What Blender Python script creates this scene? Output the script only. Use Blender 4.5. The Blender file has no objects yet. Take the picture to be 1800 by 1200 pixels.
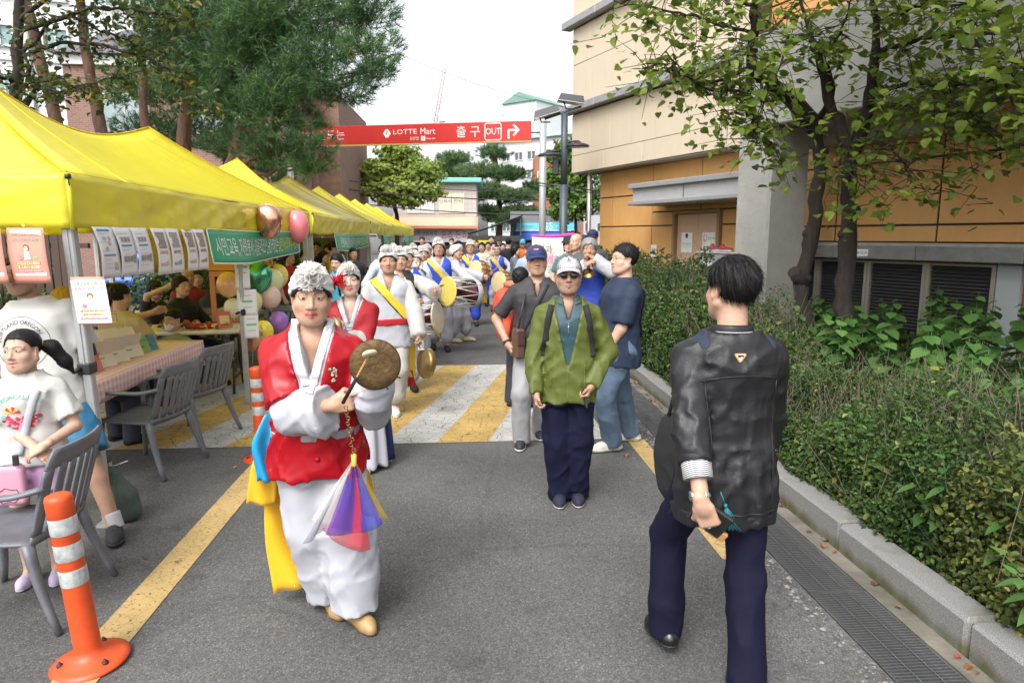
import bpy,bmesh,math,random
import numpy as np
from mathutils import Vector,Matrix,Euler
random.seed(7);RNG=np.random.default_rng(11)
SC=bpy.context.scene
COL=SC.collection
rad=math.radians
# ------------------------------------------------------------------ camera, sky, sun, exposure
CAM_H=1.75;CAM_PITCH=rad(8.77)
cd=bpy.data.cameras.new('camera');cam=bpy.data.objects.new('camera',cd);COL.objects.link(cam)
cam.location=(0,0,CAM_H);cam.rotation_euler=(rad(90)-CAM_PITCH,0,0)
cd.sensor_width=36;cd.lens=24.0;cd.clip_start=0.05;cd.clip_end=2000
cd.dof.use_dof=True;cd.dof.focus_distance=3.3;cd.dof.aperture_fstop=8
SC.camera=cam
SUN_EL=50;SUN_AZ=204  # azimuth clockwise from +Y, the direction the light comes from
w=bpy.data.worlds.new("World");SC.world=w;w.use_nodes=True
nt=w.node_tree;bg=nt.nodes['Background']
sky=nt.nodes.new('ShaderNodeTexSky');sky.sky_type='NISHITA';sky.sun_disc=False
sky.sun_elevation=rad(SUN_EL);sky.sun_rotation=rad(SUN_AZ);sky.air_density=1.0;sky.dust_density=4.0
hs=nt.nodes.new('ShaderNodeHueSaturation');hs.inputs['Saturation'].default_value=0.22
nt.links.new(sky.outputs[0],hs.inputs['Color'])
tcw=nt.nodes.new('ShaderNodeTexCoord');nzw=nt.nodes.new('ShaderNodeTexNoise')
nzw.inputs['Scale'].default_value=2.2;nzw.inputs['Detail'].default_value=6
nt.links.new(tcw.outputs['Generated'],nzw.inputs['Vector'])
rmw=nt.nodes.new('ShaderNodeMapRange');rmw.inputs[1].default_value=.3;rmw.inputs[2].default_value=.7
rmw.inputs[3].default_value=.90;rmw.inputs[4].default_value=1.12
nt.links.new(nzw.outputs[0],rmw.inputs[0])
mxw=nt.nodes.new('ShaderNodeVectorMath');mxw.operation='SCALE'
nt.links.new(hs.outputs[0],mxw.inputs[0]);nt.links.new(rmw.outputs[0],mxw.inputs['Scale'])
nt.links.new(mxw.outputs[0],bg.inputs['Color']);bg.inputs['Strength'].default_value=0.15
sl=bpy.data.lights.new('sun','SUN');so=bpy.data.objects.new('sun',sl);COL.objects.link(so)
sl.energy=.62;sl.angle=rad(22);sl.color=(1,.97,.92)
_d=Vector((math.sin(rad(SUN_AZ))*math.cos(rad(SUN_EL)),math.cos(rad(SUN_AZ))*math.cos(rad(SUN_EL)),math.sin(rad(SUN_EL))))
so.rotation_euler=_d.to_track_quat('Z','Y').to_euler()
SC.view_settings.view_transform='Standard';SC.view_settings.look='None'
SC.view_settings.exposure=1.30;SC.view_settings.gamma=1;SC.view_settings.use_curve_mapping=False
SC.render.engine='CYCLES'
SC.cycles.max_bounces=6;SC.cycles.diffuse_bounces=4;SC.cycles.glossy_bounces=2
SC.cycles.transmission_bounces=4;SC.cycles.transparent_max_bounces=8
SC.cycles.caustics_reflective=False;SC.cycles.caustics_refractive=False
SC.cycles.use_denoising=True
# ------------------------------------------------------------------ frames of the place
ROAD=rad(4.255)  # the road runs a little left of the camera's axis
RS,RC=math.sin(ROAD),math.cos(ROAD)
def rd(s,t,z=0.0):  # s metres along the road, t metres to its right
 return Vector((-RS*s+RC*t,RC*s+RS*t,z))
def _ray(px,py):
 dx=px-900.0;u=600.0-py;c,s=math.cos(CAM_PITCH),math.sin(CAM_PITCH)
 return dx,1200*c+u*s,u*c-1200*s
def gp(px,py,z=0.0):  # survey: photo pixel -> point on the level z
 x,y,v=_ray(px,py);t=(z-CAM_H)/v
 return Vector((x*t,y*t,z))
def fp(px,py,f):  # survey: photo pixel -> point f metres ahead
 x,y,v=_ray(px,py);t=f/y
 return Vector((x*t,f,CAM_H+v*t))
 # ------------------------------------------------------------------ objects
def tag(o,label=None,cat=None,group=None,kind=None):
 if label:o['label']=label
 if cat:o['category']=cat
 if group:o['group']=group
 if kind:o['kind']=kind
 return o
def thing(name,label,cat,loc=(0,0,0),rz=0.0,group=None):
 o=bpy.data.objects.new(name,None);COL.objects.link(o);o.empty_display_size=.1
 o.location=loc;o.rotation_euler=(0,0,rz)
 return tag(o,label,cat,group)
def link(name,me,parent=None,loc=None,rot=None):
 o=bpy.data.objects.new(name,me);COL.objects.link(o)
 if parent is not None:o.parent=parent
 if loc is not None:o.location=loc
 if rot is not None:o.rotation_euler=rot
 return o
def copy_tree(o,parent=None):
 c=o.copy();COL.objects.link(c)
 if parent is not None:c.parent=parent
 for ch in list(o.children):copy_tree(ch,c)
 return c
def np_mesh(name,V,F,mats=None,smooth=True,mi=None,col=None):
 """V (n,3); F an (m,k) array or a list of tuples."""
 me=bpy.data.meshes.new(name)
 V=np.asarray(V,dtype=np.float32)
 if isinstance(F,np.ndarray)and F.ndim==2:
  m,k=F.shape
  me.vertices.add(len(V));me.vertices.foreach_set('co',V.ravel())
  me.loops.add(m*k);me.loops.foreach_set('vertex_index',F.ravel().astype(np.int32))
  me.polygons.add(m);me.polygons.foreach_set('loop_start',np.arange(0,m*k,k,dtype=np.int32))
  me.polygons.foreach_set('loop_total',np.full(m,k,dtype=np.int32))
 else:
  me.from_pydata(V.tolist(),[],[tuple(int(i)for i in f)for f in F])
 if mats:
  for m_ in(mats if isinstance(mats,(list,tuple))else[mats]):me.materials.append(m_)
 n=len(me.polygons)
 if mi is not None:me.polygons.foreach_set('material_index',np.asarray(mi,dtype=np.int32))
 me.polygons.foreach_set('use_smooth',np.full(n,bool(smooth)))
 if col is not None:
  a=me.attributes.new('col','FLOAT_COLOR','POINT')
  c4=np.ones((len(V),4),np.float32);c4[:,:3]=col
  a.data.foreach_set('color',c4.ravel())
 me.update(calc_edges=True)
 return me
def rotm(rx=0,ry=0,rz=0):
 return np.array(Euler((rx,ry,rz)).to_matrix())
def frame(zdir,xhint=(1,0,0)):  # 3x3 with columns x,y,z, z along zdir
 z=np.array(zdir,float);z/=np.linalg.norm(z)+1e-9
 x=np.array(xhint,float);x=x-z*x.dot(z)
 if np.linalg.norm(x)<1e-4:
  x=np.array((0,1.,0));x=x-z*x.dot(z)
 x/=np.linalg.norm(x);y=np.cross(z,x)
 return np.stack([x,y,z],1)
class MB:
 def __init__(s):s.V=[];s.F=[];s.mi=[];s.n=0;s.sm=[]
 def add(s,V,F,mi=0,R=None,c=None,sm=False):
  V=np.asarray(V,float)
  if R is not None:V=V@np.asarray(R).T
  if c is not None:V=V+np.asarray(c,float)
  s.V.append(V)
  for f in F:s.F.append(tuple(int(i)+s.n for i in f))
  s.mi+=[mi]*len(F);s.sm+=[sm]*len(F);s.n+=len(V);return s
 def box(s,c,size,mi=0,R=None,b=0.0,off=(0,0,0)):
  hx,hy,hz=[q/2 for q in size];V=[];F=[]
  b=min(b,hx*.9,hy*.9,hz*.9)
  if b<=0:
   V=[(x,y,z)for z in(-hz,hz)for y in(-hy,hy)for x in(-hx,hx)]
   F=[(0,2,3,1),(4,5,7,6),(0,1,5,4),(2,6,7,3),(0,4,6,2),(1,3,7,5)]
  else:
   idx={}
   for sx in(-1,1):
    for sy in(-1,1):
     for sz in(-1,1):
      for ax in range(3):
       p=[sx*(hx-b),sy*(hy-b),sz*(hz-b)];p[ax]=(sx,sy,sz)[ax]*(hx,hy,hz)[ax]
       idx[sx,sy,sz,ax]=len(V);V.append(p)
   def q(ax,k):
    o=[a for a in range(3)if a!=ax];r=[]
    for u,v in((-1,-1),(1,-1),(1,1),(-1,1)):
     sg=[0,0,0];sg[ax]=k;sg[o[0]]=u;sg[o[1]]=v;r.append(idx[sg[0],sg[1],sg[2],ax])
    flip=(k<0)!=(ax==1)
    return tuple(reversed(r))if flip else tuple(r)
   for ax in range(3):
    for k in(-1,1):F.append(q(ax,k))
   for a in range(3):
    o=[x for x in range(3)if x!=a]
    for u in(-1,1):
     for v in(-1,1):
      sg=[0,0,0];sg[o[0]]=u;sg[o[1]]=v
      l=list(sg);l[a]=-1;h=list(sg);h[a]=1
      f=[idx[(*l,o[0])],idx[(*h,o[0])],idx[(*h,o[1])],idx[(*l,o[1])]]
      P=[np.array(V[i])for i in f];nrm=np.cross(P[1]-P[0],P[2]-P[0])
      if nrm.dot(sum(P))<0:f.reverse()
      F.append(tuple(f))
   for sx in(-1,1):
    for sy in(-1,1):
     for sz in(-1,1):
      f=[idx[sx,sy,sz,k]for k in range(3)]
      if sx*sy*sz<0:f.reverse()
      F.append(tuple(f))
  V=np.array(V,float)+np.array(off,float)
  return s.add(V,F,mi,R,c)
 def tube(s,pts,r,n=8,mi=0,cap=True,sm=True,flat=1.0,hint=None):
  P=np.array(pts,float);k=len(P);rr=np.full(k,r)if np.isscalar(r)else np.array(r,float)
  T=np.gradient(P,axis=0)if k>2 else np.repeat((P[1:]-P[:1]),k,0)
  V=[];x=None
  h=hint if hint is not None else((1,0,0)if abs(T[0][0])<.8*np.linalg.norm(T[0])else(0,1,0))
  for i in range(k):
   A=frame(T[i],h if x is None else x);x=A[:,0]
   for j in range(n):
    a=2*math.pi*j/n
    V.append(P[i]+rr[i]*(A[:,0]*math.cos(a)+A[:,1]*math.sin(a)*flat))
  F=[(i*n+j,i*n+(j+1)%n,(i+1)*n+(j+1)%n,(i+1)*n+j)for i in range(k-1)for j in range(n)]
  s.add(V,F,mi,sm=sm)
  if cap:
   for base,rev in((0,True),((k-1)*n,False)):
    f=[s.n-len(V)+base+j for j in range(n)]
    s.F.append(tuple(reversed(f))if rev else tuple(f));s.mi.append(mi);s.sm.append(False)
  return s
 def lathe(s,prof,n=24,mi=0,R=None,c=None,sm=True,caps=True):
  V=[];F=[];k=len(prof)
  for r,z in prof:
   for j in range(n):
    a=2*math.pi*j/n;V.append((r*math.cos(a),r*math.sin(a),z))
  for i in range(k-1):
   for j in range(n):F.append((i*n+j,i*n+(j+1)%n,(i+1)*n+(j+1)%n,(i+1)*n+j))
  s.add(V,F,mi,R,c,sm=sm)
  if caps:
   b=s.n-len(V)
   if prof[0][0]>1e-4:s.F.append(tuple(b+j for j in reversed(range(n))));s.mi.append(mi);s.sm.append(False)
   if prof[-1][0]>1e-4:s.F.append(tuple(b+(k-1)*n+j for j in range(n)));s.mi.append(mi);s.sm.append(False)
  return s
 def grid(s,fn,nu,nv,mi=0,sm=True,R=None,c=None,closed_u=False):
  V=[fn(i/nu,j/nv)for j in range(nv+1)for i in range(nu+(0 if closed_u else 1))]
  w_=nu if closed_u else nu+1
  F=[(j*w_+i,j*w_+(i+1)%w_,(j+1)*w_+(i+1)%w_,(j+1)*w_+i)for j in range(nv)for i in range(nu)]
  return s.add(V,F,mi,R,c,sm=sm)
 def slab(s,fn,nu,nv,th,mi=0,sm=True,R=None,c=None):  # a sheet with real thickness
  A=np.array([fn(i/nu,j/nv)for j in range(nv+1)for i in range(nu+1)],float);w_=nu+1
  G_=A.reshape(nv+1,nu+1,3)
  N=np.cross(np.gradient(G_,axis=1),np.gradient(G_,axis=0));N/=np.linalg.norm(N,axis=2,keepdims=True)+1e-12
  B=A-N.reshape(-1,3)*th;m=len(A)
  F=[(j*w_+i,j*w_+i+1,(j+1)*w_+i+1,(j+1)*w_+i)for j in range(nv)for i in range(nu)]
  F2=[tuple(reversed([q+m for q in f]))for f in F]
  E=[(i,i+1)for i in range(nu)]+[(nv*w_+i+1,nv*w_+i)for i in range(nu)]+[((j+1)*w_,j*w_)for j in range(nv)]+[(j*w_+nu,(j+1)*w_+nu)for j in range(nv)]
  F3=[(b,a,a+m,b+m)for a,b in E]
  return s.add(np.vstack([A,B]),F+F2+F3,mi,R,c,sm=sm)
 def prism(s,poly,h,mi=0,R=None,c=None):  # polygon in xy (ccw), extruded 0..h
  n=len(poly);V=[(x,y,0)for x,y in poly]+[(x,y,h)for x,y in poly]
  F=[tuple(reversed(range(n))),tuple(range(n,2*n))]+[(i,(i+1)%n,n+(i+1)%n,n+i)for i in range(n)]
  return s.add(V,F,mi,R,c)
 def text(s,txt,size,R,c,mi=0,align='CENTER',sx=1.0,extrude=0.0,shear=0.0):
  V,F=text_geo(txt,align,extrude/size if size else 0)
  V=V*size;V[:,0]*=sx
  return s.add(V,F,mi,R,c)
 def mesh(s,name,mats,smooth=None):
  me=bpy.data.meshes.new(name)
  V=np.vstack(s.V)if s.V else np.zeros((0,3))
  me.from_pydata(V.tolist(),[],s.F)
  for m_ in(mats if isinstance(mats,(list,tuple))else[mats]):me.materials.append(m_)
  me.polygons.foreach_set('material_index',np.array(s.mi,dtype=np.int32))
  me.polygons.foreach_set('use_smooth',np.array(s.sm if smooth is None else[smooth]*len(s.F)))
  me.update();return me
 def build(s,name,mats,parent=None,smooth=None,loc=None,rot=None):
  return link(name,s.mesh(name,mats,smooth),parent,loc,rot)
_tx={}
def text_geo(txt,align='CENTER',ext=0.0):
 key=(txt,align,round(ext,4))
 if key not in _tx:
  cu=bpy.data.curves.new('t','FONT');cu.body=txt;cu.size=1;cu.align_x=align;cu.align_y='CENTER'
  cu.extrude=ext;cu.resolution_u=2
  o=bpy.data.objects.new('t',cu);COL.objects.link(o)
  dg=bpy.context.evaluated_depsgraph_get();me=o.evaluated_get(dg).to_mesh()
  V=np.array([v.co[:]for v in me.vertices],float).reshape(-1,3);F=[tuple(p.vertices)for p in me.polygons]
  o.evaluated_get(dg).to_mesh_clear();bpy.data.objects.remove(o);bpy.data.curves.remove(cu)
  _tx[key]=(V,F)
 V,F=_tx[key];return V.copy(),F
 # ------------------------------------------------------------------ materials
_mats={}
def M(key,col,rough=.6,metal=0.0,var=0.0,vscale=6.0,bump=0.0,bscale=40.0,bdist=.01,weave=0.0,wrinkle=0.0,wscale=9.0,attr=False,alpha=1.0,trans=0.0,sheen=0.0,coat=0.0,emit=0.0,spots=None,spec=.5,col2=None,stretch=None):
 if key in _mats:return _mats[key]
 m=bpy.data.materials.new(key);m.use_nodes=True;_mats[key]=m
 n=m.node_tree;L=n.links;b=n.nodes['Principled BSDF']
 b.inputs['Roughness'].default_value=rough;b.inputs['Metallic'].default_value=metal
 b.inputs['Specular IOR Level'].default_value=spec
 c4=(*col,1.0)
 b.inputs['Base Color'].default_value=c4
 tc=n.nodes.new('ShaderNodeTexCoord');vec=tc.outputs['Object']
 if stretch:
  mp=n.nodes.new('ShaderNodeMapping');mp.inputs['Scale'].default_value=stretch;L.new(vec,mp.inputs['Vector']);vec=mp.outputs[0]
 src=None
 if attr:
  at=n.nodes.new('ShaderNodeAttribute');at.attribute_name='col';src=at.outputs['Color']
 if var>0 or col2 is not None:
  nz=n.nodes.new('ShaderNodeTexNoise');nz.inputs['Scale'].default_value=vscale;nz.inputs['Detail'].default_value=6
  nz.inputs['Roughness'].default_value=.65
  L.new(vec,nz.inputs['Vector'])
  mx=n.nodes.new('ShaderNodeMix');mx.data_type='RGBA'
  rm=n.nodes.new('ShaderNodeMapRange');rm.inputs[1].default_value=.32;rm.inputs[2].default_value=.68
  L.new(nz.outputs[0],rm.inputs[0]);L.new(rm.outputs[0],mx.inputs[0])
  if col2 is not None:
   mx.inputs[6].default_value=c4;mx.inputs[7].default_value=(*col2,1)
   src=mx.outputs[2]
  else:
   mm=n.nodes.new('ShaderNodeMix');mm.data_type='RGBA';mm.blend_type='MULTIPLY';mm.inputs[0].default_value=1
   mx.inputs[6].default_value=(1-var,)*3+(1,);mx.inputs[7].default_value=(1+var*.4,)*3+(1,)
   if src is None:mm.inputs[6].default_value=c4
   else:L.new(src,mm.inputs[6])
   L.new(mx.outputs[2],mm.inputs[7]);src=mm.outputs[2]
 if src is not None:L.new(src,b.inputs['Base Color'])
 nrm=None
 def addbump(h,strength,dist):
  nonlocal nrm
  bp=n.nodes.new('ShaderNodeBump');bp.inputs['Strength'].default_value=strength;bp.inputs['Distance'].default_value=dist
  L.new(h,bp.inputs['Height'])
  if nrm is not None:L.new(nrm,bp.inputs['Normal'])
  nrm=bp.outputs[0]
 if wrinkle>0:
  nz=n.nodes.new('ShaderNodeTexNoise');nz.inputs['Scale'].default_value=wscale*.8;nz.inputs['Detail'].default_value=2.5;nz.noise_type='RIDGED_MULTIFRACTAL'
  nz.inputs['Distortion'].default_value=.5;mp2=n.nodes.new('ShaderNodeMapping');mp2.inputs['Scale'].default_value=(1.5,1.5,.55)
  mp2.inputs['Rotation'].default_value=(.3,.35,0)
  L.new(tc.outputs['Object'],mp2.inputs['Vector']);L.new(mp2.outputs[0],nz.inputs['Vector'])
  addbump(nz.outputs[0],min(1,wrinkle*1.1),.010)
 if bump>0:
  nz=n.nodes.new('ShaderNodeTexNoise');nz.inputs['Scale'].default_value=bscale;nz.inputs['Detail'].default_value=5
  L.new(vec,nz.inputs['Vector']);addbump(nz.outputs[0],bump,bdist)
 if weave>0:
  wv=n.nodes.new('ShaderNodeTexWave');wv.inputs['Scale'].default_value=weave;wv.bands_direction='Z'
  L.new(tc.outputs['Object'],wv.inputs['Vector']);addbump(wv.outputs[1],.25,.002)
 if nrm is not None:L.new(nrm,b.inputs['Normal'])
 if alpha<1:b.inputs['Alpha'].default_value=alpha
 if trans>0:b.inputs['Transmission Weight'].default_value=trans
 if sheen>0:b.inputs['Sheen Weight'].default_value=sheen
 if coat>0:b.inputs['Coat Weight'].default_value=coat;b.inputs['Coat Roughness'].default_value=.12
 if emit>0:
  b.inputs['Emission Color'].default_value=c4;b.inputs['Emission Strength'].default_value=emit
 return m
def leafmat(key,cols,rough=.5,transl=.35):
 """leaf material: hue differs leaf to leaf by a per-vertex value, with light passing through"""
 if key in _mats:return _mats[key]
 m=bpy.data.materials.new(key);m.use_nodes=True;_mats[key]=m;n=m.node_tree;L=n.links
 b=n.nodes['Principled BSDF'];b.inputs['Roughness'].default_value=rough;b.inputs['Specular IOR Level'].default_value=.35
 at=n.nodes.new('ShaderNodeAttribute');at.attribute_name='col'
 oi=n.nodes.new('ShaderNodeObjectInfo')
 ad=n.nodes.new('ShaderNodeMath');ad.operation='ADD';L.new(at.outputs['Fac'],ad.inputs[0])
 ml=n.nodes.new('ShaderNodeMath');ml.operation='MULTIPLY';ml.inputs[1].default_value=0.0
 L.new(oi.outputs['Random'],ml.inputs[0]);L.new(ml.outputs[0],ad.inputs[1])
 cr=n.nodes.new('ShaderNodeValToRGB');e=cr.color_ramp.elements
 e[0].position=0;e[0].color=(*cols[0],1);e[1].position=1;e[1].color=(*cols[-1],1)
 for i,c in enumerate(cols[1:-1]):
  q=cr.color_ramp.elements.new((i+1)/(len(cols)-1));q.color=(*c,1)
 L.new(ad.outputs[0],cr.inputs[0]);L.new(cr.outputs[0],b.inputs['Base Color'])
 tr=n.nodes.new('ShaderNodeBsdfTranslucent');L.new(cr.outputs[0],tr.inputs['Color'])
 mx=n.nodes.new('ShaderNodeMixShader');mx.inputs[0].default_value=transl
 L.new(b.outputs[0],mx.inputs[1]);L.new(tr.outputs[0],mx.inputs[2])
 L.new(mx.outputs[0],n.nodes['Material Output'].inputs[0])
 m['rnd']=1
 return m
 # ------------------------------------------------------------------ signed-distance modelling of bodies and clothes
f32=np.float32
def A3(p):return np.array(p,dtype=f32)
def dseg(a,b,ra,rb,S=None):
 a,b=A3(a),A3(b);ba=b-a;bb=float(ba.dot(ba))+1e-9;m=max(ra,rb)
 def fn(P):
  pa=P-a;t=np.clip(pa@ba/bb,0,1)
  q=pa-t[:,None]*ba
  return np.sqrt((q*q).sum(1))-(ra+t*(rb-ra))
 return fn,np.minimum(a,b)-m,np.maximum(a,b)+m
def dell(c,r,R=None):
 c,r=A3(c),A3(r);RR=None if R is None else np.asarray(R,f32)
 def fn(P):
  q=P-c
  if RR is not None:q=q@RR
  k0=np.sqrt(((q/r)**2).sum(1));k1=np.sqrt(((q/(r*r))**2).sum(1))+1e-6
  return k0*(k0-1)/k1
 m=float(r.max())if RR is not None else r
 return fn,c-m,c+m
def dbox(c,h,R=None,r=.005):
 c,h=A3(c),A3(h);RR=None if R is None else np.asarray(R,f32)
 def fn(P):
  q=P-c
  if RR is not None:q=q@RR
  q=np.abs(q)-(h-r);o=np.maximum(q,0)
  return np.sqrt((o*o).sum(1))+np.minimum(q.max(1),0)-r
 m=float(np.sqrt((h*h).sum()))if RR is not None else h
 return fn,c-m,c+m
def dloft(o,R,zs,a,b,cx=None,cy=None,tw=0.0,p=2.4):
 o=A3(o);R=np.asarray(R,f32);zs,a,b=A3(zs),A3(a),A3(b)
 cx=np.zeros_like(zs)if cx is None else A3(cx);cy=np.zeros_like(zs)if cy is None else A3(cy)
 zl=zs[-1]-zs[0]
 def fn(P):
  q=(P-o)@R;z=q[:,2];x=q[:,0];y=q[:,1]
  if tw:
   t=np.clip((z-zs[0])/zl,0,1)*-tw;c,s=np.cos(t),np.sin(t);x,y=c*x-s*y,s*x+c*y
  aa=np.interp(z,zs,a);bb=np.interp(z,zs,b)
  x=np.abs(x-np.interp(z,zs,cx));y=np.abs(y-np.interp(z,zs,cy))
  k=((x/aa)**p+(y/bb)**p)**(1/p)
  d=(k-1)*np.minimum(aa,bb)
  return np.maximum(d,np.maximum(z-zs[-1],zs[0]-z)*.7).astype(f32)
 m=max(float(a.max()),float(b.max()))+float(np.abs(cy).max()+np.abs(cx).max())
 C=np.array([[x,y,z]for x in(-m,m)for y in(-m,m)for z in(zs[0],zs[-1])],f32)@R.T+o
 return fn,C.min(0),C.max(0)
def U(pr,k=0.0,off=0.0):return(pr[0],pr[1],pr[2],'u',k,off)
def Sb(pr,k=0.0,off=0.0):return(pr[0],pr[1],pr[2],'s',k,off)
def X(fn):return(fn,None,None,'x',0.0,0.0)
def Dp(fn):return(fn,None,None,'d',0.0,0.0)
def halfspace(pt,n):
 pt,n=A3(pt),A3(n)/np.linalg.norm(n)
 return X(lambda P:((P-pt)@n))  # keeps the side the normal points away from
def slabx(pt,n,hw):
 pt,n=A3(pt),A3(n)/np.linalg.norm(n)
 return X(lambda P:np.abs((P-pt)@n)-hw)
def chain(pts,rs,k=.0,k0=0.0,off=0.0):
 return[U(dseg(pts[i],pts[i+1],rs[i],rs[i+1]),k0 if i==0 else k,off)for i in range(len(pts)-1)]
def comb(D,d,mode,k):
 if mode=='u':
  if k<=0:return np.minimum(D,d)
  h=np.clip(.5+.5*(D-d)/k,0,1);return D+(d-D)*h-k*h*(1-h)
 if mode=='s':
  d=-d
  if k<=0:return np.maximum(D,d)
  h=np.clip(.5-.5*(D-d)/k,0,1);return D+(d-D)*h+k*h*(1-h)
 if mode=='x':return np.maximum(D,d)
 return D+d
def evalp(ops,P):
 P=np.asarray(P,f32);D=np.full(len(P),1.,f32)
 for fn,lo,hi,mode,k,off in ops:D=comb(D,fn(P)-off,mode,k)
 return D
def inflate(ops,o):return[(f,lo,hi,m,k,off+(o if m=='u' else 0))for f,lo,hi,m,k,off in ops]
def var_axis(lo,hi,h,fine):
 """sample positions: spacing h, finer inside the given (lo, hi, step) spans"""
 x=lo;r=[lo]
 while x<hi:
  st=h
  for a,b,f in fine:
   if a-f<=x<b:st=min(st,f)
   elif x<a:st=min(st,max(f,(a-x)))
  x+=st;r.append(x)
 return np.array(r,f32)
def mesh_ops(ops,h,bb=None,fine=None):
 lo=np.min([o[1]-o[5]for o in ops if o[3]=='u'],0)if bb is None else np.array(bb[0])
 hi=np.max([o[2]+o[5]for o in ops if o[3]=='u'],0)if bb is None else np.array(bb[1])
 lo=lo-3*h;hi=hi+3*h
 n=np.maximum(np.ceil((hi-lo)/h).astype(int)+1,4)
 ax=[(lo[i]+h*np.arange(n[i])).astype(f32)for i in range(3)]
 if fine is not None:
  ax=[var_axis(lo[i],hi[i],h,[(f[0][i],f[1][i],f[2])for f in fine])for i in range(3)];n=[len(a)for a in ax]
 D=np.full(n,.5,f32)
 for fn,l,u,mode,k,off in ops:
  if l is None:
   if mode=='d':sel=np.nonzero(np.abs(D)<.03+2*h)
   else:sel=np.nonzero(D<3*h)
   if len(sel[0])==0:continue
   P=np.stack([ax[0][sel[0]],ax[1][sel[1]],ax[2][sel[2]]],1)
   D[sel]=comb(D[sel],fn(P)-off,mode,k);continue
  m=k+3*h+max(off,0)
  i0=[int(np.searchsorted(ax[i],l[i]-m))for i in range(3)];i1=[int(np.searchsorted(ax[i],u[i]+m))for i in range(3)]
  if any(i1[i]<=i0[i]for i in range(3)):continue
  g=np.meshgrid(ax[0][i0[0]:i1[0]],ax[1][i0[1]:i1[1]],ax[2][i0[2]:i1[2]],indexing='ij')
  P=np.stack([q.ravel()for q in g],1)
  sl_=tuple(slice(i0[i],i1[i])for i in range(3));sub=D[sl_]
  D[sl_]=comb(sub.ravel(),fn(P).astype(f32)-off,mode,k).reshape(sub.shape)
 D[0]=D[-1]=.5;D[:,0]=D[:,-1]=.5;D[:,:,0]=D[:,:,-1]=.5
 V,F=surfnet(D,(0,0,0),1.0)
 return np.stack([np.interp(V[:,i],np.arange(n[i]),ax[i])for i in range(3)],1),F
_CE=[((a,b,c),tuple(np.add((a,b,c),d)))for d in((1,0,0),(0,1,0),(0,0,1))for a in(0,1)for b in(0,1)for c in(0,1)if a+d[0]<2 and b+d[1]<2 and c+d[2]<2]
def surfnet(D,lo,h):
 S=D<0;n=D.shape
 c=np.zeros([q-1 for q in n],np.int8)
 for a in(0,1):
  for b in(0,1):
   for d in(0,1):c+=S[a:n[0]-1+a,b:n[1]-1+b,d:n[2]-1+d]
 I=np.nonzero((c>0)&(c<8));m=len(I[0])
 if m==0:return np.zeros((0,3)),np.zeros((0,4),np.int32)
 idx=np.full(c.shape,-1,np.int32);idx[I]=np.arange(m)
 acc=np.zeros((m,3),f32);cnt=np.zeros(m,f32)
 for p,q in _CE:
  dp=D[I[0]+p[0],I[1]+p[1],I[2]+p[2]];dq=D[I[0]+q[0],I[1]+q[1],I[2]+q[2]]
  x=(dp<0)!=(dq<0);t=np.where(x,dp/np.where(x,dp-dq,1),0)
  pt=A3(p)+t[:,None]*(A3(q)-A3(p));acc+=pt*x[:,None];cnt+=x
 V=(acc/cnt[:,None]+np.stack(I,1))*h+np.asarray(lo)
 F=[]
 for axs in range(3):
  u,v=(axs+1)%3,(axs+2)%3
  s0=[slice(1,q-1)for q in n];s1=list(s0);s0[axs]=slice(0,n[axs]-1);s1[axs]=slice(1,n[axs])
  a=S[tuple(s0)];b=S[tuple(s1)];E=np.nonzero(a!=b)
  if len(E[0])==0:continue
  base=[E[0]+(0 if axs==0 else 1),E[1]+(0 if axs==1 else 1),E[2]+(0 if axs==2 else 1)]
  def cell(du,dv):
   q=[b_.copy()for b_ in base];q[u]=q[u]-1+du;q[v]=q[v]-1+dv
   return idx[q[0],q[1],q[2]]
  f=np.stack([cell(0,0),cell(1,0),cell(1,1),cell(0,1)],1)
  fl=~a[E];f[fl]=f[fl][:,::-1];F.append(f)
 return V,np.vstack(F)
def smooth_mesh(V,F,it=1,lam=.5):
 V=V.astype(np.float64)
 e=np.vstack([F[:,[0,1]],F[:,[1,2]],F[:,[2,3]],F[:,[3,0]]]);e=np.vstack([e,e[:,::-1]])
 for _ in range(it):
  A=np.zeros_like(V);np.add.at(A,e[:,0],V[e[:,1]]);c=np.bincount(e[:,0],minlength=len(V))[:,None]
  V=V+lam*(A/np.maximum(c,1)-V)
 return V
_VT=np.random.default_rng(77).random((32,32,32)).astype(f32)
def vnoise(Q):
 i=np.floor(Q).astype(np.int32);t=(Q-i).astype(f32);t=t*t*(3-2*t);i&=31;j=(i+1)&31;r=0
 for dx,wx in((i[:,0],1-t[:,0]),(j[:,0],t[:,0])):
  for dy,wy in((i[:,1],1-t[:,1]),(j[:,1],t[:,1])):
   wxy=wx*wy;r=r+wxy*(_VT[dx,dy,i[:,2]]*(1-t[:,2])+_VT[dx,dy,j[:,2]]*t[:,2])
 return r
_FA=[np.array(frame(d),f32)for d in((.75,.35,1),(-.8,.3,.9),(.15,-.1,1),(1,.6,.12))]
def folds(amp,f=1.0,seed=0.0,wt=(1,1,.8,.7)):
 """creases of worn cloth: irregular ridges, long in four slanting directions, gathered in patches"""
 def fn(P):
  P=P+seed*1.37;W=np.stack([vnoise(P*5.0*f+7),vnoise(P*5.0*f+19),vnoise(P*5.0*f+31)],1)*.10;d=0
  pt=vnoise(P*4.2*f+3)
  for k,(A,w_)in enumerate(zip(_FA,wt)):
   if w_<=0:continue
   Q=((P+W)@A)*np.array((15,15,4.5),f32)*f+11*k;n=1-np.abs(2*vnoise(Q)-1);pw=np.clip(1.6*np.abs(((pt+k*.25)%1)-.5)*2-.3,0,1)
   d=d+w_*pw*(n**3-.25)
  return(-amp*1.5*d).astype(f32)
 return Dp(fn)
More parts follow.
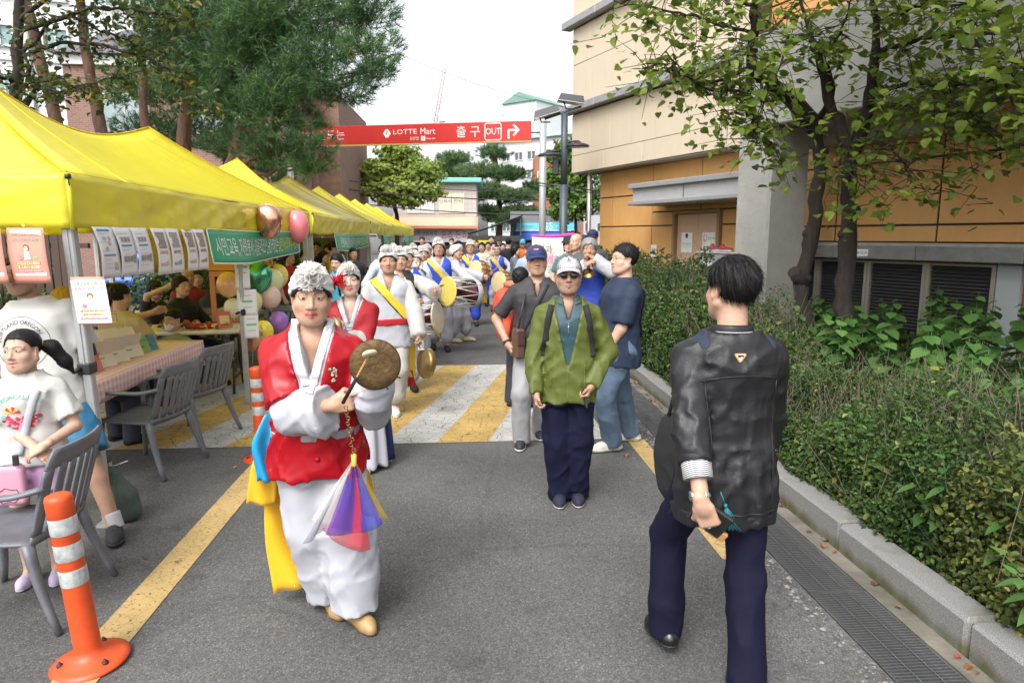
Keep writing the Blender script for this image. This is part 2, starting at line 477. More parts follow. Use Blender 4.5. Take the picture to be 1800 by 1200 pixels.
def vfolds(amp,n,c,f=1.0):  # hanging folds round a vertical axis
 def fn(P):
  t=np.arctan2(P[:,0]-c[0],P[:,1]-c[1])
  return(amp*np.sin(n*t+1.5*np.sin(3*P[:,2]*f))*np.clip((c[2]-P[:,2])*2.2,0,1)).astype(f32)
 return Dp(fn)
def ik(a,t,l1,l2,pole):
 a,t,pole=np.array(a,float),np.array(t,float),np.array(pole,float)
 d=t-a;L=np.linalg.norm(d);L2=min(L,(l1+l2)*.999);d=d/(L+1e-9);t=a+d*L2
 x=(l1*l1-l2*l2+L2*L2)/(2*L2);hgt=math.sqrt(max(l1*l1-x*x,0))
 p=pole-d*pole.dot(d);p/=np.linalg.norm(p)+1e-9
 return a+d*x+p*hgt,t
 # ------------------------------------------------------------------ rig: joints of a posed figure, person faces local +Y, own right is +X
class Rig:pass
def make_rig(H=1.68,bw=1.0,bd=1.0,belly=0.0,feet=((.11,0,8,0),(-.11,0,-8,0)),hz=None,lean=0.0,side=0.0,twist=0.0,pel=(0,0),head=(0,0,0),hands=(None,None),poles=(None,None),kneep=((.15,1,0),(-.15,1,0)),hs=1.0,aw=1.0,pyaw=0.0):
 g=Rig();g.H=H;g.bw,g.bd,g.belly=bw,bd,belly;g.aw=aw
 ank=[]
 for(x,y,yaw,lift)in feet:ank.append(np.array([x,y,.045*H+.0+lift]))
 l1,l2=.245*H,.240*H
 hipw=.054*H
 if hz is None:
  hz=min(.525*H,min(a[2]+math.sqrt(max((l1+l2)**2*.995-(a[0]-pel[0]-s*hipw)**2-(a[1]-pel[1])**2,.01))for a,s in zip(ank,(1,-1))))
 g.hz=hz;g.pel=np.array([pel[0],pel[1],hz])
 Rp=rotm(0,0,rad(pyaw))
 g.hips=[g.pel+Rp@np.array([s*hipw,0,0])for s in(1,-1)]
 g.ank=ank;g.knee=[]
 for i in(0,1):
  k,t=ik(g.hips[i],ank[i],l1,l2,kneep[i]);g.knee.append(k)
 g.footR=[rotm(0,0,rad(-f[2]))@rotm(rad(-f[3]*180)if f[3]else 0,0,0)for f in feet]
 g.Rt=rotm(0,0,rad(pyaw))@rotm(rad(-lean),rad(side),0);g.tw=rad(twist)
 Rs=g.Rt@rotm(0,0,g.tw);g.Rs=Rs
 T=lambda x,y,z:g.pel+g.Rt@(rotm(0,0,g.tw)@np.array([x,y,0])+np.array([0,0,z]))
 g.T=T
 shw=.106*H*bw
 g.sh=[T(s*shw,-.004*H,.262*H)for s in(1,-1)]
 g.neck=T(0,-.008*H,.312*H)
 g.hsz=.135*H/.225*hs*.955
 g.Rh=Rs@rotm(0,0,rad(-head[0]))@rotm(rad(head[1]),rad(head[2]),0)
 g.hc=g.neck+Rs@np.array([0,.010*H,.038*H])+g.Rh@np.array([0,.004*H,.060*H])
 g.elb=[];g.wri=[]
 for i,s in enumerate((1,-1)):
  hd=hands[i]
  if hd is None:tgt=g.sh[i]+Rs@np.array([s*.035*H,.03*H,-.300*H])
  else:tgt=np.array(hd,float)
  pole=poles[i]if poles[i]is not None else(s*.45,-1,-.15)
  e,t=ik(g.sh[i],tgt,.168*H,.150*H,pole);g.elb.append(e);g.wri.append(t)
 return g
def torso_op(g,z0,z1=.335,infl=0.0,flare=0.0,flat=1.0,topr=None,straight=0.0):
 """ellipse loft of the torso; heights in body heights above the hip joint"""
 H=g.H;bw,bd,be=g.bw,g.bd,g.belly
 Z=np.array([-.22,-.12,-.06,0,.06,.12,.17,.22,.255,.280,.300,.315,.335])
 A=np.array([.098,.100,.103,.103,.098,.093,.095,.102,.108,.103,.080,.056,.038])*bw
 B=np.array([.070,.071,.073,.071,.066,.063,.065,.070,.067,.058,.047,.040,.036])*bd
 C=np.array([0,0,-.004,-.004,0,.002,.004,.004,0,-.004,-.008,-.008,-.006])
 bl=np.exp(-((Z-.085)/.075)**2)*be;B=B+bl*.5;C=C+bl*.5;A=A+bl*.25
 if straight:A[Z<.2]=A[Z<.2]*(1-straight)+straight*.104*bw;B[Z<.2]=B[Z<.2]*(1-straight)+straight*(.072*bd+.4*bl[Z<.2])
 zz=np.unique(np.concatenate([[z0],Z[(Z>z0)&(Z<z1)],[z1]]))
 a=np.interp(zz,Z,A)*H+infl;b=np.interp(zz,Z,B)*H*flat+infl;c=np.interp(zz,Z,C)*H
 if flare:
  k=np.clip((.08-zz)/(.08-z0+1e-6),0,1)*flare;a=a+k;b=b+k*.8
 return U(dloft(g.pel,g.Rt,zz*H,a,b,None,c,tw=g.tw),0)
def arm_pts(g,i):return[g.sh[i],g.elb[i],g.wri[i]]
def hand_frame(g,i,d=None,n=None):
 s=1 if i==0 else-1
 D=np.array(d,float)if d is not None else g.wri[i]-g.elb[i];D=D/np.linalg.norm(D)
 N=np.array(n,float)if n is not None else g.Rs@np.array([-s,0,0.]);N=N-D*N.dot(D);N/=np.linalg.norm(N)+1e-9
 side=np.cross(D,N)*s
 return D,N,side
def hand_ops(g,i,d=None,n=None,curl=.35,point=False,thumb=.3,spread=.0):
 sc=g.H/1.70*(.94 if g.bw<.95 else 1.0);W=g.wri[i];D,N,S=hand_frame(g,i,d,n)
 P=lambda x,y,z:W+(D*x+S*y+N*z)*sc
 Rm=np.stack([S,N,D],1)
 ops=[U(dseg(W-D*.03*sc,P(.02,0,0),.026*sc,.026*sc),.0),U(dbox(P(.052,0,0),np.array([.040,.0135,.044])*sc,Rm,.012*sc),.022*sc),U(dseg(P(.015,.018,.006),P(.05,.032,.010),.018*sc,.015*sc),.012*sc)]
 tips=[]
 for f,(y,L,r)in enumerate(((.030,.070,.0077),(.0100,.079,.0079),(-.0105,.073,.0076),(-.0300,.058,.0068))):
  cu=curl*(1+.10*f)if not(point and f==0)else .08
  p=np.array([.092-abs(y+.004)*.18,y,.0]);a=.25*cu;q=[P(*p)]
  for seg,(fr,bend)in enumerate(((.46,1.35),(.30,1.6),(.24,1.1))):
   a+=cu*bend*(1 if seg else .75)
   p=p+L*fr*np.array([math.cos(a),spread*(y*6),math.sin(a)]);q.append(P(*p))
  rs=[r*sc*1.04,r*sc,r*sc*.93,r*sc*.80]
  ops+=chain(q,rs,.002*sc,.005*sc);tips.append(q)
 t0=P(.035,.034,.010);t1=P(.062,.050+.006*(1-thumb),.014+.018*thumb);t2=P(.088,.050-.022*thumb,.018+.030*thumb)
 ops+=chain([t0,t1,t2],[.0125*sc,.0105*sc,.0085*sc],.004*sc,.010*sc)
 g.palm=getattr(g,'palm',{});g.palm[i]=(P(.062,.0,.024),D,N,S,sc)
 return ops
def head_ops(g,female=False,jaw=1.0,fat=0.0,smile=0.0,nose=1.0,openm=0.0):
 s=g.hsz;R,c=g.Rh,g.hc
 L=lambda x,y,z:c+R@(np.array([x,y,z])*s)
 E=lambda x,y,z,r,k=0,RR=None:U(dell(L(x,y,z),np.array(r)*s,R if RR is None else R@RR),k*s)
 o=[E(0,-.014,.036,(.0745,.093,.077)),E(0,.020,-.030,(.0640+fat*.006,.0690,.086),.02),E(0,.030,-.072,(.049*jaw+fat*.010,.050,.042),.025),U(dseg(L(0,.058,-.098),L(0,.052,-.094),.021*s,.022*s),.022*s)]
 for q in(1,-1):
  o+=[U(dseg(L(q*.060,-.008,-.045),L(q*.030*jaw,.045,-.090),.020*s*(1+fat*.4),.018*s),.03*s),E(q*.040,.050,-.026,(.026+fat*.006,.024,.026),.022),U(dseg(L(q*.012,.082,.028),L(q*.050,.064,.022),.0075*s,.008*s),.016*s)]
 for q in(1,-1):
  o+=[Sb(dell(L(q*.0315,.098,.006),np.array((.0175,.0125,.0105))*s,R),.014*s),U(dell(L(q*.0315,.0655,.0065),np.array((.0165,.0175,.0125))*s,R),.006*s),U(dseg(L(q*.019,.0800,.0125),L(q*.045,.0715,.012),.0035*s,.0035*s),.004*s)]
 o+=[U(dseg(L(0,.082,.012),L(0,.100*(1 if nose==1 else nose),-.026),(.0078)*s,.0108*s),.012*s),U(dell(L(0,.0985,-.030),np.array((.0125,.0115,.0105))*s,R),.006*s)]
 for q in(1,-1):
  o+=[U(dell(L(q*.0145,.0885,-.034),np.array((.0072,.0095,.0074))*s,R),.006*s),Sb(dell(L(q*.0075,.094,-.0415),np.array((.0035,.005,.003))*s,R),.003*s)]
 sm=smile*.008;zl=-.062
 for q in(1,-1):
  o+=[U(dseg(L(0,.0895,zl+.0045),L(q*(.022+sm),.0775,zl+sm*.8),.0060*s,.0035*s),.005*s),U(dseg(L(0,.0875,zl-.0075-openm*.01),L(q*(.019+sm),.0775,zl-.002+sm*.8),.0070*s,.0035*s),.005*s),]
 o+=[Sb(dseg(L(-.020,.0885,zl-.0012-openm*.003),L(.020,.0885,zl-.0012-openm*.003),(.0016+openm*.005)*s,(.0016+openm*.005)*s),.003*s)]
 for q in(1,-1):
  er=rotm(rad(8),0,rad(q*-22))
  o+=[U(dell(L(q*.0765,-.010,-.004),np.array((.0085,.0185,.0310))*s,R@er),.006*s),Sb(dell(L(q*.0845,-.006,.001),np.array((.0055,.0105,.0190))*s,R@er),.005*s)]
 o+=[U(dseg(L(0,-.022,-.050),g.neck+g.Rs@np.array([0,-.004,.0])*1,(.050+fat*.006)*s*(.90 if female else 1.0),(.056+fat*.006)*s*(.88 if female else 1.02)),.022*s),U(dell(g.neck+g.Rs@np.array([0,.005,-.045*g.H*.6]),np.array([.080,.058,.055])*s*(.9 if female else 1),g.Rs),.045*s)]
 return o
def head_col(g,V,skin,lips,brow,blush=0.0,stubble=0.0,brow_w=1.0,grey=None,smile=0.0):
 s=g.hsz;q=((V-g.hc)@g.Rh)/s;x,y,z=q[:,0],q[:,1],q[:,2];ax=np.abs(x)
 col=np.tile(np.array(skin),(len(V),1)).astype(float)
 front=y>.03
 def mix(w_,c):
  nonlocal col
  w_=np.clip(w_,0,1)[:,None];col=col*(1-w_)+np.array(c)*w_
 n=.5+.5*np.sin(40*x+3*np.sin(31*z))*np.sin(37*z+2*np.sin(29*y))
 mix(.10*n,np.array(skin)*np.array([.80,.72,.70]))
 mix((.16+blush)*np.exp(-(((ax-.040)/.020)**2+((z+.025)/.020)**2))*front,np.array(skin)*np.array([1.0,.74,.72]))
 mix(.30*np.exp(-((x/.014)**2+((z+.030)/.012)**2))*(y>.085),np.array(skin)*np.array([1.0,.76,.72]))
 mix(.35*(ax>.072)*(np.abs(z)<.04),np.array(skin)*np.array([1.0,.72,.66]))
 mix(.15*np.exp(-(((ax-.031)/.018)**2+((z-.004)/.013)**2))*front,np.array(skin)*np.array([.66,.58,.56]))  # skin darkened round the eye sockets to imitate shading under the brow
 if stubble:
  ws=np.clip((-.040-z)/.02,0,1)*(y>.0)*(z>-.125);mix(stubble*ws,np.array([.20,.165,.145]))
  # brows, an arch over each eye
 t=(ax-.012)/.040;zb=.0265+.0045*np.sin(np.clip(t,0,1)*2.4)-.004*np.clip(t-.7,0,1)*3
 wb=np.clip(1.3-np.abs(z-zb)/(.0042*brow_w*(1.15-.5*np.clip(t,0,1))),0,1)*(t>-.02)*(t<1.02)*(y>.04)
 mix(.80*wb,brow)
 sm=smile*.008;zl=-.0625+sm*.8*np.clip(ax/.024,0,1)**2
 wl=np.clip(1.35-np.sqrt((ax/(.0255+sm))**2+((z-zl-.0008)/(.0092+0*z))**2)*1.05,0,.32)/.32
 wl=wl*(y>.066)
 mix(.85*wl,lips)
 wm=np.clip(1.2-np.abs(z-zl)/.0022,0,1)*(ax<.023+sm)*(y>.066)
 mix(.7*wm,np.array(lips)*.30)
 return col
def eye_mesh(g,parent,look=(0,0),open_=1.0,lash=1.0,q=0):
 """each eye: white, iris and pupil, lash line"""
 s=g.hsz
 for sd in(1,-1):
  mb=MB();cx,cy,cz,r=sd*.0315,.0655,.0065,.0168
  def pt(u,v,rr=1.0):
   x=u*.0155;z=v
   yy=math.sqrt(max(1-(x/.0165)**2-(z/.0150)**2,.02))*.0182*rr
   return g.hc+g.Rh@(np.array([cx+x,cy+yy,cz+z])*s)
  up=lambda u:(.0040*open_)*(1-abs(u)**2.2)+.0006*u*sd
  dn=lambda u:-(.0036*open_)*(1-abs(u)**2)+.0004*u*sd
  mb.grid(lambda a,b:pt(a*2-1,dn(a*2-1)+(up(a*2-1)-dn(a*2-1))*b,1.03),8,3,0)
  ir=.0056;ix=look[0]*.004
  def iris(a,b):
   an=a*2*math.pi;x=(ix+ir*b*math.cos(an));z=ir*b*math.sin(an);u=x/.0155
   return pt(u,min(max(z,dn(u)),up(u)),1.07)
  mb.grid(iris,12,2,1)
  mb.grid(lambda a,b:pt((a*2-1)*1.08,up((a*2-1))-.0003+(b*.0016*lash),1.10),8,1,2)
  mb.grid(lambda a,b:pt((a*2-1)*1.02,dn((a*2-1))-(b*.0005),1.06),8,1,3)
  mb.build('eye',[M('eye_white',(.62,.58,.54),.25),M('iris_dark',(.012,.008,.006),.12),M('lash',(.012,.01,.01),.6),M('lid_line',(.22,.12,.09),.6)],parent)
def hair_ops(g,style='short',th=1.0,hl=.062,nape=-.055,seed=0.,amp=.0035,fr=1.0):
 s=g.hsz;R,c=g.Rh,g.hc
 L=lambda x,y,z:c+R@(np.array([x,y,z])*s)
 t=.010*th
 o=[U(dell(L(0,-.017,.042),np.array((.077+t,.094+t,.079+t*1.2))*s,R),0)]
 if style in('bob','long','bun','curly'):
  o+=[U(dell(L(0,-.035,.005),np.array((.080+t,.080+t,.085+t))*s,R),.02*s)]
 if style=='curly':o+=[U(dell(L(0,-.015,.045),np.array((.096,.105,.092))*s,R),.02*s)]
 if style in('bob','long'):
  zb=-.10 if style=='bob' else-.20
  for q in(1,-1):o+=[U(dseg(L(q*.072,.005,.02),L(q*.070,-.004,zb),.022*s,.018*s),.02*s)]
  o+=[U(dseg(L(0,-.065,.0),L(0,-.070,zb),.055*s,.050*s),.03*s)]
  # clear the face
 def hlcut(P):
  q=((P-c)@R)/s;x,y,z=q[:,0],q[:,1],q[:,2];ax=np.abs(x)
  front=hl-.55*np.clip(ax-.030,0,1)*(1 if style!='bangs' else 0)
  side=np.where(y>-.004,front-(.052-np.clip(.074-ax,0,.03)*1.0)*np.clip(1-(y-.0)/.055,0,1),nape if style not in('bob','long')else-.3)
  lim=np.where(y>.058,front,side)
  if style=='nape':lim=np.where(y>-.012,.4,nape)
  if style in('short','fade','thin'):
   ear=(ax>.066)&(y>-.040)&(z<.022-.0*y)
   lim=np.where(ear,.026,lim)
  return((lim-z)*s*.7).astype(f32)
 o+=[X(hlcut)]
 def strand(P):
  q=((P-c)@R)/s;a=np.arctan2(q[:,0],-q[:,1]+.03);rr=np.sqrt(q[:,0]**2+q[:,1]**2)
  if style=='curly':return(amp*1.6*s*np.sin(95*q[:,0]+seed)*np.sin(90*q[:,1])*np.sin(92*q[:,2])).astype(f32)
  return(amp*s*(np.sin(22*fr*a+6*q[:,2]*9+seed)*.6+np.sin(41*fr*a-30*rr+2*seed)*.4)).astype(f32)
 o+=[Dp(strand)]
 return o
def strands(g,V,F,n,length,seed=1,flow=(0,-.35,-1),w_=.0008,up=.25):
 """short locks combed over the hair surface, so that its outline is not a clean line"""
 r=np.random.default_rng(seed);s=g.hsz
 P0=V[F[:,0]];N=np.cross(V[F[:,1]]-P0,V[F[:,3]]-P0);N/=np.linalg.norm(N,axis=1,keepdims=True)+1e-9
 k=r.integers(0,len(F),n);p=P0[k]+0;nn=N[k]
 fl=np.asarray(flow,float)@g.Rh.T;d=fl+.22*r.normal(size=(n,3));d-=nn*(d*nn).sum(1,keepdims=True);d/=np.linalg.norm(d,axis=1,keepdims=True)+1e-9
 sd=np.cross(d,nn);L=length*(.5+r.random((n,1)))*s;lift=up*.45*L*(.2+r.random((n,1))**2)
 ww=w_*s*(.7+.8*r.random((n,1)))
 a0=p-nn*.001;a1=p+d*L*.5+nn*lift*.9;a2=p+d*L+nn*lift*.7
 VV=np.stack([a0-sd*ww,a0+sd*ww,a1+sd*ww*.8,a1-sd*ww*.8,a2+sd*ww*.15,a2-sd*ww*.15],1).reshape(-1,3)
 b=np.arange(n)[:,None]*6;FF=np.vstack([b+np.array([0,1,2,3]),b+np.array([3,2,4,5])])
 return VV,FF
def join_np(*ms):
 V=[];F=[];n=0
 for v,f in ms:V.append(v);F.append(f+n);n+=len(v)
 return np.vstack(V),np.vstack(F)
def put(name,ops,h,mat,parent,col=None,sm=1,bb=None,lam=.5):
 V,F=mesh_ops(ops,h,bb)
 if len(V)==0:return None
 if sm:V=smooth_mesh(V,F,sm,lam)
 return link(name,np_mesh(name,V,F,mat,True,col=col),parent)
def cast(ops,P,d,step=.004,nmax=160):
 """march points along d until they meet the surface"""
 P=np.array(P,float);d=np.array(d,float);d/=np.linalg.norm(d)
 live=np.ones(len(P),bool)
 for _ in range(nmax):
  D=evalp(ops,P);live=D>.0008
  if not live.any():break
  P[live]+=d*np.clip(D[live,None]*.6,.0006,.03)
 return P
 # ------------------------------------------------------------------ dressing a figure
SKIN_T=(.50,.29,.19);SKIN_F=(.66,.43,.32);SKIN_M=(.56,.34,.235);SKIN_D=(.42,.235,.15)
LIP_M=(.40,.18,.15);LIP_F=(.52,.07,.08)
HAIR_BLACK=(.010,.009,.009)
def hair_mat(c=HAIR_BLACK,key='hair_black'):
 return M(key,c,.50,bump=.5,bscale=130,bdist=.004,stretch=(1,1,.25),spec=.22)
SKINM=M('skin',(.5,.3,.2),.48,attr=True,var=.10,vscale=70,bump=.08,bscale=260,bdist=.002,spec=.38)
def dcut(a,b,ra,rb):
 fn,lo,hi=dseg(a,b,ra,rb);b_=A3(b);d=A3(b)-A3(a);d=d/np.linalg.norm(d)
 return(lambda P:np.maximum(fn(P),(P-b_)@d)),lo,hi
def top_ops(g,t):
 sc=g.H/1.7;off=t.get('off',.012)*sc
 o=[torso_op(g,t.get('hem',-.06),t.get('ztop',.328),off,t.get('flare',0)*sc,straight=t.get('straight',0),flat=t.get('flat',1))]
 sl_=t.get('sleeve');r=[x*sc*g.aw for x in t.get('sr',(.054,.050,.042))]
 for i in(0,1):
  if i in t.get('nosleeve',()):continue
  A,B,C=arm_pts(g,i);k=.03*sc
  if sl_=='long':
   d=(C-B)/np.linalg.norm(C-B);dr=np.array([0,0,-t.get('drop',0)*sc])
   e=C-d*t.get('back',0)*sc
   o+=[U(dseg(A,B,r[0],r[1]),k),U(dcut(B,e,r[1],r[2]),.02*sc)]
   if t.get('drop'):o+=[U(dcut(B+dr*.75,e+dr,r[1]*.9,r[2]*.8),.03*sc),U(dcut(B+dr*.4,e+dr*.5,r[1],r[2]),.03*sc)]
  elif sl_=='short':
   f=t.get('sf',.72);e=A+(B-A)*f;o+=[U(dcut(A,e,r[0],r[1]),k)]
  elif sl_=='roll':
   e=B+(C-B)*t.get('sf',.5);o+=[U(dseg(A,B,r[0],r[1]),k),U(dcut(B,e,r[1],r[2]),.02*sc)]
  elif sl_=='cap':o+=[U(dcut(A-(B-A)*.1,A+(B-A)*.22,r[0],r[0]*.98),k)]
 if t.get('wr',.004):o+=[folds(t.get('wr',.004),t.get('wf',1.0),t.get('seed',0.0)+g.H,t.get('fw',(1,1,.8,.7)))]
 if t.get('vf'):o+=[vfolds(t['vf'],t.get('nf',11),g.T(0,0,.26*g.H))]
 Rs,pel=A3(g.Rs),A3(g.pel);nk=t.get('neck','crew');nb=A3(g.neck)
 if nk=='crew':
  o+=[Sb(dseg(g.neck+g.Rs@np.array([0,.008,.006])*sc,g.neck+g.Rs@np.array([0,.02,.12])*sc,t.get('nr',.062)*sc,.075*sc),.008*sc)]
 elif nk=='v':
  zv=t.get('vz',.22)*g.H;vw=t.get('vw',.42);v0=t.get('v0',.0)*sc
  def vf(P):
   q=(P-pel)@Rs;x,y,z=np.abs(q[:,0]-t.get('vx',0)),q[:,1],q[:,2]
   return np.maximum(x-(z-zv)*vw-v0*(z>zv),-y-.01).astype(f32)*.9
  lo=g.neck-.3*sc;hi=g.neck+.3*sc
  o+=[Sb((vf,lo,hi),.004),Sb(dseg(g.neck+g.Rs@np.array([0,.0,.0]),g.neck+g.Rs@np.array([0,.01,.12])*sc,t.get('nr',.060)*sc,.070*sc),.008*sc)]
 if t.get('open'):  # open front of a jacket
  ow,oz=t['open']
  def of(P):
   q=(P-pel)@Rs;x,y,z=np.abs(q[:,0]),q[:,1],q[:,2]
   return np.maximum(x-ow*np.clip((z-oz*g.H)/(.30*g.H-oz*g.H),0,1)**.8,-y).astype(f32)*.8
  o+=[Sb((of,g.pel-.6,g.pel+.9),.006)]
 if t.get('slit'):
  zs,wd=t['slit']
  def sf_(P):
   q=(P-pel)@Rs;return np.maximum(np.abs(q[:,1])-wd*np.clip((zs*g.H-q[:,2])*3,0,1),q[:,2]-zs*g.H).astype(f32)
  o+=[Sb((sf_,g.pel-.5,g.pel+.5),.004)]
 return o
def leg_ops(g,b):
 sc=g.H/1.7;k=b['kind'];o=[]
 off=b.get('off',.008)*sc
 if k=='skirt':
  zt,zb=b.get('top',.10)*g.H,b.get('bot',.06)-g.hz
  zs=np.linspace(zb,zt,6);f=b.get('flare',.10)*sc
  a=(.100*g.H*g.bw+off)+f*np.linspace(1,0,6)**.7;c=(.072*g.H*g.bd+off)+f*np.linspace(1,0,6)**.7
  o+=[U(dloft(g.pel,g.Rt,zs,a,c))]
  o+=[vfolds(b.get('vf',.012),b.get('nf',13),g.pel)]
  return o
 o+=[torso_op(g,b.get('pz',-.085),b.get('wz',.055),off)]
 r=[x*sc for x in b.get('r',(.090,.068,.062))]
 for i in(0,1):
  Hp,K,An=g.hips[i],g.knee[i],g.ank[i]
  Hq=Hp+np.array([0,0,-.02*sc])
  if k in('trousers','baji'):
   e=An+np.array([0,0,b.get('cuff',-.03)])*sc
   o+=[U(dseg(Hq,K,r[0],r[1]),.025*sc)]
   if k=='baji':
    mid=K*.35+An*.65+np.array([0,-.01,0])*sc
    o+=[U(dseg(K,mid,r[1],r[2]),.03*sc),U(dcut(mid,An+np.array([0,0,b.get('cuff',.03)])*sc,r[2],b.get('ra',.05)*sc),.02*sc)]
   else:o+=[U(dcut(K,e,r[1],r[2]),.02*sc)]
  elif k=='shorts':
   e=Hp+(K-Hp)*b.get('f',.85);o+=[U(dcut(Hq,e,r[0],r[1]),.025*sc)]
 o+=[folds(b.get('wr',.005),b.get('wf',.9),b.get('seed',1.0)+g.H,b.get('fw',(.8,.8,1,.6)))]
 return o
def shoe_parts(g,parent,sh,h):
 sc=g.H/1.7*sh.get('s',1.0);hasole=sh.get('sole')is not None
 for i in(0,1):
  A,R=g.ank[i],g.footR[i];zg=-.045*g.H/sc
  L=lambda x,y,z:A+R@(np.array([x,y,z])*sc)
  zz=zg+.036
  o=chain([L(0,-.046,zz),L(.0,.05,zz+.002),L(0,.112,zz-.003),L(-.004 if i==0 else .004,.150,zz-.008)],[.037*sc,.039*sc,.041*sc,.030*sc],.02*sc)
  o+=[U(dseg(L(0,-.030,zz),L(0,-.012,zz+sh.get('h',.045)),.036*sc,.036*sc),.02*sc),U(dseg(L(0,.0,zz+.03),L(0,.10,zz+.006),.030*sc,.030*sc),.02*sc)]
  o+=[halfspace(L(0,0,zg+.004),R@np.array([0,0,-1.]))]
  if sh.get('h',.045)<.06:o+=[halfspace(L(0,-.02,zz+sh.get('h',.045)+.015),R@np.array([0,-.25,1.]))]
  so_=put('shoe',o,h*.75,sh['mat'],parent)
  if hasole:
   s2=inflate(o[:6],.0045*sc)+[halfspace(L(0,0,zg),R@np.array([0,0,-1.])),halfspace(L(0,0,zg+sh.get('st',.022)),R@np.array([0,0,1.]))]
   put('sole',s2,h*.6,sh['sole'],so_)
  if sh.get('stripe'):
   mb=MB();sd=1
   for k in range(3):
    for sdx in(1,-1):
     p=np.array([L(sdx*.08,.012+k*.020,zg+.030),L(sdx*.08,.022+k*.020,zg+.062)]);p=cast(o,np.linspace(p[0],p[1],5),R@np.array([-sdx,0,0.]))
     mb.tube(p,.0035*sc,5)
   mb.build('stripe',sh['stripe'],so_)
  if sh.get('lace'):
   mb=MB()
   for k in range(4):
    y=.035+k*.018;p=np.linspace(L(-.020,y,zz+.1),L(.020,y,zz+.1),5);p=cast(o,p,R@np.array([0,0,-1.]));mb.tube(p,.0032*sc,5)
   mb.build('lace',sh['lace'],so_)
def _flw():
 m=M('flower_cloth',(.86,.85,.82),.9);n=m.node_tree;b=n.nodes['Principled BSDF'];tr=n.nodes.new('ShaderNodeBsdfTranslucent');mx=n.nodes.new('ShaderNodeMixShader');mx.inputs[0].default_value=.55
 tr.inputs['Color'].default_value=(.86,.85,.82,1);n.links.new(b.outputs[0],mx.inputs[1]);n.links.new(tr.outputs[0],mx.inputs[2]);n.links.new(mx.outputs[0],n.nodes['Material Output'].inputs[0]);return m
FLW=_flw()
def pom(parent,c,R,r,n=56,seed=3,m=None,name='flower',flat=.8):
 q=np.random.default_rng(seed);mb=MB()
 for k in range(n):
  u=(k+.5)/n;ph=k*2.39996;el=math.acos(1-1.35*u)
  d=np.array([math.sin(el)*math.cos(ph),math.sin(el)*math.sin(ph),math.cos(el)*flat+.05]);d/=np.linalg.norm(d)
  d=d+q.normal(size=3)*.13;A=frame(d,q.normal(size=3));L=r*(.82+.25*q.random());W=r*(.50+.16*q.random());ph2=q.random()*6
  def fn(a,b):
   x=(a-.5)*2;w_=W*(.25+.95*b);rf=r*.075*math.sin(x*7+ph2)*b
   return A@np.array([x*w_,r*.16*(b*b)*(1 if k%2 else-.4)+rf+r*.10*(1-x*x)*b,L*(.20+.80*b)-r*.10*x*x*b+.03*r*math.sin(x*9+ph2*2)*b])
  mb.grid(fn,7,3,0)
 mb.lathe([(0,-r*.25)]+[(r*.62*math.sin(a*.3142),r*.12-r*.62*math.cos(a*.3142)*flat)for a in range(1,10)]+[(0,r*.12+r*.62*flat)],14)
 V=np.vstack(mb.V)@np.asarray(R).T+c;mb.V=[V]
 return mb.build(name,m or FLW,parent)
def flower_band(g,parent,pc=(0,.052,.112),pr=.068,n=90,seed=2,h=.005,band=True):
 s=g.hsz;R,c=g.Rh,g.hc;L=lambda x,y,z:c+R@(np.array([x,y,z])*s)
 base=lambda t:[U(dell(L(0,-.015,.040),np.array((.0765+t,.095+t,.080+t))*s,R)),U(dell(L(0,-.03,.015),np.array((.074+t,.079+t,.070+t))*s,R),.02*s)]
 wh=M('headband_white',(.55,.55,.55),.8,bump=.3,bscale=90,bdist=.003,wrinkle=.35,wscale=16)
 put('headband',base(.0165)+[halfspace(L(0,.09,.062),R@np.array([0,.62,-1.])),Dp(lambda P:(.0018*np.sin(((P-A3(c))@A3(R))[:,2]/s*190+3*np.sin(((P-A3(c))@A3(R))[:,0]/s*30))).astype(f32))],h,wh,parent)
 if band:
  put('headband_trim',base(.0125)+[halfspace(L(0,.09,.0505),R@np.array([0,.60,-1.])),halfspace(L(0,.09,.075),R@np.array([0,-.62,1.]))],h,M('trim_black',(.012,.012,.013),.8),parent)
 ax=np.array(pc)-np.array((0,-.01,.03));ax=R@ax
 pom(parent,L(*pc)-ax/np.linalg.norm(ax)*pr*.45*s,frame(ax),pr*s*1.12,n,seed)
def cap(g,parent,col,h=.005,visor_len=.070,tilt=0.0,mat=None,name='cap',vcol=None):
 s=g.hsz;R,c=g.Rh@rotm(rad(tilt)),g.hc;L=lambda x,y,z:c+R@(np.array([x,y,z])*s)
 m=mat or M('cap_'+'_'.join('%02x'%int(x*255)for x in col),col,.8,bump=.3,bscale=300,bdist=.002,var=.08,vscale=30)
 o=[U(dell(L(0,-.014,.046),np.array((.0850,.105,.086))*s,R)),halfspace(L(0,.09,.044),R@np.array([0,.10,-1.]))]
 cp=put(name,o,h,m,parent)
 def vis(a,b):
  u=(a-.5)*2;an=u*1.12;r1=1.0+b*.02
  x=math.sin(an)*.0845*(1+.06*b);y=-.014+math.cos(an)*.1045+b*visor_len*math.cos(an*.80);z=.0475-.010*u*u-b*(.020+.020*u*u)
  return L(x,y,z)
 mb=MB().slab(vis,14,5,.0035*s);mb.build('visor',vcol or m,cp)
 mb=MB().lathe([(.007*s,0),(.006*s,.004*s),(.0,.006*s)],8,R=R,c=L(0,-.014,.131));mb.build('button',m,cp)
 return cp,o,L,R
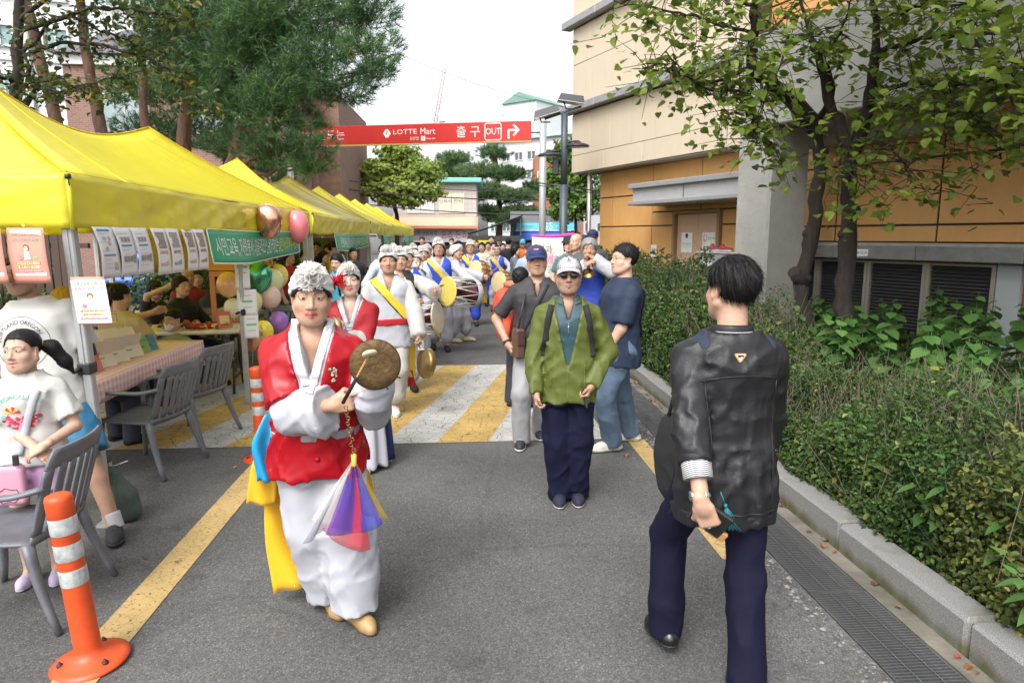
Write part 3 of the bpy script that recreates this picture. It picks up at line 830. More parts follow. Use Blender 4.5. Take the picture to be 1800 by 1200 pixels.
def lapel(g,parent,ops,w_,mat,h,zv,vw,name='collar',vx=0.0,infl=.006,v0=0.0,ztop=.36):
 """white V collar lying on the inflated garment, both sides of the opening"""
 pel,Rs=A3(g.pel),A3(g.Rs);H=g.H
 def band(P):
  q=(P-pel)@Rs;x,y,z=np.abs(q[:,0]-vx),q[:,1],q[:,2]
  e=(x-(z-zv*H)*vw-v0)/math.sqrt(1+vw*vw)
  fr=np.maximum(np.abs(e-w_*.5)-w_*.5,np.maximum(-(z-zv*H)-.02,z-ztop*H))
  bk=np.maximum(z-ztop*H,(.300*H+.006)-z)
  return np.where(y>-.01,fr,np.maximum(bk,-1)).astype(f32)
 return put(name,inflate(ops,infl)+[X(band)],h,mat,parent)
def person(label,loc,face=0,rig=None,skin=SKIN_M,lips=LIP_M,hair=None,hat=None,tops=(),bottom=None,shoes=None,q=1.0,hp=(None,None),headp=None,blush=0.,stubble=0.,brow=(.02,.016,.014),browo=1.0,arms=('hand','hand'),group=None,look=(0,0),eyes=True,eopen=1.0,legs_bare=False,name='person'):
 g=make_rig(**(rig or{}));H=g.H;sc=H/1.7
 root=thing(name,label,'person',(loc[0],loc[1],loc[2]if len(loc)>2 else 0),math.pi+rad(face),group)
 hc_=.0088*q;hh=.0036*q;hn=.0034*q if q<1.3 else .0040*q
 # the body: one continuous skin, sampled finely at head and hands
 o=[U(dseg(g.neck-[0,0,.03*sc],g.T(0,0,.16*H),.050*sc,.075*sc*g.bw),.02),U(dseg(g.T(0,0,.16*H),g.pel,.075*sc*g.bw,.085*sc*g.bw),.03)]
 fine=[(g.hc-.125*g.hsz,g.hc+.125*g.hsz,hh)]
 for i in(0,1):
  A,B,C=arm_pts(g,i);o+=[U(dseg(g.neck-[0,0,.05*sc],A,.042*sc,.040*sc),.03*sc)]
  if arms[i]is None:o+=chain([A,B],[.040*sc,.034*sc],.02*sc);continue
  k=1 if arms[i]=='arm' else .8
  o+=chain([A,B,C],[.049*sc*g.aw*k,.040*sc*g.aw*k,.028*sc*(.5+.5*g.aw)],.02*sc,.02*sc)
  ho=hand_ops(g,i,**(hp[i]or{}))
  o+=[(x[0],x[1],x[2],x[3],max(x[4],.012*sc)if j==0 else x[4],x[5])for j,x in enumerate(ho)]
  fine.append((np.min([x[1]for x in ho],0),np.max([x[2]for x in ho],0),hn))
 for i in(0,1):
  if legs_bare:o+=chain([g.hips[i],g.knee[i],(g.knee[i]*.68+g.ank[i]*.32)+np.array([0,-.008,0]),g.ank[i],g.ank[i]+g.footR[i]@np.array([0,.06,-.03])*sc],[.080*sc,.053*sc,.052*sc,.036*sc,.036*sc],.02*sc)
  else:o+=chain([g.hips[i],g.knee[i],g.ank[i]],[.060*sc,.040*sc,.030*sc],.02*sc,.02*sc)
 o+=head_ops(g,**(headp or{}))
 V,F=mesh_ops(o,max(.016,.010*q),None,fine);V=smooth_mesh(V,F,1,.35)
 n=.5+.5*np.sin(90*V[:,0])*np.sin(85*V[:,2]+2*np.sin(60*V[:,1]))
 col=np.array(skin)[None]*(1-.12*n[:,None]*np.array((.6,1.,1.1)))
 hz_=np.linalg.norm(V-(g.hc+g.Rh@np.array([0,.0,-.02])),axis=1)<.17*g.hsz
 col[hz_]=head_col(g,V[hz_],skin,lips,brow,blush,stubble,browo,smile=(headp or{}).get('smile',0))
 if q>2.2:
  qv=((V-g.hc)@g.Rh)/g.hsz;e_=np.exp(-(((np.abs(qv[:,0])-.031)/.013)**2+((qv[:,2]-.007)/.006)**2))*(qv[:,1]>.05)
  col=col*(1-.85*e_[:,None])+np.array((.03,.02,.02))*.85*e_[:,None]
 body=link('body',np_mesh('body',V,F,SKINM,True,col=col),root)
 if eyes and q<=2.2:eye_mesh(g,body,look,eopen)
 g.top=[]
 for t in tops:
  op=top_ops(g,t);put(t.get('name','shirt'),op,hc_,t['mat'],root);g.top.append(op)
 if bottom:
  g.leg=leg_ops(g,bottom);put(bottom.get('name','trousers'),g.leg,hc_,bottom['mat'],root)
 if shoes:shoe_parts(g,root,shoes,hc_)
 if hair:
  hm=hair.get('mat')or hair_mat();kw={k:v for k,v in hair.items()if k in('style','th','hl','nape','seed','amp','fr')}
  V,F=mesh_ops(hair_ops(g,**kw),hh*1.15)
  if len(V):
   n=hair.get('strands',700 if q<=1.3 else(160 if q<=2 else 0))
   parts=[(V,F)]
   if n:parts.append(strands(g,V,F,n,hair.get('slen',.035),5,hair.get('flow',(0,-.35,-1)),up=hair.get('up',.22)))
   V,F=join_np(*parts);link('hair',np_mesh('hair',V,F,hm,True),root)
 if hat:hat(g,root)
 return root,g
 # ------------------------------------------------------------------ the ground: road, paint, drain, kerb, bed
def nodes(key):
 m=bpy.data.materials.new(key);m.use_nodes=True;_mats[key]=m;n=m.node_tree
 return m,n,n.links,n.nodes['Principled BSDF']
def asphalt():
 m,n,L,b=nodes('asphalt');b.inputs['Roughness'].default_value=.88;b.inputs['Specular IOR Level'].default_value=.3
 tc=n.nodes.new('ShaderNodeTexCoord');v=tc.outputs['Object']
 def noise(sc,det=4):
  q=n.nodes.new('ShaderNodeTexNoise');q.inputs['Scale'].default_value=sc;q.inputs['Detail'].default_value=det;L.new(v,q.inputs['Vector']);return q.outputs[0]
 def ramp(src,stops):
  r=n.nodes.new('ShaderNodeValToRGB');e=r.color_ramp.elements;e[0].position,e[0].color=stops[0][0],(*stops[0][1],1);e[1].position,e[1].color=stops[-1][0],(*stops[-1][1],1)
  for p,c in stops[1:-1]:q=e.new(p);q.color=(*c,1)
  L.new(src,r.inputs[0]);return r.outputs[0]
 def mix(f,a,c,mode='MIX'):
  q=n.nodes.new('ShaderNodeMix');q.data_type='RGBA';q.blend_type=mode
  if isinstance(f,float):q.inputs[0].default_value=f
  else:L.new(f,q.inputs[0])
  L.new(a,q.inputs[6]);L.new(c,q.inputs[7]);return q.outputs[2]
 base=ramp(noise(1.1,8),[(.30,(.105,.103,.101)),(.5,(.132,.130,.127)),(.7,(.165,.162,.156))])
 vo=n.nodes.new('ShaderNodeTexVoronoi');vo.inputs['Scale'].default_value=115;L.new(v,vo.inputs['Vector'])
 st=ramp(vo.outputs['Color'],[(.0,(.55,.55,.55)),(.55,(.94,.94,.93)),(.80,(1.10,1.09,1.07)),(.95,(1.5,1.47,1.42))])
 c=mix(1.0,base,st,'MULTIPLY')
 vo2=n.nodes.new('ShaderNodeTexVoronoi');vo2.inputs['Scale'].default_value=115;vo2.feature='DISTANCE_TO_EDGE';L.new(v,vo2.inputs['Vector'])
 gap=ramp(vo2.outputs['Distance'],[(.0,(.45,.45,.45)),(.12,(1,1,1))]);c=mix(1.0,c,gap,'MULTIPLY')
 sp=ramp(noise(2.6,5),[(.62,(1,1,1)),(.72,(.70,.68,.66))]);c=mix(.8,c,sp,'MULTIPLY')
 sp2=ramp(noise(9,2),[(.77,(1,1,1)),(.80,(.35,.34,.33))]);c=mix(.9,c,sp2,'MULTIPLY')
 tone=ramp(noise(.42,3),[(.36,(.88,.88,.88)),(.5,(1,1,1)),(.64,(1.10,1.09,1.08))]);c=mix(1.0,c,tone,'MULTIPLY')
 dn=n.nodes.new('ShaderNodeMix');dn.data_type='VECTOR';dn.inputs[0].default_value=.16;L.new(v,dn.inputs[4]);nq=n.nodes.new('ShaderNodeTexNoise');nq.inputs['Scale'].default_value=1.6;nq.inputs['Detail'].default_value=5;L.new(v,nq.inputs['Vector']);L.new(nq.outputs['Color'],dn.inputs[5])
 vc=n.nodes.new('ShaderNodeTexVoronoi');vc.feature='DISTANCE_TO_EDGE';vc.inputs['Scale'].default_value=.55;L.new(dn.outputs[1],vc.inputs['Vector']);ck=ramp(vc.outputs['Distance'],[(.0,(.42,.41,.40)),(.0045,(.55,.55,.54)),(.010,(1,1,1))])
 c=mix(.22,c,ck,'MULTIPLY')
 L.new(c,b.inputs['Base Color'])
 bp=n.nodes.new('ShaderNodeBump');bp.inputs['Strength'].default_value=.55;bp.inputs['Distance'].default_value=.006;L.new(vo2.outputs['Distance'],bp.inputs['Height']);L.new(bp.outputs[0],b.inputs['Normal'])
 return m
def paint(key,col,crack=7.0,cw=.018,worn=.5):
 m,n,L,b=nodes(key);b.inputs['Roughness'].default_value=.7
 tc=n.nodes.new('ShaderNodeTexCoord');v=tc.outputs['Object']
 nz0=n.nodes.new('ShaderNodeTexNoise');nz0.inputs['Scale'].default_value=5;nz0.inputs['Detail'].default_value=3;L.new(v,nz0.inputs['Vector'])
 ad=n.nodes.new('ShaderNodeMix');ad.data_type='VECTOR';ad.inputs[0].default_value=.10;L.new(v,ad.inputs[4]);L.new(nz0.outputs['Color'],ad.inputs[5])
 vo=n.nodes.new('ShaderNodeTexVoronoi');vo.feature='DISTANCE_TO_EDGE';vo.inputs['Scale'].default_value=crack;L.new(ad.outputs[1],vo.inputs['Vector'])
 r=n.nodes.new('ShaderNodeMapRange');r.inputs[1].default_value=cw*.3;r.inputs[2].default_value=cw;L.new(vo.outputs['Distance'],r.inputs[0])
 nz=n.nodes.new('ShaderNodeTexNoise');nz.inputs['Scale'].default_value=60;nz.inputs['Detail'].default_value=8;L.new(v,nz.inputs['Vector'])
 r2=n.nodes.new('ShaderNodeMapRange');r2.inputs[1].default_value=.30;r2.inputs[2].default_value=.30+worn*.12;L.new(nz.outputs[0],r2.inputs[0])
 mu=n.nodes.new('ShaderNodeMath');mu.operation='MULTIPLY';L.new(r.outputs[0],mu.inputs[0]);L.new(r2.outputs[0],mu.inputs[1])
 nz3=n.nodes.new('ShaderNodeTexNoise');nz3.inputs['Scale'].default_value=3;nz3.inputs['Detail'].default_value=7;L.new(v,nz3.inputs['Vector'])
 cr=n.nodes.new('ShaderNodeValToRGB');e=cr.color_ramp.elements;e[0].position=.3;e[0].color=(*[c*.72 for c in col],1);e[1].position=.65;e[1].color=(*col,1);L.new(nz3.outputs[0],cr.inputs[0])
 mx=n.nodes.new('ShaderNodeMix');mx.data_type='RGBA';mx.inputs[6].default_value=(.06,.057,.05,1);L.new(cr.outputs[0],mx.inputs[7]);L.new(mu.outputs[0],mx.inputs[0])
 L.new(mx.outputs[2],b.inputs['Base Color'])
 bp=n.nodes.new('ShaderNodeBump');bp.inputs['Strength'].default_value=.4;bp.inputs['Distance'].default_value=.004;L.new(mu.outputs[0],bp.inputs['Height']);L.new(bp.outputs[0],b.inputs['Normal'])
 return m
ASPH=asphalt();PY=paint('paint_yellow',(.50,.335,.095),8.5,.022,.9);PW=paint('paint_white',(.47,.465,.44),8.5,.022,.9);PL=paint('line_yellow',(.50,.35,.14),16,.010,1.0)
CONC=M('concrete',(.30,.285,.255),.9,var=.45,vscale=5,bump=.5,bscale=70,bdist=.006,col2=None)
def rdsheet(name,quads,z,m,kind='structure',parent=None):
 mb=MB()
 for q in quads:mb.add([rd(s,t,z)for s,t in q],[tuple(range(len(q)))],0)
 o=mb.build(name,m,parent)
 if parent is None:tag(o,kind=kind)
 return o
g_=MB().add([(-300,-60,-.32),(300,-60,-.32),(300,500,-.32),(-300,500,-.32)],[(0,1,2,3)]).build('ground',M('earth',(.10,.09,.075),.95,var=.3));tag(g_,kind='structure')
mb=MB()
for(s0,s1,t0,t1)in((-6,120,-60,1.70),(19.5,120,1.70,60)):
 c=[rd(s0,t0),rd(s0,t1),rd(s1,t1),rd(s1,t0)];V=[(*p[:2],0)for p in c]+[(*p[:2],-.3)for p in c]
 mb.add(V,[(0,1,2,3),(0,4,5,1),(1,5,6,2),(2,6,7,3),(3,7,4,0)])
tag(mb.build('road',ASPH),kind='structure')
def clip_t(poly,tm,sign):
 out=[]
 for i in range(len(poly)):
  a,b=poly[i],poly[(i+1)%len(poly)];ia,ib=sign*(a[1]-tm)<=0,sign*(b[1]-tm)<=0
  if ia:out.append(a)
  if ia!=ib:k=(tm-a[1])/(b[1]-a[1]);out.append((a[0]+k*(b[0]-a[0]),tm))
 return out
hump=bpy.data.objects.new('speed_hump_markings',None);COL.objects.link(hump);tag(hump,kind='structure')
S0,S1,SLP=5.68,9.22,.245
for k in range(-16,4):
 a=.22+.445*k
 poly=[]
 N_=8
 for i in range(N_+1):s=S0+(S1-S0)*i/N_;poly.append((s,a+.445+SLP*(s-S0)+.004*math.sin(i*2.3+k)))
 poly=[(s,t)for s,t in poly];left=[(S0+(S1-S0)*i/N_,a+SLP*(S1-S0)*i/N_+.004*math.sin(i*2.3+k-1))for i in range(N_+1)]
 pl=clip_t(clip_t(list(reversed(poly))+left,1.27,1),-6.2,-1)
 if len(pl)<3:continue
 rdsheet('painted_stripe',[pl],.004,PW if k%2==0 else PY,parent=hump)
rdsheet('yellow_line',[[(s,-1.64),(s,-1.46),(s+1.2,-1.46),(s+1.2,-1.64)]for s in(-3,-1.8,-.6,.6,1.8,3.0)]+[[(4.2,-1.64),(4.2,-1.46),(5.675,-1.46),(5.675,-1.64)],[(9.23,-1.64),(9.23,-1.46),(60,-1.46),(60,-1.64)]],.0045,PL)
rdsheet('yellow_line',[[(3.42,1.41),(3.36,1.56),(5.64,1.57),(5.64,1.42)]],.0045,PL)
# drain under steel grates
DT0,DT1=1.71,2.00
mb=MB()
mb.add([rd(-3,DT0,-.24),rd(-3,DT1,-.24),rd(19.5,DT1,-.24),rd(19.5,DT0,-.24)],[(0,1,2,3)])
for t,w_ in((1.7045,.009),(2.0045,.009)):
 c=[rd(-3,t-w_/2+.0,-.24),rd(-3,t+w_/2,-.24),rd(19.5,t+w_/2,-.24),rd(19.5,t-w_/2,-.24)]
 mb.add([tuple(p)for p in c]+[(p.x,p.y,-.034)for p in c],[(4,5,6,7),(0,1,5,4),(1,2,6,5),(2,3,7,6),(3,0,4,7)])
tag(mb.build('drain_channel',M('drain_concrete',(.10,.095,.085),.95,var=.4)),kind='structure')
GRATE=M('galvanised_steel',(.16,.165,.165),.5,.45,var=.45,vscale=9,bump=.2,bscale=80)
cb=MB().box((0,0,0),(DT1-DT0-.012,.004,.030)).box((0,0,.0151),(DT1-DT0-.012,.0055,.002)).mesh('cross_bar',GRATE)
fr=MB()
for x in(-.140,.140):fr.box((x,0,-.003),(.005,.99,.036))
for y in(-.4975,.4975):fr.box((0,y,-.003),(.274,.004,.036))
frm=fr.mesh('grate_frame',GRATE)
tw=MB().tube([(0,-.495+i*.011,.0175)for i in range(91)],[.0036 if i%2 else .0024 for i in range(91)],5).mesh('twisted_bar',GRATE)
far_bars=MB()
for i in range(-24,25):far_bars.box((0,i*.0202,0),(.276,.004,.030))
far_bars=far_bars.mesh('cross_bars',GRATE)
for k in range(18):
 s=1.55+k*1.004
 nm=['nearest steel drain grate at the bottom right, in front of the kerb','second steel drain grate from the front, beside the kerb','third steel drain grate, beside the man in the black jacket'][k]if k<3 else 'steel drain grate further along the kerb, beyond the man in the black jacket'
 T=thing('drain_grate',nm,'grate',rd(s,(DT0+DT1)/2,-.019),ROAD,'steel grates over the drain')
 link('grate_frame',frm,T)
 for x in(-.046,.046):link('twisted_bar',tw,T,(x,0,0))
 if k<5:
  for i in range(-24,25):link('cross_bar',cb,T,(0,i*.0202,0))
 else:
  tag(link('cross_bars',far_bars,T),kind='stuff')
  # gutter strip, kerb stones
mb=MB();c=[rd(-3,2.01),rd(-3,2.105),rd(19.5,2.105),rd(19.5,2.01)]
mb.add([(p.x,p.y,-.004)for p in c]+[(p.x,p.y,-.3)for p in c],[(0,1,2,3),(0,4,5,1),(1,5,6,2),(2,6,7,3),(3,7,4,0)])
tag(mb.build('gutter',M('gutter_concrete',(.17,.155,.125),.92,var=.5,vscale=3.5,bump=.6,bscale=60)),kind='structure')
kerb=bpy.data.objects.new('kerb',None);COL.objects.link(kerb);tag(kerb,kind='structure')
def kerbmat():
 m,n,L,b=nodes('kerb_granite');b.inputs['Roughness'].default_value=.85
 tc=n.nodes.new('ShaderNodeTexCoord');sx=n.nodes.new('ShaderNodeSeparateXYZ');L.new(tc.outputs['Object'],sx.inputs[0])
 nz=n.nodes.new('ShaderNodeTexNoise');nz.inputs['Scale'].default_value=240;nz.inputs['Detail'].default_value=3;L.new(tc.outputs['Object'],nz.inputs['Vector'])
 cr=n.nodes.new('ShaderNodeValToRGB');e=cr.color_ramp.elements;e[0].position=.35;e[0].color=(.12,.117,.11,1);e[1].position=.66;e[1].color=(.30,.295,.285,1);L.new(nz.outputs[0],cr.inputs[0])
 nm=n.nodes.new('ShaderNodeTexNoise');nm.inputs['Scale'].default_value=7;nm.inputs['Detail'].default_value=8;mp=n.nodes.new('ShaderNodeMapping');mp.inputs['Scale'].default_value=(1,1,.35)
 L.new(tc.outputs['Object'],mp.inputs[0]);L.new(mp.outputs[0],nm.inputs['Vector'])
 mr=n.nodes.new('ShaderNodeMapRange');mr.inputs[1].default_value=.075;mr.inputs[2].default_value=.01;L.new(sx.outputs[2],mr.inputs[0])
 ad=n.nodes.new('ShaderNodeMath');ad.operation='MULTIPLY_ADD';L.new(mr.outputs[0],ad.inputs[0]);ad.inputs[1].default_value=.42;L.new(nm.outputs[0],ad.inputs[2])
 r2=n.nodes.new('ShaderNodeMapRange');r2.inputs[1].default_value=.55;r2.inputs[2].default_value=.95;L.new(ad.outputs[0],r2.inputs[0])
 mx=n.nodes.new('ShaderNodeMix');mx.data_type='RGBA';L.new(r2.outputs[0],mx.inputs[0]);L.new(cr.outputs[0],mx.inputs[6]);mx.inputs[7].default_value=(.085,.085,.035,1)
 L.new(mx.outputs[2],b.inputs['Base Color'])
 bp=n.nodes.new('ShaderNodeBump');bp.inputs['Strength'].default_value=.5;bp.inputs['Distance'].default_value=.005;L.new(nm.outputs[0],bp.inputs['Height']);L.new(bp.outputs[0],b.inputs['Normal'])
 return m
KM=kerbmat()
kst=[MB().box((0,0,0),(.165,.994,.30),b=.012+.004*i).mesh('kerb_stone',KM)for i in range(3)]
for k in range(22):
 link('kerb_stone',kst[k%3],kerb,rd(-2+k*1.0,2.19+RNG.normal()*.003,.012+RNG.normal()*.003),(RNG.normal()*.006,RNG.normal()*.006,ROAD+RNG.normal()*.004))
 # soil of the planting bed
def bedz(s,t):return .10+.10*min(1,max(0,(t-2.3)/1.5))+.03*math.sin(2.1*s+t)*math.sin(1.7*t)
mb=MB();mb.grid(lambda u,v:tuple(rd(-3+22*v,2.275+7.5*u,bedz(-3+22*v,2.275+7.5*u))),24,60)
tag(mb.build('planting_bed',M('soil',(.050,.040,.030),.95,var=.5,vscale=8,bump=.8,bscale=35,bdist=.03)),kind='structure')
# broken stones between asphalt and drain, moss, leaf litter
def chunk_mesh(name,n,smp,r0,r1,mats,seed,flat=.6):
 q=np.random.default_rng(seed);P=smp(q,n);r=r0+(r1-r0)*q.random(n)**2
 o8=np.array([(1,0,0),(0,1,0),(-1,0,0),(0,-1,0),(0,0,1),(0,0,-1)],float)
 F8=np.array([(0,1,4),(1,2,4),(2,3,4),(3,0,4),(1,0,5),(2,1,5),(3,2,5),(0,3,5)])
 V=o8[None]*(r[:,None,None]*(.65+.7*q.random((n,6,1))));a=q.random(n)*6.28;c,s=np.cos(a)[:,None],np.sin(a)[:,None]
 X_=V[:,:,0]*c-V[:,:,1]*s;Y_=V[:,:,0]*s+V[:,:,1]*c;V=np.stack([X_,Y_,V[:,:,2]*flat],2)+P[:,None]
 F=(F8[None]+6*np.arange(n)[:,None,None]).reshape(-1,3)
 return np_mesh(name,V.reshape(-1,3),F,mats,False,mi=np.repeat(q.integers(0,len(mats),n),8))
def gsm(q,n):
 s=1.2+13*q.random(n)**1.5;t=1.685-.085*np.abs(q.normal(size=n))*(.6+.4*np.sin(3*s)**2)
 return np.stack([-RS*s+RC*t,RC*s+RS*t,.003+0*s],1)
tag(link('gravel',chunk_mesh('gravel',1900,gsm,.004,.017,[M('stone_pale',(.25,.24,.22),.9),M('stone_grey',(.15,.145,.135),.9),M('stone_dark',(.08,.075,.065),.9)],4)),kind='stuff')
def leaf_geo(q,P,N,size,shape='ovate',curl=.15,up=None):
 """many leaves as one array: midrib fold, 4 triangles each; returns V,F and a per-vertex value"""
 n=len(P);N=N/(np.linalg.norm(N,axis=1,keepdims=True)+1e-9)
 d=q.normal(size=(n,3))if up is None else up+.5*q.normal(size=(n,3));d=d-N*(d*N).sum(1,keepdims=True);d/=np.linalg.norm(d,axis=1,keepdims=True)+1e-9
 e=np.cross(N,d);S=(size*(.6+.8*q.random(n)))[:,None]
 w_={'ovate':.34,'narrow':.17,'heart':.42,'round':.45}[shape];m={'ovate':.42,'narrow':.45,'heart':.32,'round':.5}[shape]
 a=P;b=P+d*S*m+e*S*w_+N*S*curl;c=P+d*S*m-e*S*w_+N*S*curl;t=P+d*S+N*S*(-curl)*(q.random((n,1)));k=P+d*S*m
 m2=m+(1-m)*.52;w2=w_*.70;k=P+d*S*(m*.9);b2=P+d*S*m2+e*S*w2+N*S*curl*.6;c2=P+d*S*m2-e*S*w2+N*S*curl*.6;m1=m*.42;bb=P+d*S*m1*(.25 if shape=='heart' else 1)+e*S*w_*.72+N*S*curl*.6;cc=P+d*S*m1*(.25 if shape=='heart' else 1)-e*S*w_*.72+N*S*curl*.6
 V=np.stack([a,bb,b,b2,t,c2,c,cc,k],1).reshape(-1,3);F=np.array([(8,i,i+1)for i in range(7)]+[(8,7,0)])
 F=(F[None]+9*np.arange(n)[:,None,None]).reshape(-1,3)
 return V,F
def leaves_mesh(name,V,F,vals,m):
 return np_mesh(name,V,F,m,False,col=np.repeat(vals,9)[:,None]*np.ones(3))
def litter(q,n):
 s=1.5+7*q.random(n);t=2.02+.09*q.random(n);return np.stack([-RS*s+RC*t,RC*s+RS*t,0*s+.004],1)
q=np.random.default_rng(9);P=litter(q,46);V,F=leaf_geo(q,P,np.array([0,0,1.])+.3*q.normal(size=(46,3)),np.full(46,.045),curl=.25)
tag(link('leaf_litter',leaves_mesh('leaf_litter',V,F,q.random(46),leafmat('dead_leaf',[(.10,.05,.02),(.20,.09,.03),(.28,.16,.06)],transl=.1))),kind='stuff')
for(px,py,c,lb)in((613,666,(.22,.07,.03),'brown fallen leaf on the asphalt left of the yellow line'),(1005,290,(.45,.28,.06),None)):
 pass
def fallen(px,py,sz,col,lb,key):
 q=np.random.default_rng(px);V,F=leaf_geo(q,np.zeros((1,3)),np.array([[.1,.1,1.]]),np.array([sz]),curl=.2);m=np_mesh('leaf',V,F,M(key,col,.7),False)
 o=link('fallen_leaf',m,None,gp(px,py,.008));tag(o,lb,'leaf')
fallen(256,977,.035,(.20,.06,.03),'small red brown fallen leaf on the grey asphalt by the orange bollard','leaf_rb')
fallen(418,820,.045,(.50,.32,.08),'yellow fallen leaf on asphalt near the second bollard','leaf_y')
fallen(310,985,.03,(.25,.16,.06),'tan fallen leaf lying on the yellow road line','leaf_t')
fallen(1690,1152,.040,(.45,.03,.02),'bright red fallen leaf in the gutter beside the kerb','leaf_red')
fallen(1098,798,.05,(.30,.12,.05),'brown fallen leaf by the white trainers near the yellow line','leaf_b2')
# ------------------------------------------------------------------ the market building on the right
Q0=Vector((5.19,10.5,0));BRZ=math.atan2(-.911,.413)
B=thing('market_building','tall building with beige panels above orange panels, concrete column and louvers','building',Q0,BRZ)
BEI=M('panel_beige',(.56,.475,.36),.62,var=.07,vscale=1.2,stretch=(2,2,.5),bump=.1,bscale=30)
ORA=M('panel_orange',(.60,.32,.11),.55,var=.13,vscale=1.0,stretch=(1.6,1.6,.6),bump=.08,bscale=20)
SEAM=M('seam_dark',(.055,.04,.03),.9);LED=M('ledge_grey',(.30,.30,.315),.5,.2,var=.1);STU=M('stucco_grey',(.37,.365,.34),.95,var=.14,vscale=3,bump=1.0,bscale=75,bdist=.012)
def bbox_(name,x0,x1,y0,y1,z0,z1,m,parent=B,b=.0):
 return MB().box(((x0+x1)/2,(y0+y1)/2,(z0+z1)/2),(x1-x0,y1-y0,z1-z0),b=b).build(name,m,parent)
bbox_('wall',-7.30,9,.02,6,-.3,7.7,SEAM)
bbox_('upper_wall',-8.00,-1.92,-.40,5.9,3.30,7.7,SEAM)
pc={}
def panel(x0,x1,z0,z1,y,m,nm,gap=.012,yc=.02):
 key=(round(x1-x0,3),round(z1-z0,3),nm)
 if key not in pc:pc[key]=MB().box((0,0,0),(x1-x0-gap,.03,z1-z0-gap),b=.006).mesh(nm,m)
 link(nm,pc[key],B,((x0+x1)/2,y+RNG.normal()*.0012,(z0+z1)/2),(RNG.normal()*.0012,0,RNG.normal()*.0012))
xs=[-7.30,-6.73,-5.13,-3.53,-1.93,-.33,1.30,2.90,4.50,6.10,7.7]
zr=[-.1,.50,1.28,1.95,2.72,3.30]
for i in range(len(xs)-1):
 x0,x1=xs[i],xs[i+1]
 if x1<-1.9:rows=[.0,.62,1.30,1.97,2.66,3.28]
 else:rows=[1.66,1.90,2.80,3.72,4.64,5.56,6.48,7.68]
 for j in range(len(rows)-1):
  z0,z1=rows[j],rows[j+1]
  if x0==-5.13 and z1<2.3:  # beside the door
   panel(-5.13,-4.32,z0,z1,0,ORA,'orange_panel',.028);continue
  if x0==-3.53 and z1<2.3:panel(-2.90,x1,z0,z1,0,ORA,'orange_panel',.028);continue
  if x0==-5.13 and z0<2.3 and z1>2.3:panel(x0,x1,2.26,z1,0,ORA,'orange_panel',.028);panel(-5.13,-4.32,z0,2.26,0,ORA,'orange_panel',.028);continue
  if x0==-3.53 and z0<2.3 and z1>2.3:panel(x0,x1,2.26,z1,0,ORA,'orange_panel',.028);panel(-2.90,x1,z0,2.26,0,ORA,'orange_panel',.028);continue
  panel(x0,x1,z0,z1,0,ORA,'orange_panel',.028)
bw=.86;n_c=7
for i in range(n_c):
 x0=-8.00+i*(8.00-1.92)/n_c;x1=x0+(8.00-1.92)/n_c
 for z0,z1 in((3.72,4.70),(4.92,5.86),(5.86,6.70),(6.92,7.7)):panel(x0,x1,z0,z1,-.415,BEI,'beige_panel',.010)
for i in range(4):
 x0=-8.00+i*(8.00-1.92)/4;panel(x0,x0+(8.00-1.92)/4,3.30,3.72,-.415,BEI,'beige_panel',.010)
for i in range(3):  # end face of the upper storey
 for z0,z1 in((3.30,4.70),(4.92,6.70),(6.92,7.7)):
  MB().box((-8.015,-.40+(i+.5)*2.0+.01,(z0+z1)/2),(.03,1.98,z1-z0-.012),b=.005).build('beige_panel',BEI,B)
for z in(4.72,6.72):
 for i in range(4):
  x0=-8.25+i*1.585;MB().box((x0+.79,-.50,z+.09),(1.578,.26,.17),b=.012).build('ledge',LED,B)
bbox_('soffit',-8.00,-1.92,-.395,.0,3.275,3.299,M('soffit_grey',(.3,.28,.25),.8))
# canopy over the door: two flanges and a web
bbox_('canopy_top_flange',-4.70,-1.2,-.95,.0,2.70,2.80,LED,b=.012);bbox_('canopy_bottom_flange',-4.70,-1.2,-.95,.0,2.37,2.45,LED,b=.012)
bbox_('canopy_web',-4.62,-1.2,-.87,.0,2.45,2.70,M('canopy_web_grey',(.35,.35,.36),.6,var=.08));bbox_('canopy_joint',-3.0,-2.985,-.876,-.86,2.45,2.70,SEAM)
# door
DR=M('door_pink',(.55,.36,.245),.5,var=.05);DF=M('door_frame_brown',(.26,.16,.085),.5)
fr_=MB();
for x in(-4.29,-2.93):fr_.box((x,-.01,1.1),(.07,.16,2.22),b=.006)
fr_.box((-3.61,-.01,2.225),(1.44,.16,.07),b=.006);fr_.build('door_frame',DF,B)
bbox_('door_leaf',-4.245,-3.60,.0,.045,.05,2.185,DR,b=.004);bbox_('door_leaf',-3.592,-2.968,.0,.045,.05,2.185,DR,b=.004)
bbox_('column',-.84,-.164,-1.57,-.82,-.2,3.30,STU,b=.03)
bbox_('concrete_beam',-.84,8,-1.57,-.35,3.30,4.60,STU,b=.02);bbox_('lower_beam',-.60,1.95,-.52,.0,3.07,3.80,STU,b=.02)
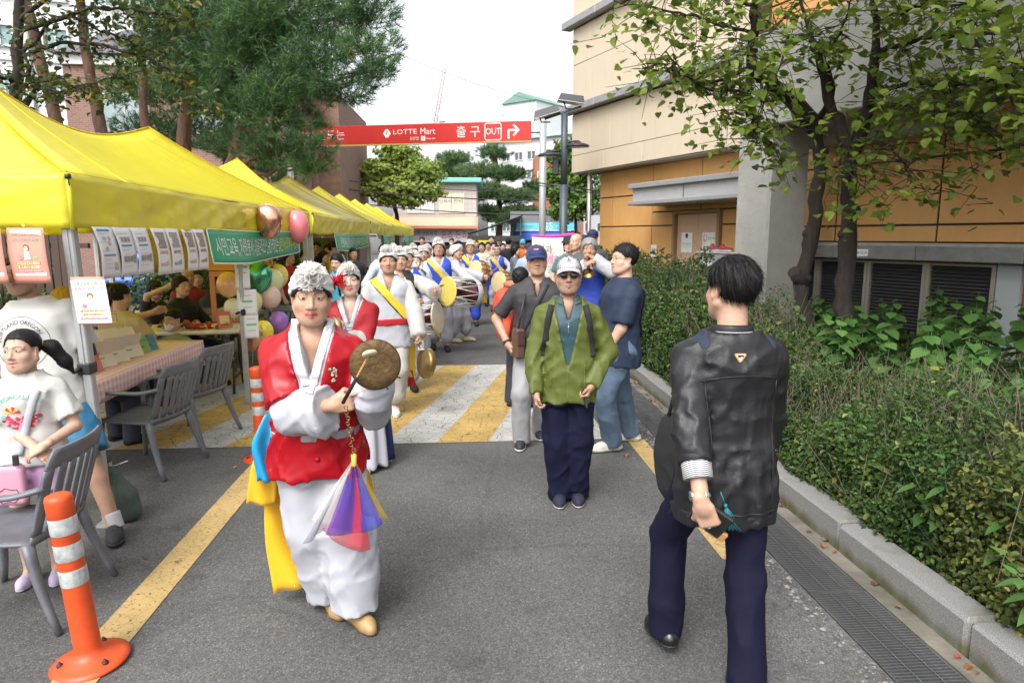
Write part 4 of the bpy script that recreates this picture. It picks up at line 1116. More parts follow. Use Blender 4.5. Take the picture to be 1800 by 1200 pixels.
# ledge and louvers
for i in range(5):bbox_('sill_ledge',-1.5+i*1.35,-1.5+i*1.35+1.344,-.26,.0,1.42,1.61,M('sill_concrete',(.20,.20,.19),.8,var=.3,vscale=4),b=.012)
bbox_('sill_cap',-1.5,6,-.20,.0,1.612,1.655,M('sill_cap_pale',(.33,.32,.28),.7,var=.2))
LFR=M('louver_frame',(.24,.22,.17),.6);SLT=M('louver_slat',(.060,.058,.060),.45,.3)
slm=MB().box((0,0,0),(.80,.055,.006),R=rotm(rad(40),0,0)).mesh('slat',SLT)
for i in range(4):
 x0=-1.46+i*.905;lv=MB();z0,z1=.12,1.40
 for x in(x0+.025,x0+.875):lv.box((x,-.045,(z0+z1)/2),(.05,.09,z1-z0),b=.004)
 for z in(z0+.02,z1-.02):lv.box((x0+.45,-.045,z),(.80,.09,.04),b=.004)
 LV=lv.build('louver_window',LFR,B)
 for k in range(25):link('slat',slm,LV,(x0+.45,-.035,z0+.07+k*.0475))
 bbox_('mullion',x0+.901,x0+.904,-.06,.0,z0,z1,SEAM)
bbox_('pillar',2.17,2.45,-.08,.0,-.2,1.41,M('pillar_grey',(.30,.32,.33),.6));bbox_('brown_pier',2.46,6,-.03,.0,-.2,1.41,M('pier_brown',(.16,.085,.05),.7))
bbox_('dark_backing',-1.5,6,.0,.018,-.2,1.6,SEAM)  # flat dark sheet close behind the louvers, no opening cut
PAP=M('paper',(.74,.74,.73),.7);INK=M('ink',(.03,.03,.035),.6);INKR=M('ink_red',(.55,.04,.04),.6);INKG=M('ink_grey',(.22,.22,.23),.6)
def bnotice(name,label,x,z,w_,h_,y,items):
 t=thing(name,label,'notice',B.matrix_basis@Vector((x,y,z)),BRZ)
 mb=MB().box((0,.0,0),(w_,.003,h_));mb.build('sheet',PAP,t)
 R=rotm(rad(90),0,0);k=MB()
 for tx,sz,x_,z_,mi in items:k.text(tx,sz,R,(x_,-.0028,z_),mi)
 k.build('print',[INK,INKR,INKG],t);return t
B.matrix_basis=Matrix.Translation(Q0)@Matrix.Rotation(BRZ,4,'Z')
n1=bnotice('door_notice','white notice with a dark shield crest on the left door leaf',-3.93,1.62,.34,.40,-.004,[('외부인 출입금지',.042,0,-.03,0),('관계자 외 출입을 금합니다',.024,0,-.08,2),('시설관리팀',.024,0,-.12,2)])
MB().prism([(-.045,.06),(-.035,.0),(0,-.035),(.035,0),(.045,.06),(0,.075)],.002,R=rotm(rad(90),0,0),c=(0,-.002,.11)).build('crest',INK,n1)
n2=bnotice('door_notice','white no smoking notice with red square on the right door leaf',-3.27,1.62,.36,.40,-.004,[('금연구역',.055,.07,.08,0),('이곳은 금연구역입니다',.026,0,-.08,2),('◀━',.04,0,-.15,1)])
mb=MB();
for x,z,a,b_ in((-.10,.145,.09,.008),(-.10,.03,.09,.008),(-.141,.0875,.008,.12),(-.059,.0875,.008,.12)):mb.box((x,-.003,z),(a,.002,b_))
mb.box((-.10,-.003,.06),(.05,.002,.012));mb.build('no_smoking_sign',INKR,n2)
bnotice('toilet_sign','small white toilet sign with a red arrow on the orange wall',-5.02,1.43,.20,.26,-.020,[('화장실',.055,0,.03,0),('━',.10,.01,-.05,1),('◀',.06,-.05,-.05,1)])
bnotice('ledge_notice','white strip with lettering stuck on the grey ledge behind the trees',.30,1.51,.36,.10,-.264,[('WIN/#15/A',.07,0,0,0)])
# box by the door with trainers on it
t=thing('meter_box','grey metal cabinet beside the door, left of the column','cabinet',B.matrix_basis@Vector((-2.25,-.45,0)),BRZ)
MB().box((0,0,.72),(1.0,.5,1.44),b=.015).build('cabinet_body',M('cabinet_grey',(.25,.25,.245),.6,var=.15),t)
mb=MB();mb.box((-.2,-.252,1.25),(.22,.004,.07));mb.box((.18,-.252,1.25),(.22,.004,.07));mb.build('label_plate',PAP,t)
MB().box((0,0,1.455),(1.04,.54,.028),b=.006).build('lid',M('lid_grey',(.36,.36,.355),.5),t)
for i,(dx,lb)in enumerate(((-.30,'left one of two dark red trainers on the grey cabinet'),(-.02,'right one of two dark red trainers on the grey cabinet'))):
 tr=thing('trainer',lb,'shoe',B.matrix_basis@Vector((-2.25+dx,-.45,1.469)),BRZ+.3,'trainers on the grey cabinet')
 op=chain([(-.09,0,.055),(0,0,.05),(.10,0,.04)],[.045,.042,.036],.02)+[U(dseg((-.07,0,.06),(-.06,0,.11),.04,.035),.02),halfspace((0,0,.03),(0,0,-1))]
 put('upper',op,.008,M('trainer_red',(.22,.02,.03),.7),tr)
 put('sole',inflate(chain([(-.09,0,.055),(0,0,.05),(.10,0,.04)],[.045,.042,.036],.02),.004)+[halfspace((0,0,.0),(0,0,-1)),halfspace((0,0,.032),(0,0,1))],.007,M('trainer_sole',(.7,.7,.68),.6),tr)
 # flag pole, lamp post
STEEL=M('brushed_steel',(.45,.44,.42),.3,.8,var=.1)
t=thing('flagpole','tall bare steel flagpole with a ball top at the building corner','flagpole',(1.885,17.0,0))
MB().tube([(0,0,0),(0,0,3.2)],.055,12).build('lower_pole',STEEL,t);MB().tube([(0,0,3.2),(0,0,6.62)],.040,12).build('upper_pole',STEEL,t)
MB().lathe([(0.02,6.6)]+[(.085*math.sin(a*math.pi/8),6.70-.085*math.cos(a*math.pi/8))for a in range(1,9)],14).build('ball_finial',STEEL,t)
DP=M('post_slate',(.075,.095,.115),.5,.3,var=.15);DK=M('lamp_dark',(.05,.05,.055),.45,.4);LAMPG=M('lamp_glass',(.55,.55,.52),.2)
t=thing('lamp_post','dark slate lamp post carrying two floodlights and two round lamps','lamp post',(1.15,15.5,0));t.scale=(.87,)*3
MB().tube([(0,0,0),(0,0,3.3)],.105,14).tube([(0,0,3.3),(0,0,5.05)],.085,14).build('post',DP,t)
MB().tube([(-.5,0,4.92),(.42,0,5.22)],.03,8).build('cross_arm',DP,t)
def flood(x,z,ry):
 mb=MB();R=rotm(0,rad(ry),rad(0))
 mb.add([(-.28,-.16,.10),(.28,-.16,.10),(.28,.16,.10),(-.28,.16,.10),(-.34,-.20,-.07),(.34,-.20,-.07),(.34,.20,-.07),(-.34,.20,-.07)],[(3,2,1,0)[::-1],(0,1,5,4)[::-1],(1,2,6,5)[::-1],(2,3,7,6)[::-1],(3,0,4,7)[::-1]],0,R,(x,0,z))
 mb.box((x,0,z),(.68,.40,.012),1,R,0,(0,0,-.075));mb.tube([(x-.2,0,z-.02),(x-.12,0,z-.22),(x+.1,0,z-.22)],.018,6,0)
 return mb.build('floodlight',[DK,LAMPG],t)
flood(.16,5.38,8);flood(-.46,5.06,-16)
for x,z in((.34,4.28),(-.38,4.05)):
 mb=MB().lathe([(.0,.12),(.05,.11),(.09,.06),(.24,.02),(.30,-.02),(.30,-.04),(.20,-.05)],20,c=(x,0,z));mb.tube([(x,0,z+.10),(x*.3,0,z+.08)],.025,8);pl_=mb.build('round_lamp',DK,t)
 MB().lathe([(.20,-.051),(.0,-.075)],20,c=(x,0,z),caps=False).build('lamp_glass',LAMPG,pl_)
MB().box((-.22,-.05,3.75),(.16,.10,.42),b=.02,R=None).build('speaker_box',DK,t)
MB().tube([(-.75,0,3.36),(.9,0,3.14)],.018,6).tube([(-.75,.02,3.30),(.9,.02,3.08)],.012,6).build('banner_bar',DK,t)
# gate sign over the road, on two poles
SW=Vector((-5.72,18.0,0));SE=Vector((.735,16.9,0));gd=(SE-SW);gl=gd.length;grz=math.atan2(gd.y,gd.x)
t=thing('gate_sign','long red overhead sign with white lettering and a turn arrow spanning the road','sign',SW,grz)
POLE=M('sign_pole_grey',(.40,.42,.44),.5,.3)
MB().tube([(0,.06,0),(0,.06,4.65)],.075,12).build('pole',POLE,t);MB().tube([(gl,.06,0),(gl,.06,4.55)],.085,12).build('pole',POLE,t)
RED=M('sign_red',(.55,.025,.02),.45,var=.06);
sb=MB().box((gl/2,0,4.24),(gl-.55,.07,.46),b=.006);sb.build('sign_board',RED,t)
MB().box((gl/2,-.002,3.995),(gl-.55,.09,.028)).build('bottom_trim',M('trim_yellow',(.55,.42,.15),.6),t)
MB().tube([(0,.03,4.2),(.28,.03,4.2)],.02,6).tube([(gl-.28,.03,4.2),(gl,.03,4.2)],.02,6).build('bracket',DK,t)
WHT=M('sign_white',(.78,.78,.77),.5);R90=rotm(rad(90),0,0);L_=gl-.55;X0=.275
k=MB();Y_=-.038
k.text('차량 인도는',.27,R90,(X0+L_*.105,Y_,4.24));k.text('LOTTE',.165,R90,(X0+L_*.475,Y_,4.285),sx=1.25,extrude=.001);k.text('Mart',.215,R90,(X0+L_*.572,Y_,4.285),sx=.95)
k.text('삼양점',.085,R90,(X0+L_*.515,Y_,4.12));k.text('map.ssu',.075,R90,(X0+L_*.585,Y_,4.12));k.text('출 구',.29,R90,(X0+L_*.742,Y_,4.235));k.text('OUT',.21,R90,(X0+L_*.845,Y_,4.24),sx=.85)
lx=X0+L_*.398
k.prism([(-.10,0),(-.03,-.10),(.03,-.10),(.10,0),(.03,.10),(-.03,.10)],.003,R=R90,c=(lx,Y_+.0015,4.26))
k.box((X0+L_*.553,Y_,4.12),(.11,.003,.11))
cx=X0+L_*.845
for a,b_,w_,h_ in((0,.195,.34,.022),(0,-.195,.34,.022),(-.20,0,.022,.33),(.20,0,.022,.33)):k.box((cx+a,Y_,4.24+b_),(w_,.003,h_))
for a,b_ in((1,1),(1,-1),(-1,1),(-1,-1)):k.box((cx+a*.185,Y_,4.24+b_*.18),(.042,.003,.022),R=rotm(0,rad(a*b_*45),0))
ax=X0+L_*.925
k.box((ax-.10,Y_,4.17),(.045,.003,.22));k.box((ax,Y_,4.265),(.22,.003,.045));k.box((ax+.085,Y_-.0005,4.325),(.19,.003,.045),R=rotm(0,rad(45),0));k.box((ax+.085,Y_-.001,4.205),(.19,.003,.045),R=rotm(0,rad(-45),0))
k.build('lettering',WHT,t)
k=MB();k.text('ℓ',.14,R90,(lx,Y_-.003,4.26));k.text('V',.09,R90,(X0+L_*.553,Y_-.003,4.12));k.build('logo_marks',RED,t)
# ------------------------------------------------------------------ buildings beyond
BRICK_M=M('brick_wall_red',(.26,.135,.10),.9,var=.35,vscale=14,bump=.5,bscale=40)
def brickmat(key,c1,c2,mortar,scale=1.0):
 m,n,L,b=nodes(key);b.inputs['Roughness'].default_value=.9
 tc=n.nodes.new('ShaderNodeTexCoord');mp=n.nodes.new('ShaderNodeMapping');mp.inputs['Rotation'].default_value=(rad(90),0,0)
 sx=n.nodes.new('ShaderNodeSeparateXYZ');cx=n.nodes.new('ShaderNodeCombineXYZ');L.new(tc.outputs['Object'],sx.inputs[0])
 ad=n.nodes.new('ShaderNodeMath');ad.operation='ADD';L.new(sx.outputs[0],ad.inputs[0]);L.new(sx.outputs[1],ad.inputs[1]);L.new(ad.outputs[0],cx.inputs[0]);L.new(sx.outputs[2],cx.inputs[1])
 bt=n.nodes.new('ShaderNodeTexBrick');bt.inputs['Scale'].default_value=scale;bt.inputs['Brick Width'].default_value=.22;bt.inputs['Row Height'].default_value=.075;bt.inputs['Mortar Size'].default_value=.008
 bt.inputs['Color1'].default_value=(*c1,1);bt.inputs['Color2'].default_value=(*c2,1);bt.inputs['Mortar'].default_value=(*mortar,1);L.new(cx.outputs[0],bt.inputs['Vector']);L.new(bt.outputs[0],b.inputs['Base Color'])
 bp=n.nodes.new('ShaderNodeBump');bp.inputs['Strength'].default_value=.4;bp.inputs['Distance'].default_value=.01;L.new(bt.outputs['Fac'],bp.inputs['Height']);bp.invert=True;L.new(bp.outputs[0],b.inputs['Normal'])
 return m
GLS=M('window_glass',(.10,.13,.14),.08,.0,var=.3,vscale=2);GLB=M('window_glass_pale',(.30,.37,.38),.12,var=.3,vscale=1.5);WFR=M('window_frame_white',(.66,.66,.65),.5);WFD=M('window_frame_dark',(.06,.065,.07),.5)
def window(parent,x,z,w_,h_,y,glass=GLS,frame_=WFR,mull=1,depth=.10,fw=.06):
 mb=MB()
 for sx in(-1,1):mb.box((x+sx*(w_/2-fw/2),y-depth/2+.02,z),(fw,depth,h_))
 for sz in(-1,1):mb.box((x,y-depth/2+.02,z+sz*(h_/2-fw/2)),(w_-2*fw,depth,fw))
 for i in range(mull):mb.box((x-w_/2+w_*(i+1)/(mull+1),y-depth/2+.025,z),(fw*.8,depth*.7,h_-2*fw))
 wn=mb.build('window',frame_,parent);MB().box((x,y-.025,z),(w_-fw,.02,h_-fw)).build('pane',glass,wn);return wn
def sill(parent,x,z,w_,y,m):MB().box((x,y-.06,z),(w_,.14,.06)).build('sill',m,parent)
# brick buildings on the left, behind the pines
BRK=brickmat('brick_red',(.27,.135,.10),(.20,.10,.08),(.26,.22,.19));BRO=brickmat('brick_orange',(.40,.13,.05),(.33,.10,.045),(.30,.2,.15))
t=thing('brick_building','red brick house with grey hipped roof and white framed window behind the pine trunks','building',(-12.6,27,0),rad(6))
MB().box((0,3,4.2),(8.2,6,8.4)).build('wall',BRK,t)
mb=MB();mb.add([(-4.4,-.35,8.4),(4.4,-.35,8.4),(4.4,6.4,8.4),(-4.4,6.4,8.4),(-2.6,2.2,9.9),(2.6,2.2,9.9)],[(3,2,1,0),(0,1,5,4),(1,2,5),(2,3,4,5),(3,0,4)]);mb.build('roof',M('roof_slate',(.13,.12,.135),.8,var=.2),t)
MB().box((0,-.02,8.2),(8.4,.25,.34)).build('eaves_band',M('eaves_white',(.62,.62,.60),.7),t)
for x,z in((1.3,6.35),(-2.0,6.35),(1.3,3.1),(-2.0,3.1)):window(t,x,z,1.75,1.35,-.02,GLB,WFR,1);sill(t,x,z-.72,1.95,0,WFR)
window(t,3.2,3.1,.9,1.35,-.02,GLB,WFR,0)
t=thing('brick_building','long brown brick building with dark windows behind the big pine and the gate sign','building',(-12.9,31,0),rad(3))
MB().box((-.4,4,3.9),(9.2,8,7.8)).build('wall',BRK,t);MB().box((4.6,4.6,4.0),(1.1,8,8.1)).build('stair_tower',BRK,t)
MB().box((-.4,-.03,7.86),(9.3,.3,.14)).build('coping',M('coping',(.2,.19,.18),.8),t)
for x in(-4.0,-1.9,.3,2.5):
 for z in(2.9,5.9):window(t,x,z,1.25,1.5,-.02,GLS,WFD,1);sill(t,x,z-.8,1.4,0,WFD)
MB().box((3.62,-.03,3.9),(.75,.08,7.0)).build('window_strip',WFD,t)
for z in(1.4,2.6,3.8,5.0,6.2):MB().box((3.62,-.085,z),(.62,.02,.95)).build('pane',GLB if z in(2.6,5.0)else GLS,t)
# tall white apartment block far left
t=thing('apartment_block','tall white apartment block with green tinted windows at the top left','building',(-33,44,0),rad(20))
WAL=M('render_white',(.70,.71,.72),.85,var=.06,vscale=.6)
MB().box((0,6,14),(24,12,28)).build('wall',WAL,t)
for i in range(8):
 for j in range(8):window(t,-10.3+i*2.95,2.4+j*2.9,1.5,1.35,-.02,M('window_teal',(.25,.38,.38),.12,var=.3),WFR,1,.18,.1)
for x in(-8.8,-2.9,3.0,8.9):MB().tube([(x,-.1,0),(x,-.1,27)],.09,8).build('drain_pipe',M('pipe_grey',(.3,.31,.32),.6),t)
for z in(6.8,12.6,18.4):MB().box((0,-.06,z),(24.05,.10,.12)).build('string_course',M('course_grey',(.5,.51,.52),.8),t)
# restaurant with an awning at the end of the road
t=thing('restaurant','two storey tiled restaurant with a salmon awning at the end of the road','building',(-5.0,45,0),rad(2))
TILE=M('facade_tile',(.52,.47,.44),.6,var=.08,vscale=2)
MB().box((0,3.5,2.55),(5.4,7,5.1)).build('wall',TILE,t)
mb=MB()
for i in range(19):mb.box((-2.7+i*.3,-.004,3.9),(.012,.006,2.2))
for i in range(8):mb.box((0,-.004,2.9+i*.3),(5.4,.006,.012))
tag(mb.build('tile_joints',M('joint_grey',(.36,.33,.31),.9),t),kind='stuff')
MB().box((-.2,.0,1.15),(5.0,.06,2.3)).build('ground_floor',brickmat('brick_tan',(.42,.27,.17),(.50,.34,.22),(.5,.42,.34)),t)
MB().box((.1,3.3,5.28),(5.9,7.6,.30),b=.04).build('roof_edge',M('roof_teal',(.20,.50,.45),.6),t)
mb=MB();mb.slab(lambda u,v:(-2.9+5.7*u,-.05-1.45*v,2.98-.62*v-.05*math.sin(v*math.pi)),12,6,.03);aw=mb.build('awning',M('awning_salmon',(.62,.40,.28),.75,var=.08),t)
MB().box((-.05,-1.51,2.29),(5.7,.03,.16)).build('valance',M('valance_orange',(.62,.25,.13),.75),aw)
for x,w_ in((-1.35,.85),(-.45,.85),(.68,.80),(1.52,.80)):
 MB().box((x,-.035,3.85),(w_,.05,1.25)).build('window_poster',M('poster_cream',(.68,.62,.48),.6)if x>0 else M('poster_white',(.68,.70,.66),.6),t)
k=MB()
for tx,x,sz,mi in(('액',-1.35,.55,1),('주',-.45,.55,1),('단체석',.70,.30,0),('완비',1.52,.36,0)):k.text(tx,sz,R90,(x,-.065,3.95),mi)
for x in(-1.35,-.45,.68,1.52):k.text('영업시간 11:00 - 22:00',.065,R90,(x,-.065,3.35),0)
k.build('window_lettering',[INK,INKR],t)
bn=thing('restaurant_banner','pale banner with red restaurant lettering hung below the salmon awning','banner',t.matrix_basis@Vector((0,-1.0,0))if False else Vector((-5.03,43.95,0)),rad(2))
MB().box((.0,0,1.78),(4.5,.02,.82)).build('cloth',M('banner_lilac',(.66,.60,.66),.7),bn)
k=MB();k.text('복권방옆 냉동삼겹',.27,R90,(-.75,-.014,1.92),0);k.text('돈죠 돈죠',.52,R90,(1.35,-.014,1.80),1,sx=.82);k.text('예약 02-988-7745',.15,R90,(-.7,-.014,1.52),0);k.build('lettering',[INK,INKR],bn)
mb=MB();mb.lathe([(.0,-.16),(.14,-.08),(.16,.04),(.10,.14),(0,.17)],10,R=R90,c=(-1.95,-.02,1.85));mb.build('pig_mark',M('mark_pink',(.6,.35,.28),.7),bn)
MB().box((2.25,-.06,1.35),(.55,.04,.55)).build('wall_plate',INK,t);MB().box((-.3,-.06,1.25),(3.6,.06,.14)).build('shutter_box',INK,t)
for x,m_ in((-1.6,GLS),(-.5,GLS),(.9,M('door_white',(.7,.7,.68),.6))):MB().box((x,-.05,.55),(.95,.04,1.1)).build('shop_door',m_,t)
# grey marquee and convenience store
t=thing('marquee','dark grey canopy tent standing between the restaurant and the shop','canopy',(-.75,37.5,0),0)
mb=MB();mb.slab(lambda u,v:(-1.6+2.9*u,-1.2+2.4*v,1.92+.93*max(0,u)**1.15-.06*math.sin(math.pi*v)),10,4,.02);mb.build('roof',M('tarp_green_grey',(.12,.145,.135),.7,var=.15),t)
MB().box((-.2,-1.15,1.62),(2.8,.03,.30)).build('valance',M('tarp_black',(.04,.04,.042),.7),t)
for x in(-1.5,1.2):MB().tube([(x,-1.1,0),(x,-1.1,2.1 if x<0 else 2.75)],.04,8).build('post',DK,t)
MB().box((-.9,-1.2,1.35),(1.0,.03,.35)).build('yellow_panel',M('panel_yellow',(.72,.60,.04),.6),t)
t=thing('convenience_store','grey convenience store with cyan sign band and blue awning','shop',(1.85,38.5,0),0)
MB().box((0,3,1.55),(3.9,6,3.1)).build('wall',M('store_grey',(.20,.20,.215),.7,var=.08),t)
mb=MB();mb.box((-.0,-.06,2.28),(3.2,.10,.36));mb.build('sign_band',M('sign_cyan',(.16,.60,.66),.4),t);MB().box((0,-.06,2.06),(3.3,.11,.06)).build('sign_edge',WHT,t)
k=MB();k.text('GS',.55,R90,(.10,-.125,2.28),0,sx=1.0,extrude=.01);k.text('25',.55,R90,(.82,-.125,2.28),1,extrude=.01);k.text('Lifestyle Platform',.12,R90,(-1.1,-.118,2.28),2);k.build('lettering',[WHT,M('letter_cyan',(.10,.52,.62),.4),M('letter_teal',(.05,.25,.3),.5)],t)
mb=MB();mb.slab(lambda u,v:(-1.75+3.5*u,-.1-1.0*v,1.95-.42*v),8,3,.03);mb.build('awning',M('awning_blue',(.03,.09,.42),.7),t)
MB().box((0,-.02,.75),(3.4,.04,1.5)).build('shop_window',GLS,t)
# white apartment slab, its lift tower, and a crane behind
t=thing('apartment_block','stepped white apartment slab with a green edged lift tower beyond the gate sign','building',(2.6,92,0),rad(-38));t.scale=(1,1,.83)
MB().box((0,5,8.6),(15,10,17.2)).build('wall',WAL,t);MB().box((-3.2,5,20.3),(5.6,7,6.2)).build('lift_tower',WAL,t)
mb=MB();mb.add([(-6.2,1.2,23.4),(-.2,1.2,23.4),(-.2,8.8,23.4),(-6.2,8.8,23.4),(-3.2,1.2,25.0),(-3.2,8.8,25.0)],[(0,1,4),(2,3,5),(1,2,5,4),(3,0,4,5),(3,2,1,0)]);mb.build('tower_gable',M('edge_green',(.16,.30,.24),.7),t)
mb=MB();mb.add([(-7.8,-.6,17.2),(7.8,-.6,17.2),(7.8,10.6,17.2),(-7.8,10.6,17.2),(-5,5,19),(7.0,5,19)],[(0,1,5,4),(1,2,5),(2,3,4,5),(3,0,4),(3,2,1,0)]);mb.build('roof',M('roof_green_grey',(.30,.38,.34),.7),t)
for i in range(7):
 for j in range(5):window(t,-6.3+i*2.1,3.5+j*2.8,1.5,1.4,-.02,GLS,WFR,1,.14,.12)
for i in range(3):
 for j in range(5):
  wn=MB().box((7.52,2+i*3,3.5+j*2.8),(.06,1.5,1.4)).build('window',WFR,t);MB().box((7.55,2+i*3,3.5+j*2.8),(.04,1.3,1.2)).build('pane',GLS,wn)
for k_ in range(4):MB().box((-6.1,1.4,18.2+k_*1.2),(.5,.5,.35)).build('vent',WAL,t)
t=thing('side_house','orange brick house glimpsed behind the lamp posts','building',(4.2,62,0),0)
MB().box((0,3,4.4),(4.4,6,8.8)).build('wall',BRO,t);window(t,-1.4,6.8,1.1,1.2,-.02,GLB,WFR,1);window(t,-1.4,3.6,1.1,1.2,-.02,GLS,WFR,1)
t=thing('tower_crane','red and white tower crane with a raised lattice jib, far behind the gate sign','crane',(-22,200,0),0);t.scale=(.62,.62,.72)
CRR=M('crane_red_hazed',(.62,.40,.38),.6);CRW=M('crane_white',(.66,.66,.66),.6)  # red paled in its base colour to imitate distance haze
def lattice(mb,a,b,w_,n,mi=0,r=.09):
 a,b=np.array(a,float),np.array(b,float);A=frame(b-a,(0,1,0));c=[(A[:,0]*sx+A[:,1]*sy)*w_/2 for sx,sy in((1,1),(1,-1),(-1,-1),(-1,1))]
 for q in c:mb.tube([a+q,b+q],r,5,mi)
 for i in range(n):
  for j in range(4):mb.tube([a+(b-a)*i/n+c[j],a+(b-a)*(i+1)/n+c[(j+1)%4]],r*.6,4,mi)
mb=MB();lattice(mb,(0,0,0),(0,0,44),1.9,22);mb.build('mast',CRW,t)
mb=MB();lattice(mb,(.5,0,46),(5.2,0,67),1.3,16,0,.14);mb.build('jib',CRR,t)
mb=MB();lattice(mb,(-1.0,0,47),(-3.5,0,58),1.0,8);mb.tube([(-3.5,0,58),(5.2,0,67)],.07,4).tube([(-3.5,0,58),(-5,0,47)],.07,4);mb.build('back_mast',CRW,t)
MB().box((-.5,0,45.6),(9.5,2.2,1.2)).build('counter_deck',CRR,t);MB().box((3.6,0,48.2),(3.0,2.4,3.4),b=.3).build('cab',CRW,t);MB().box((-4.2,0,47.2),(2.6,2.2,2.0),b=.1).build('counterweight',CRW,t)
# overhead cables
def cable(a,b,sag,r,lb):
 a,b=Vector(a),Vector(b);P=[a.lerp(b,i/16)-Vector((0,0,sag*4*(i/16)*(1-i/16)))for i in range(17)]
 tag(MB().tube([tuple(p)for p in P],r,5).build('cable',M('cable_black',(.02,.02,.022),.6)),lb,'cable')
cable((-13,33,5.0),(7,36,4.05),.5,.020,'upper black overhead cable sagging across the end of the road')
cable((-13,33,4.6),(7,36,3.75),.55,.030,'thick black cable bundle in the middle of the overhead wires')
cable((-13,33,4.1),(7,35,2.95),.6,.026,'lowest black overhead cable just above the salmon awning')
cable((-10,60,17),(10,62,12.0),.8,.018,'thin high wire crossing the white sky above the gate sign')
# ------------------------------------------------------------------ trees
BARK=M('bark_pine',(.115,.062,.042),.95,var=.55,vscale=7,bump=1.0,bscale=18,bdist=.03,stretch=(1,1,.3))
BARKD=M('bark_dark',(.034,.026,.021),.95,var=.5,vscale=10,bump=1.0,bscale=30,bdist=.02,stretch=(1,1,.25))
def limb(mb,pts,r0,r1,n=9,jit=.02,seed=0,sub=4):
 q=np.random.default_rng(seed);P=np.array(pts,float);k=len(P)
 u=np.linspace(0,k-1,(k-1)*sub+1);Q=np.stack([np.interp(u,np.arange(k),P[:,i])for i in range(3)],1)
 for _ in range(2):Q[1:-1]=.25*Q[:-2]+.5*Q[1:-1]+.25*Q[2:]
 Q[1:-1]+=q.normal(size=(len(Q)-2,3))*jit
 rr=np.linspace(r0,r1,len(Q))*(1+.08*q.normal(size=len(Q)));mb.tube(Q.tolist(),rr,n);return Q
def needle_tufts(q,C,D,n_per,L,w_):
 """pine needles: every tuft a spray of thin triangles round its twig direction"""
 n=len(C);D=D/(np.linalg.norm(D,axis=1,keepdims=True)+1e-9)
 d=D[:,None]*.75+q.normal(size=(n,n_per,3))*.62;d/=np.linalg.norm(d,axis=2,keepdims=True)
 s=np.cross(d,q.normal(size=(n,n_per,3)));s/=np.linalg.norm(s,axis=2,keepdims=True)+1e-9
 b=C[:,None]+D[:,None]*(q.random((n,n_per,1))*.8-.5)*L;l=L*(.65+.6*q.random((n,n_per,1)))
 V=np.stack([b-s*w_,b+s*w_,b+d*l],2).reshape(-1,3);return V,np.arange(len(V)).reshape(-1,3)
PINE=leafmat('pine_needles',[(.032,.075,.030),(.060,.130,.048),(.10,.19,.062),(.17,.26,.085)],.55,.20)
def pine(label,base,trunk,clumps,seed,limbs=(),n_per=16,L=.12,w_=.0042,dens=420,name='pine_tree',r0=.16,leaf=PINE,hint=None):
 """clumps: (centre, radii); each a flat cloud of tufts fed by a limb from the trunk"""
 q=np.random.default_rng(seed);base=Vector(base);t=thing(name,label,'tree',base)
 bo=np.array(base);mb=MB();T=limb(mb,[np.array(p)-bo for p in trunk],r0,r0*.55,10,.012,seed)
 mb.build('trunk',BARK,t)
 C=[];D=[];vals=[]
 lb=MB()
 for(c,r)in clumps:
  c=np.array(c,float)-bo;r=np.array(r,float);j=int(np.argmin(np.linalg.norm(T-c,axis=1)+.6*np.maximum(T[:,2]-c[2],0)))
  limb(lb,[T[j],(T[j]+c)/2+[0,0,-.1],c],.045*r0/.16+.01,.012,6,.03,int(abs(c[0]*100)))
  vol=r[0]*r[1]*r[2];k=max(40,int(dens*vol**.67))
  p=q.normal(size=(k,3));p/=np.linalg.norm(p,axis=1,keepdims=True);p*=(q.random((k,1))**.38)
  nz=1+.28*np.sin(5*p[:,:1]+seed)*np.sin(6*p[:,1:2]);p*=nz
  pc_=c+p*r;C.append(pc_);D.append(p*np.array([1,1,.6])+[0,0,.45]);
  vals.append(np.clip(.45+.16*q.normal(size=k)+.14*q.normal(),0,1))
  for i in range(6):
   e=c+p[i]*r*.8;lb.tube([tuple(c*.7+T[j]*.3 if i%2 else c),tuple((c+e)/2+[0,0,.03]),tuple(e)],[.012,.008,.004],4)
 lb.build('limbs',BARK,t)
 C=np.vstack(C);D=np.vstack(D);vals=np.concatenate(vals)
 V,F=needle_tufts(q,C,D,n_per,L,w_)
 tag(link('crown',np_mesh('crown',V,F,leaf,False,col=np.repeat(vals,3*n_per)[:,None]*np.ones(3)),t),kind='stuff')
 return t
 # big pine over the road edge: clumps surveyed at 13-15 m
def cl(px,py,f,rx,ry,rz):return(fp(px,py,f),(rx,ry,rz))
pine('big dark green pine whose boughs hang in front of the red gate sign',fp(385,400,14.5)*Vector((1,1,0))if False else Vector((-6.2,14.6,0)),[(-6.2,14.6,0),fp(395,330,14.6),fp(430,230,14.6),fp(470,120,14.5),fp(500,10,14.4),fp(505,-120,14.4)],[cl(640,90,13.2,.75,.7,.38),cl(560,40,13.6,.9,.8,.5),cl(480,60,13.6,.9,.8,.5),cl(600,150,12.9,.75,.6,.36),cl(520,150,13.2,.9,.7,.42),cl(500,215,13.2,.8,.7,.35),cl(545,250,12.8,.55,.5,.22),cl(480,265,13.4,.75,.6,.28),cl(545,290,13,.5,.45,.2),cl(430,100,14,.9,.9,.55),cl(420,30,14,1.0,.9,.55),cl(640,20,13.4,.7,.7,.42),cl(580,-40,14,1.2,1.0,.5),cl(400,-40,14.5,1.3,1.0,.6),cl(660,125,13,.42,.4,.2),cl(410,185,14.2,.7,.7,.38),cl(500,-20,14,1.1,1.0,.5),cl(470,165,12.9,.6,.5,.32),cl(450,20,13.2,.8,.6,.4),cl(540,100,13.0,.7,.5,.36)],21,dens=620,n_per=18,L=.19,r0=.20,w_=.0062)
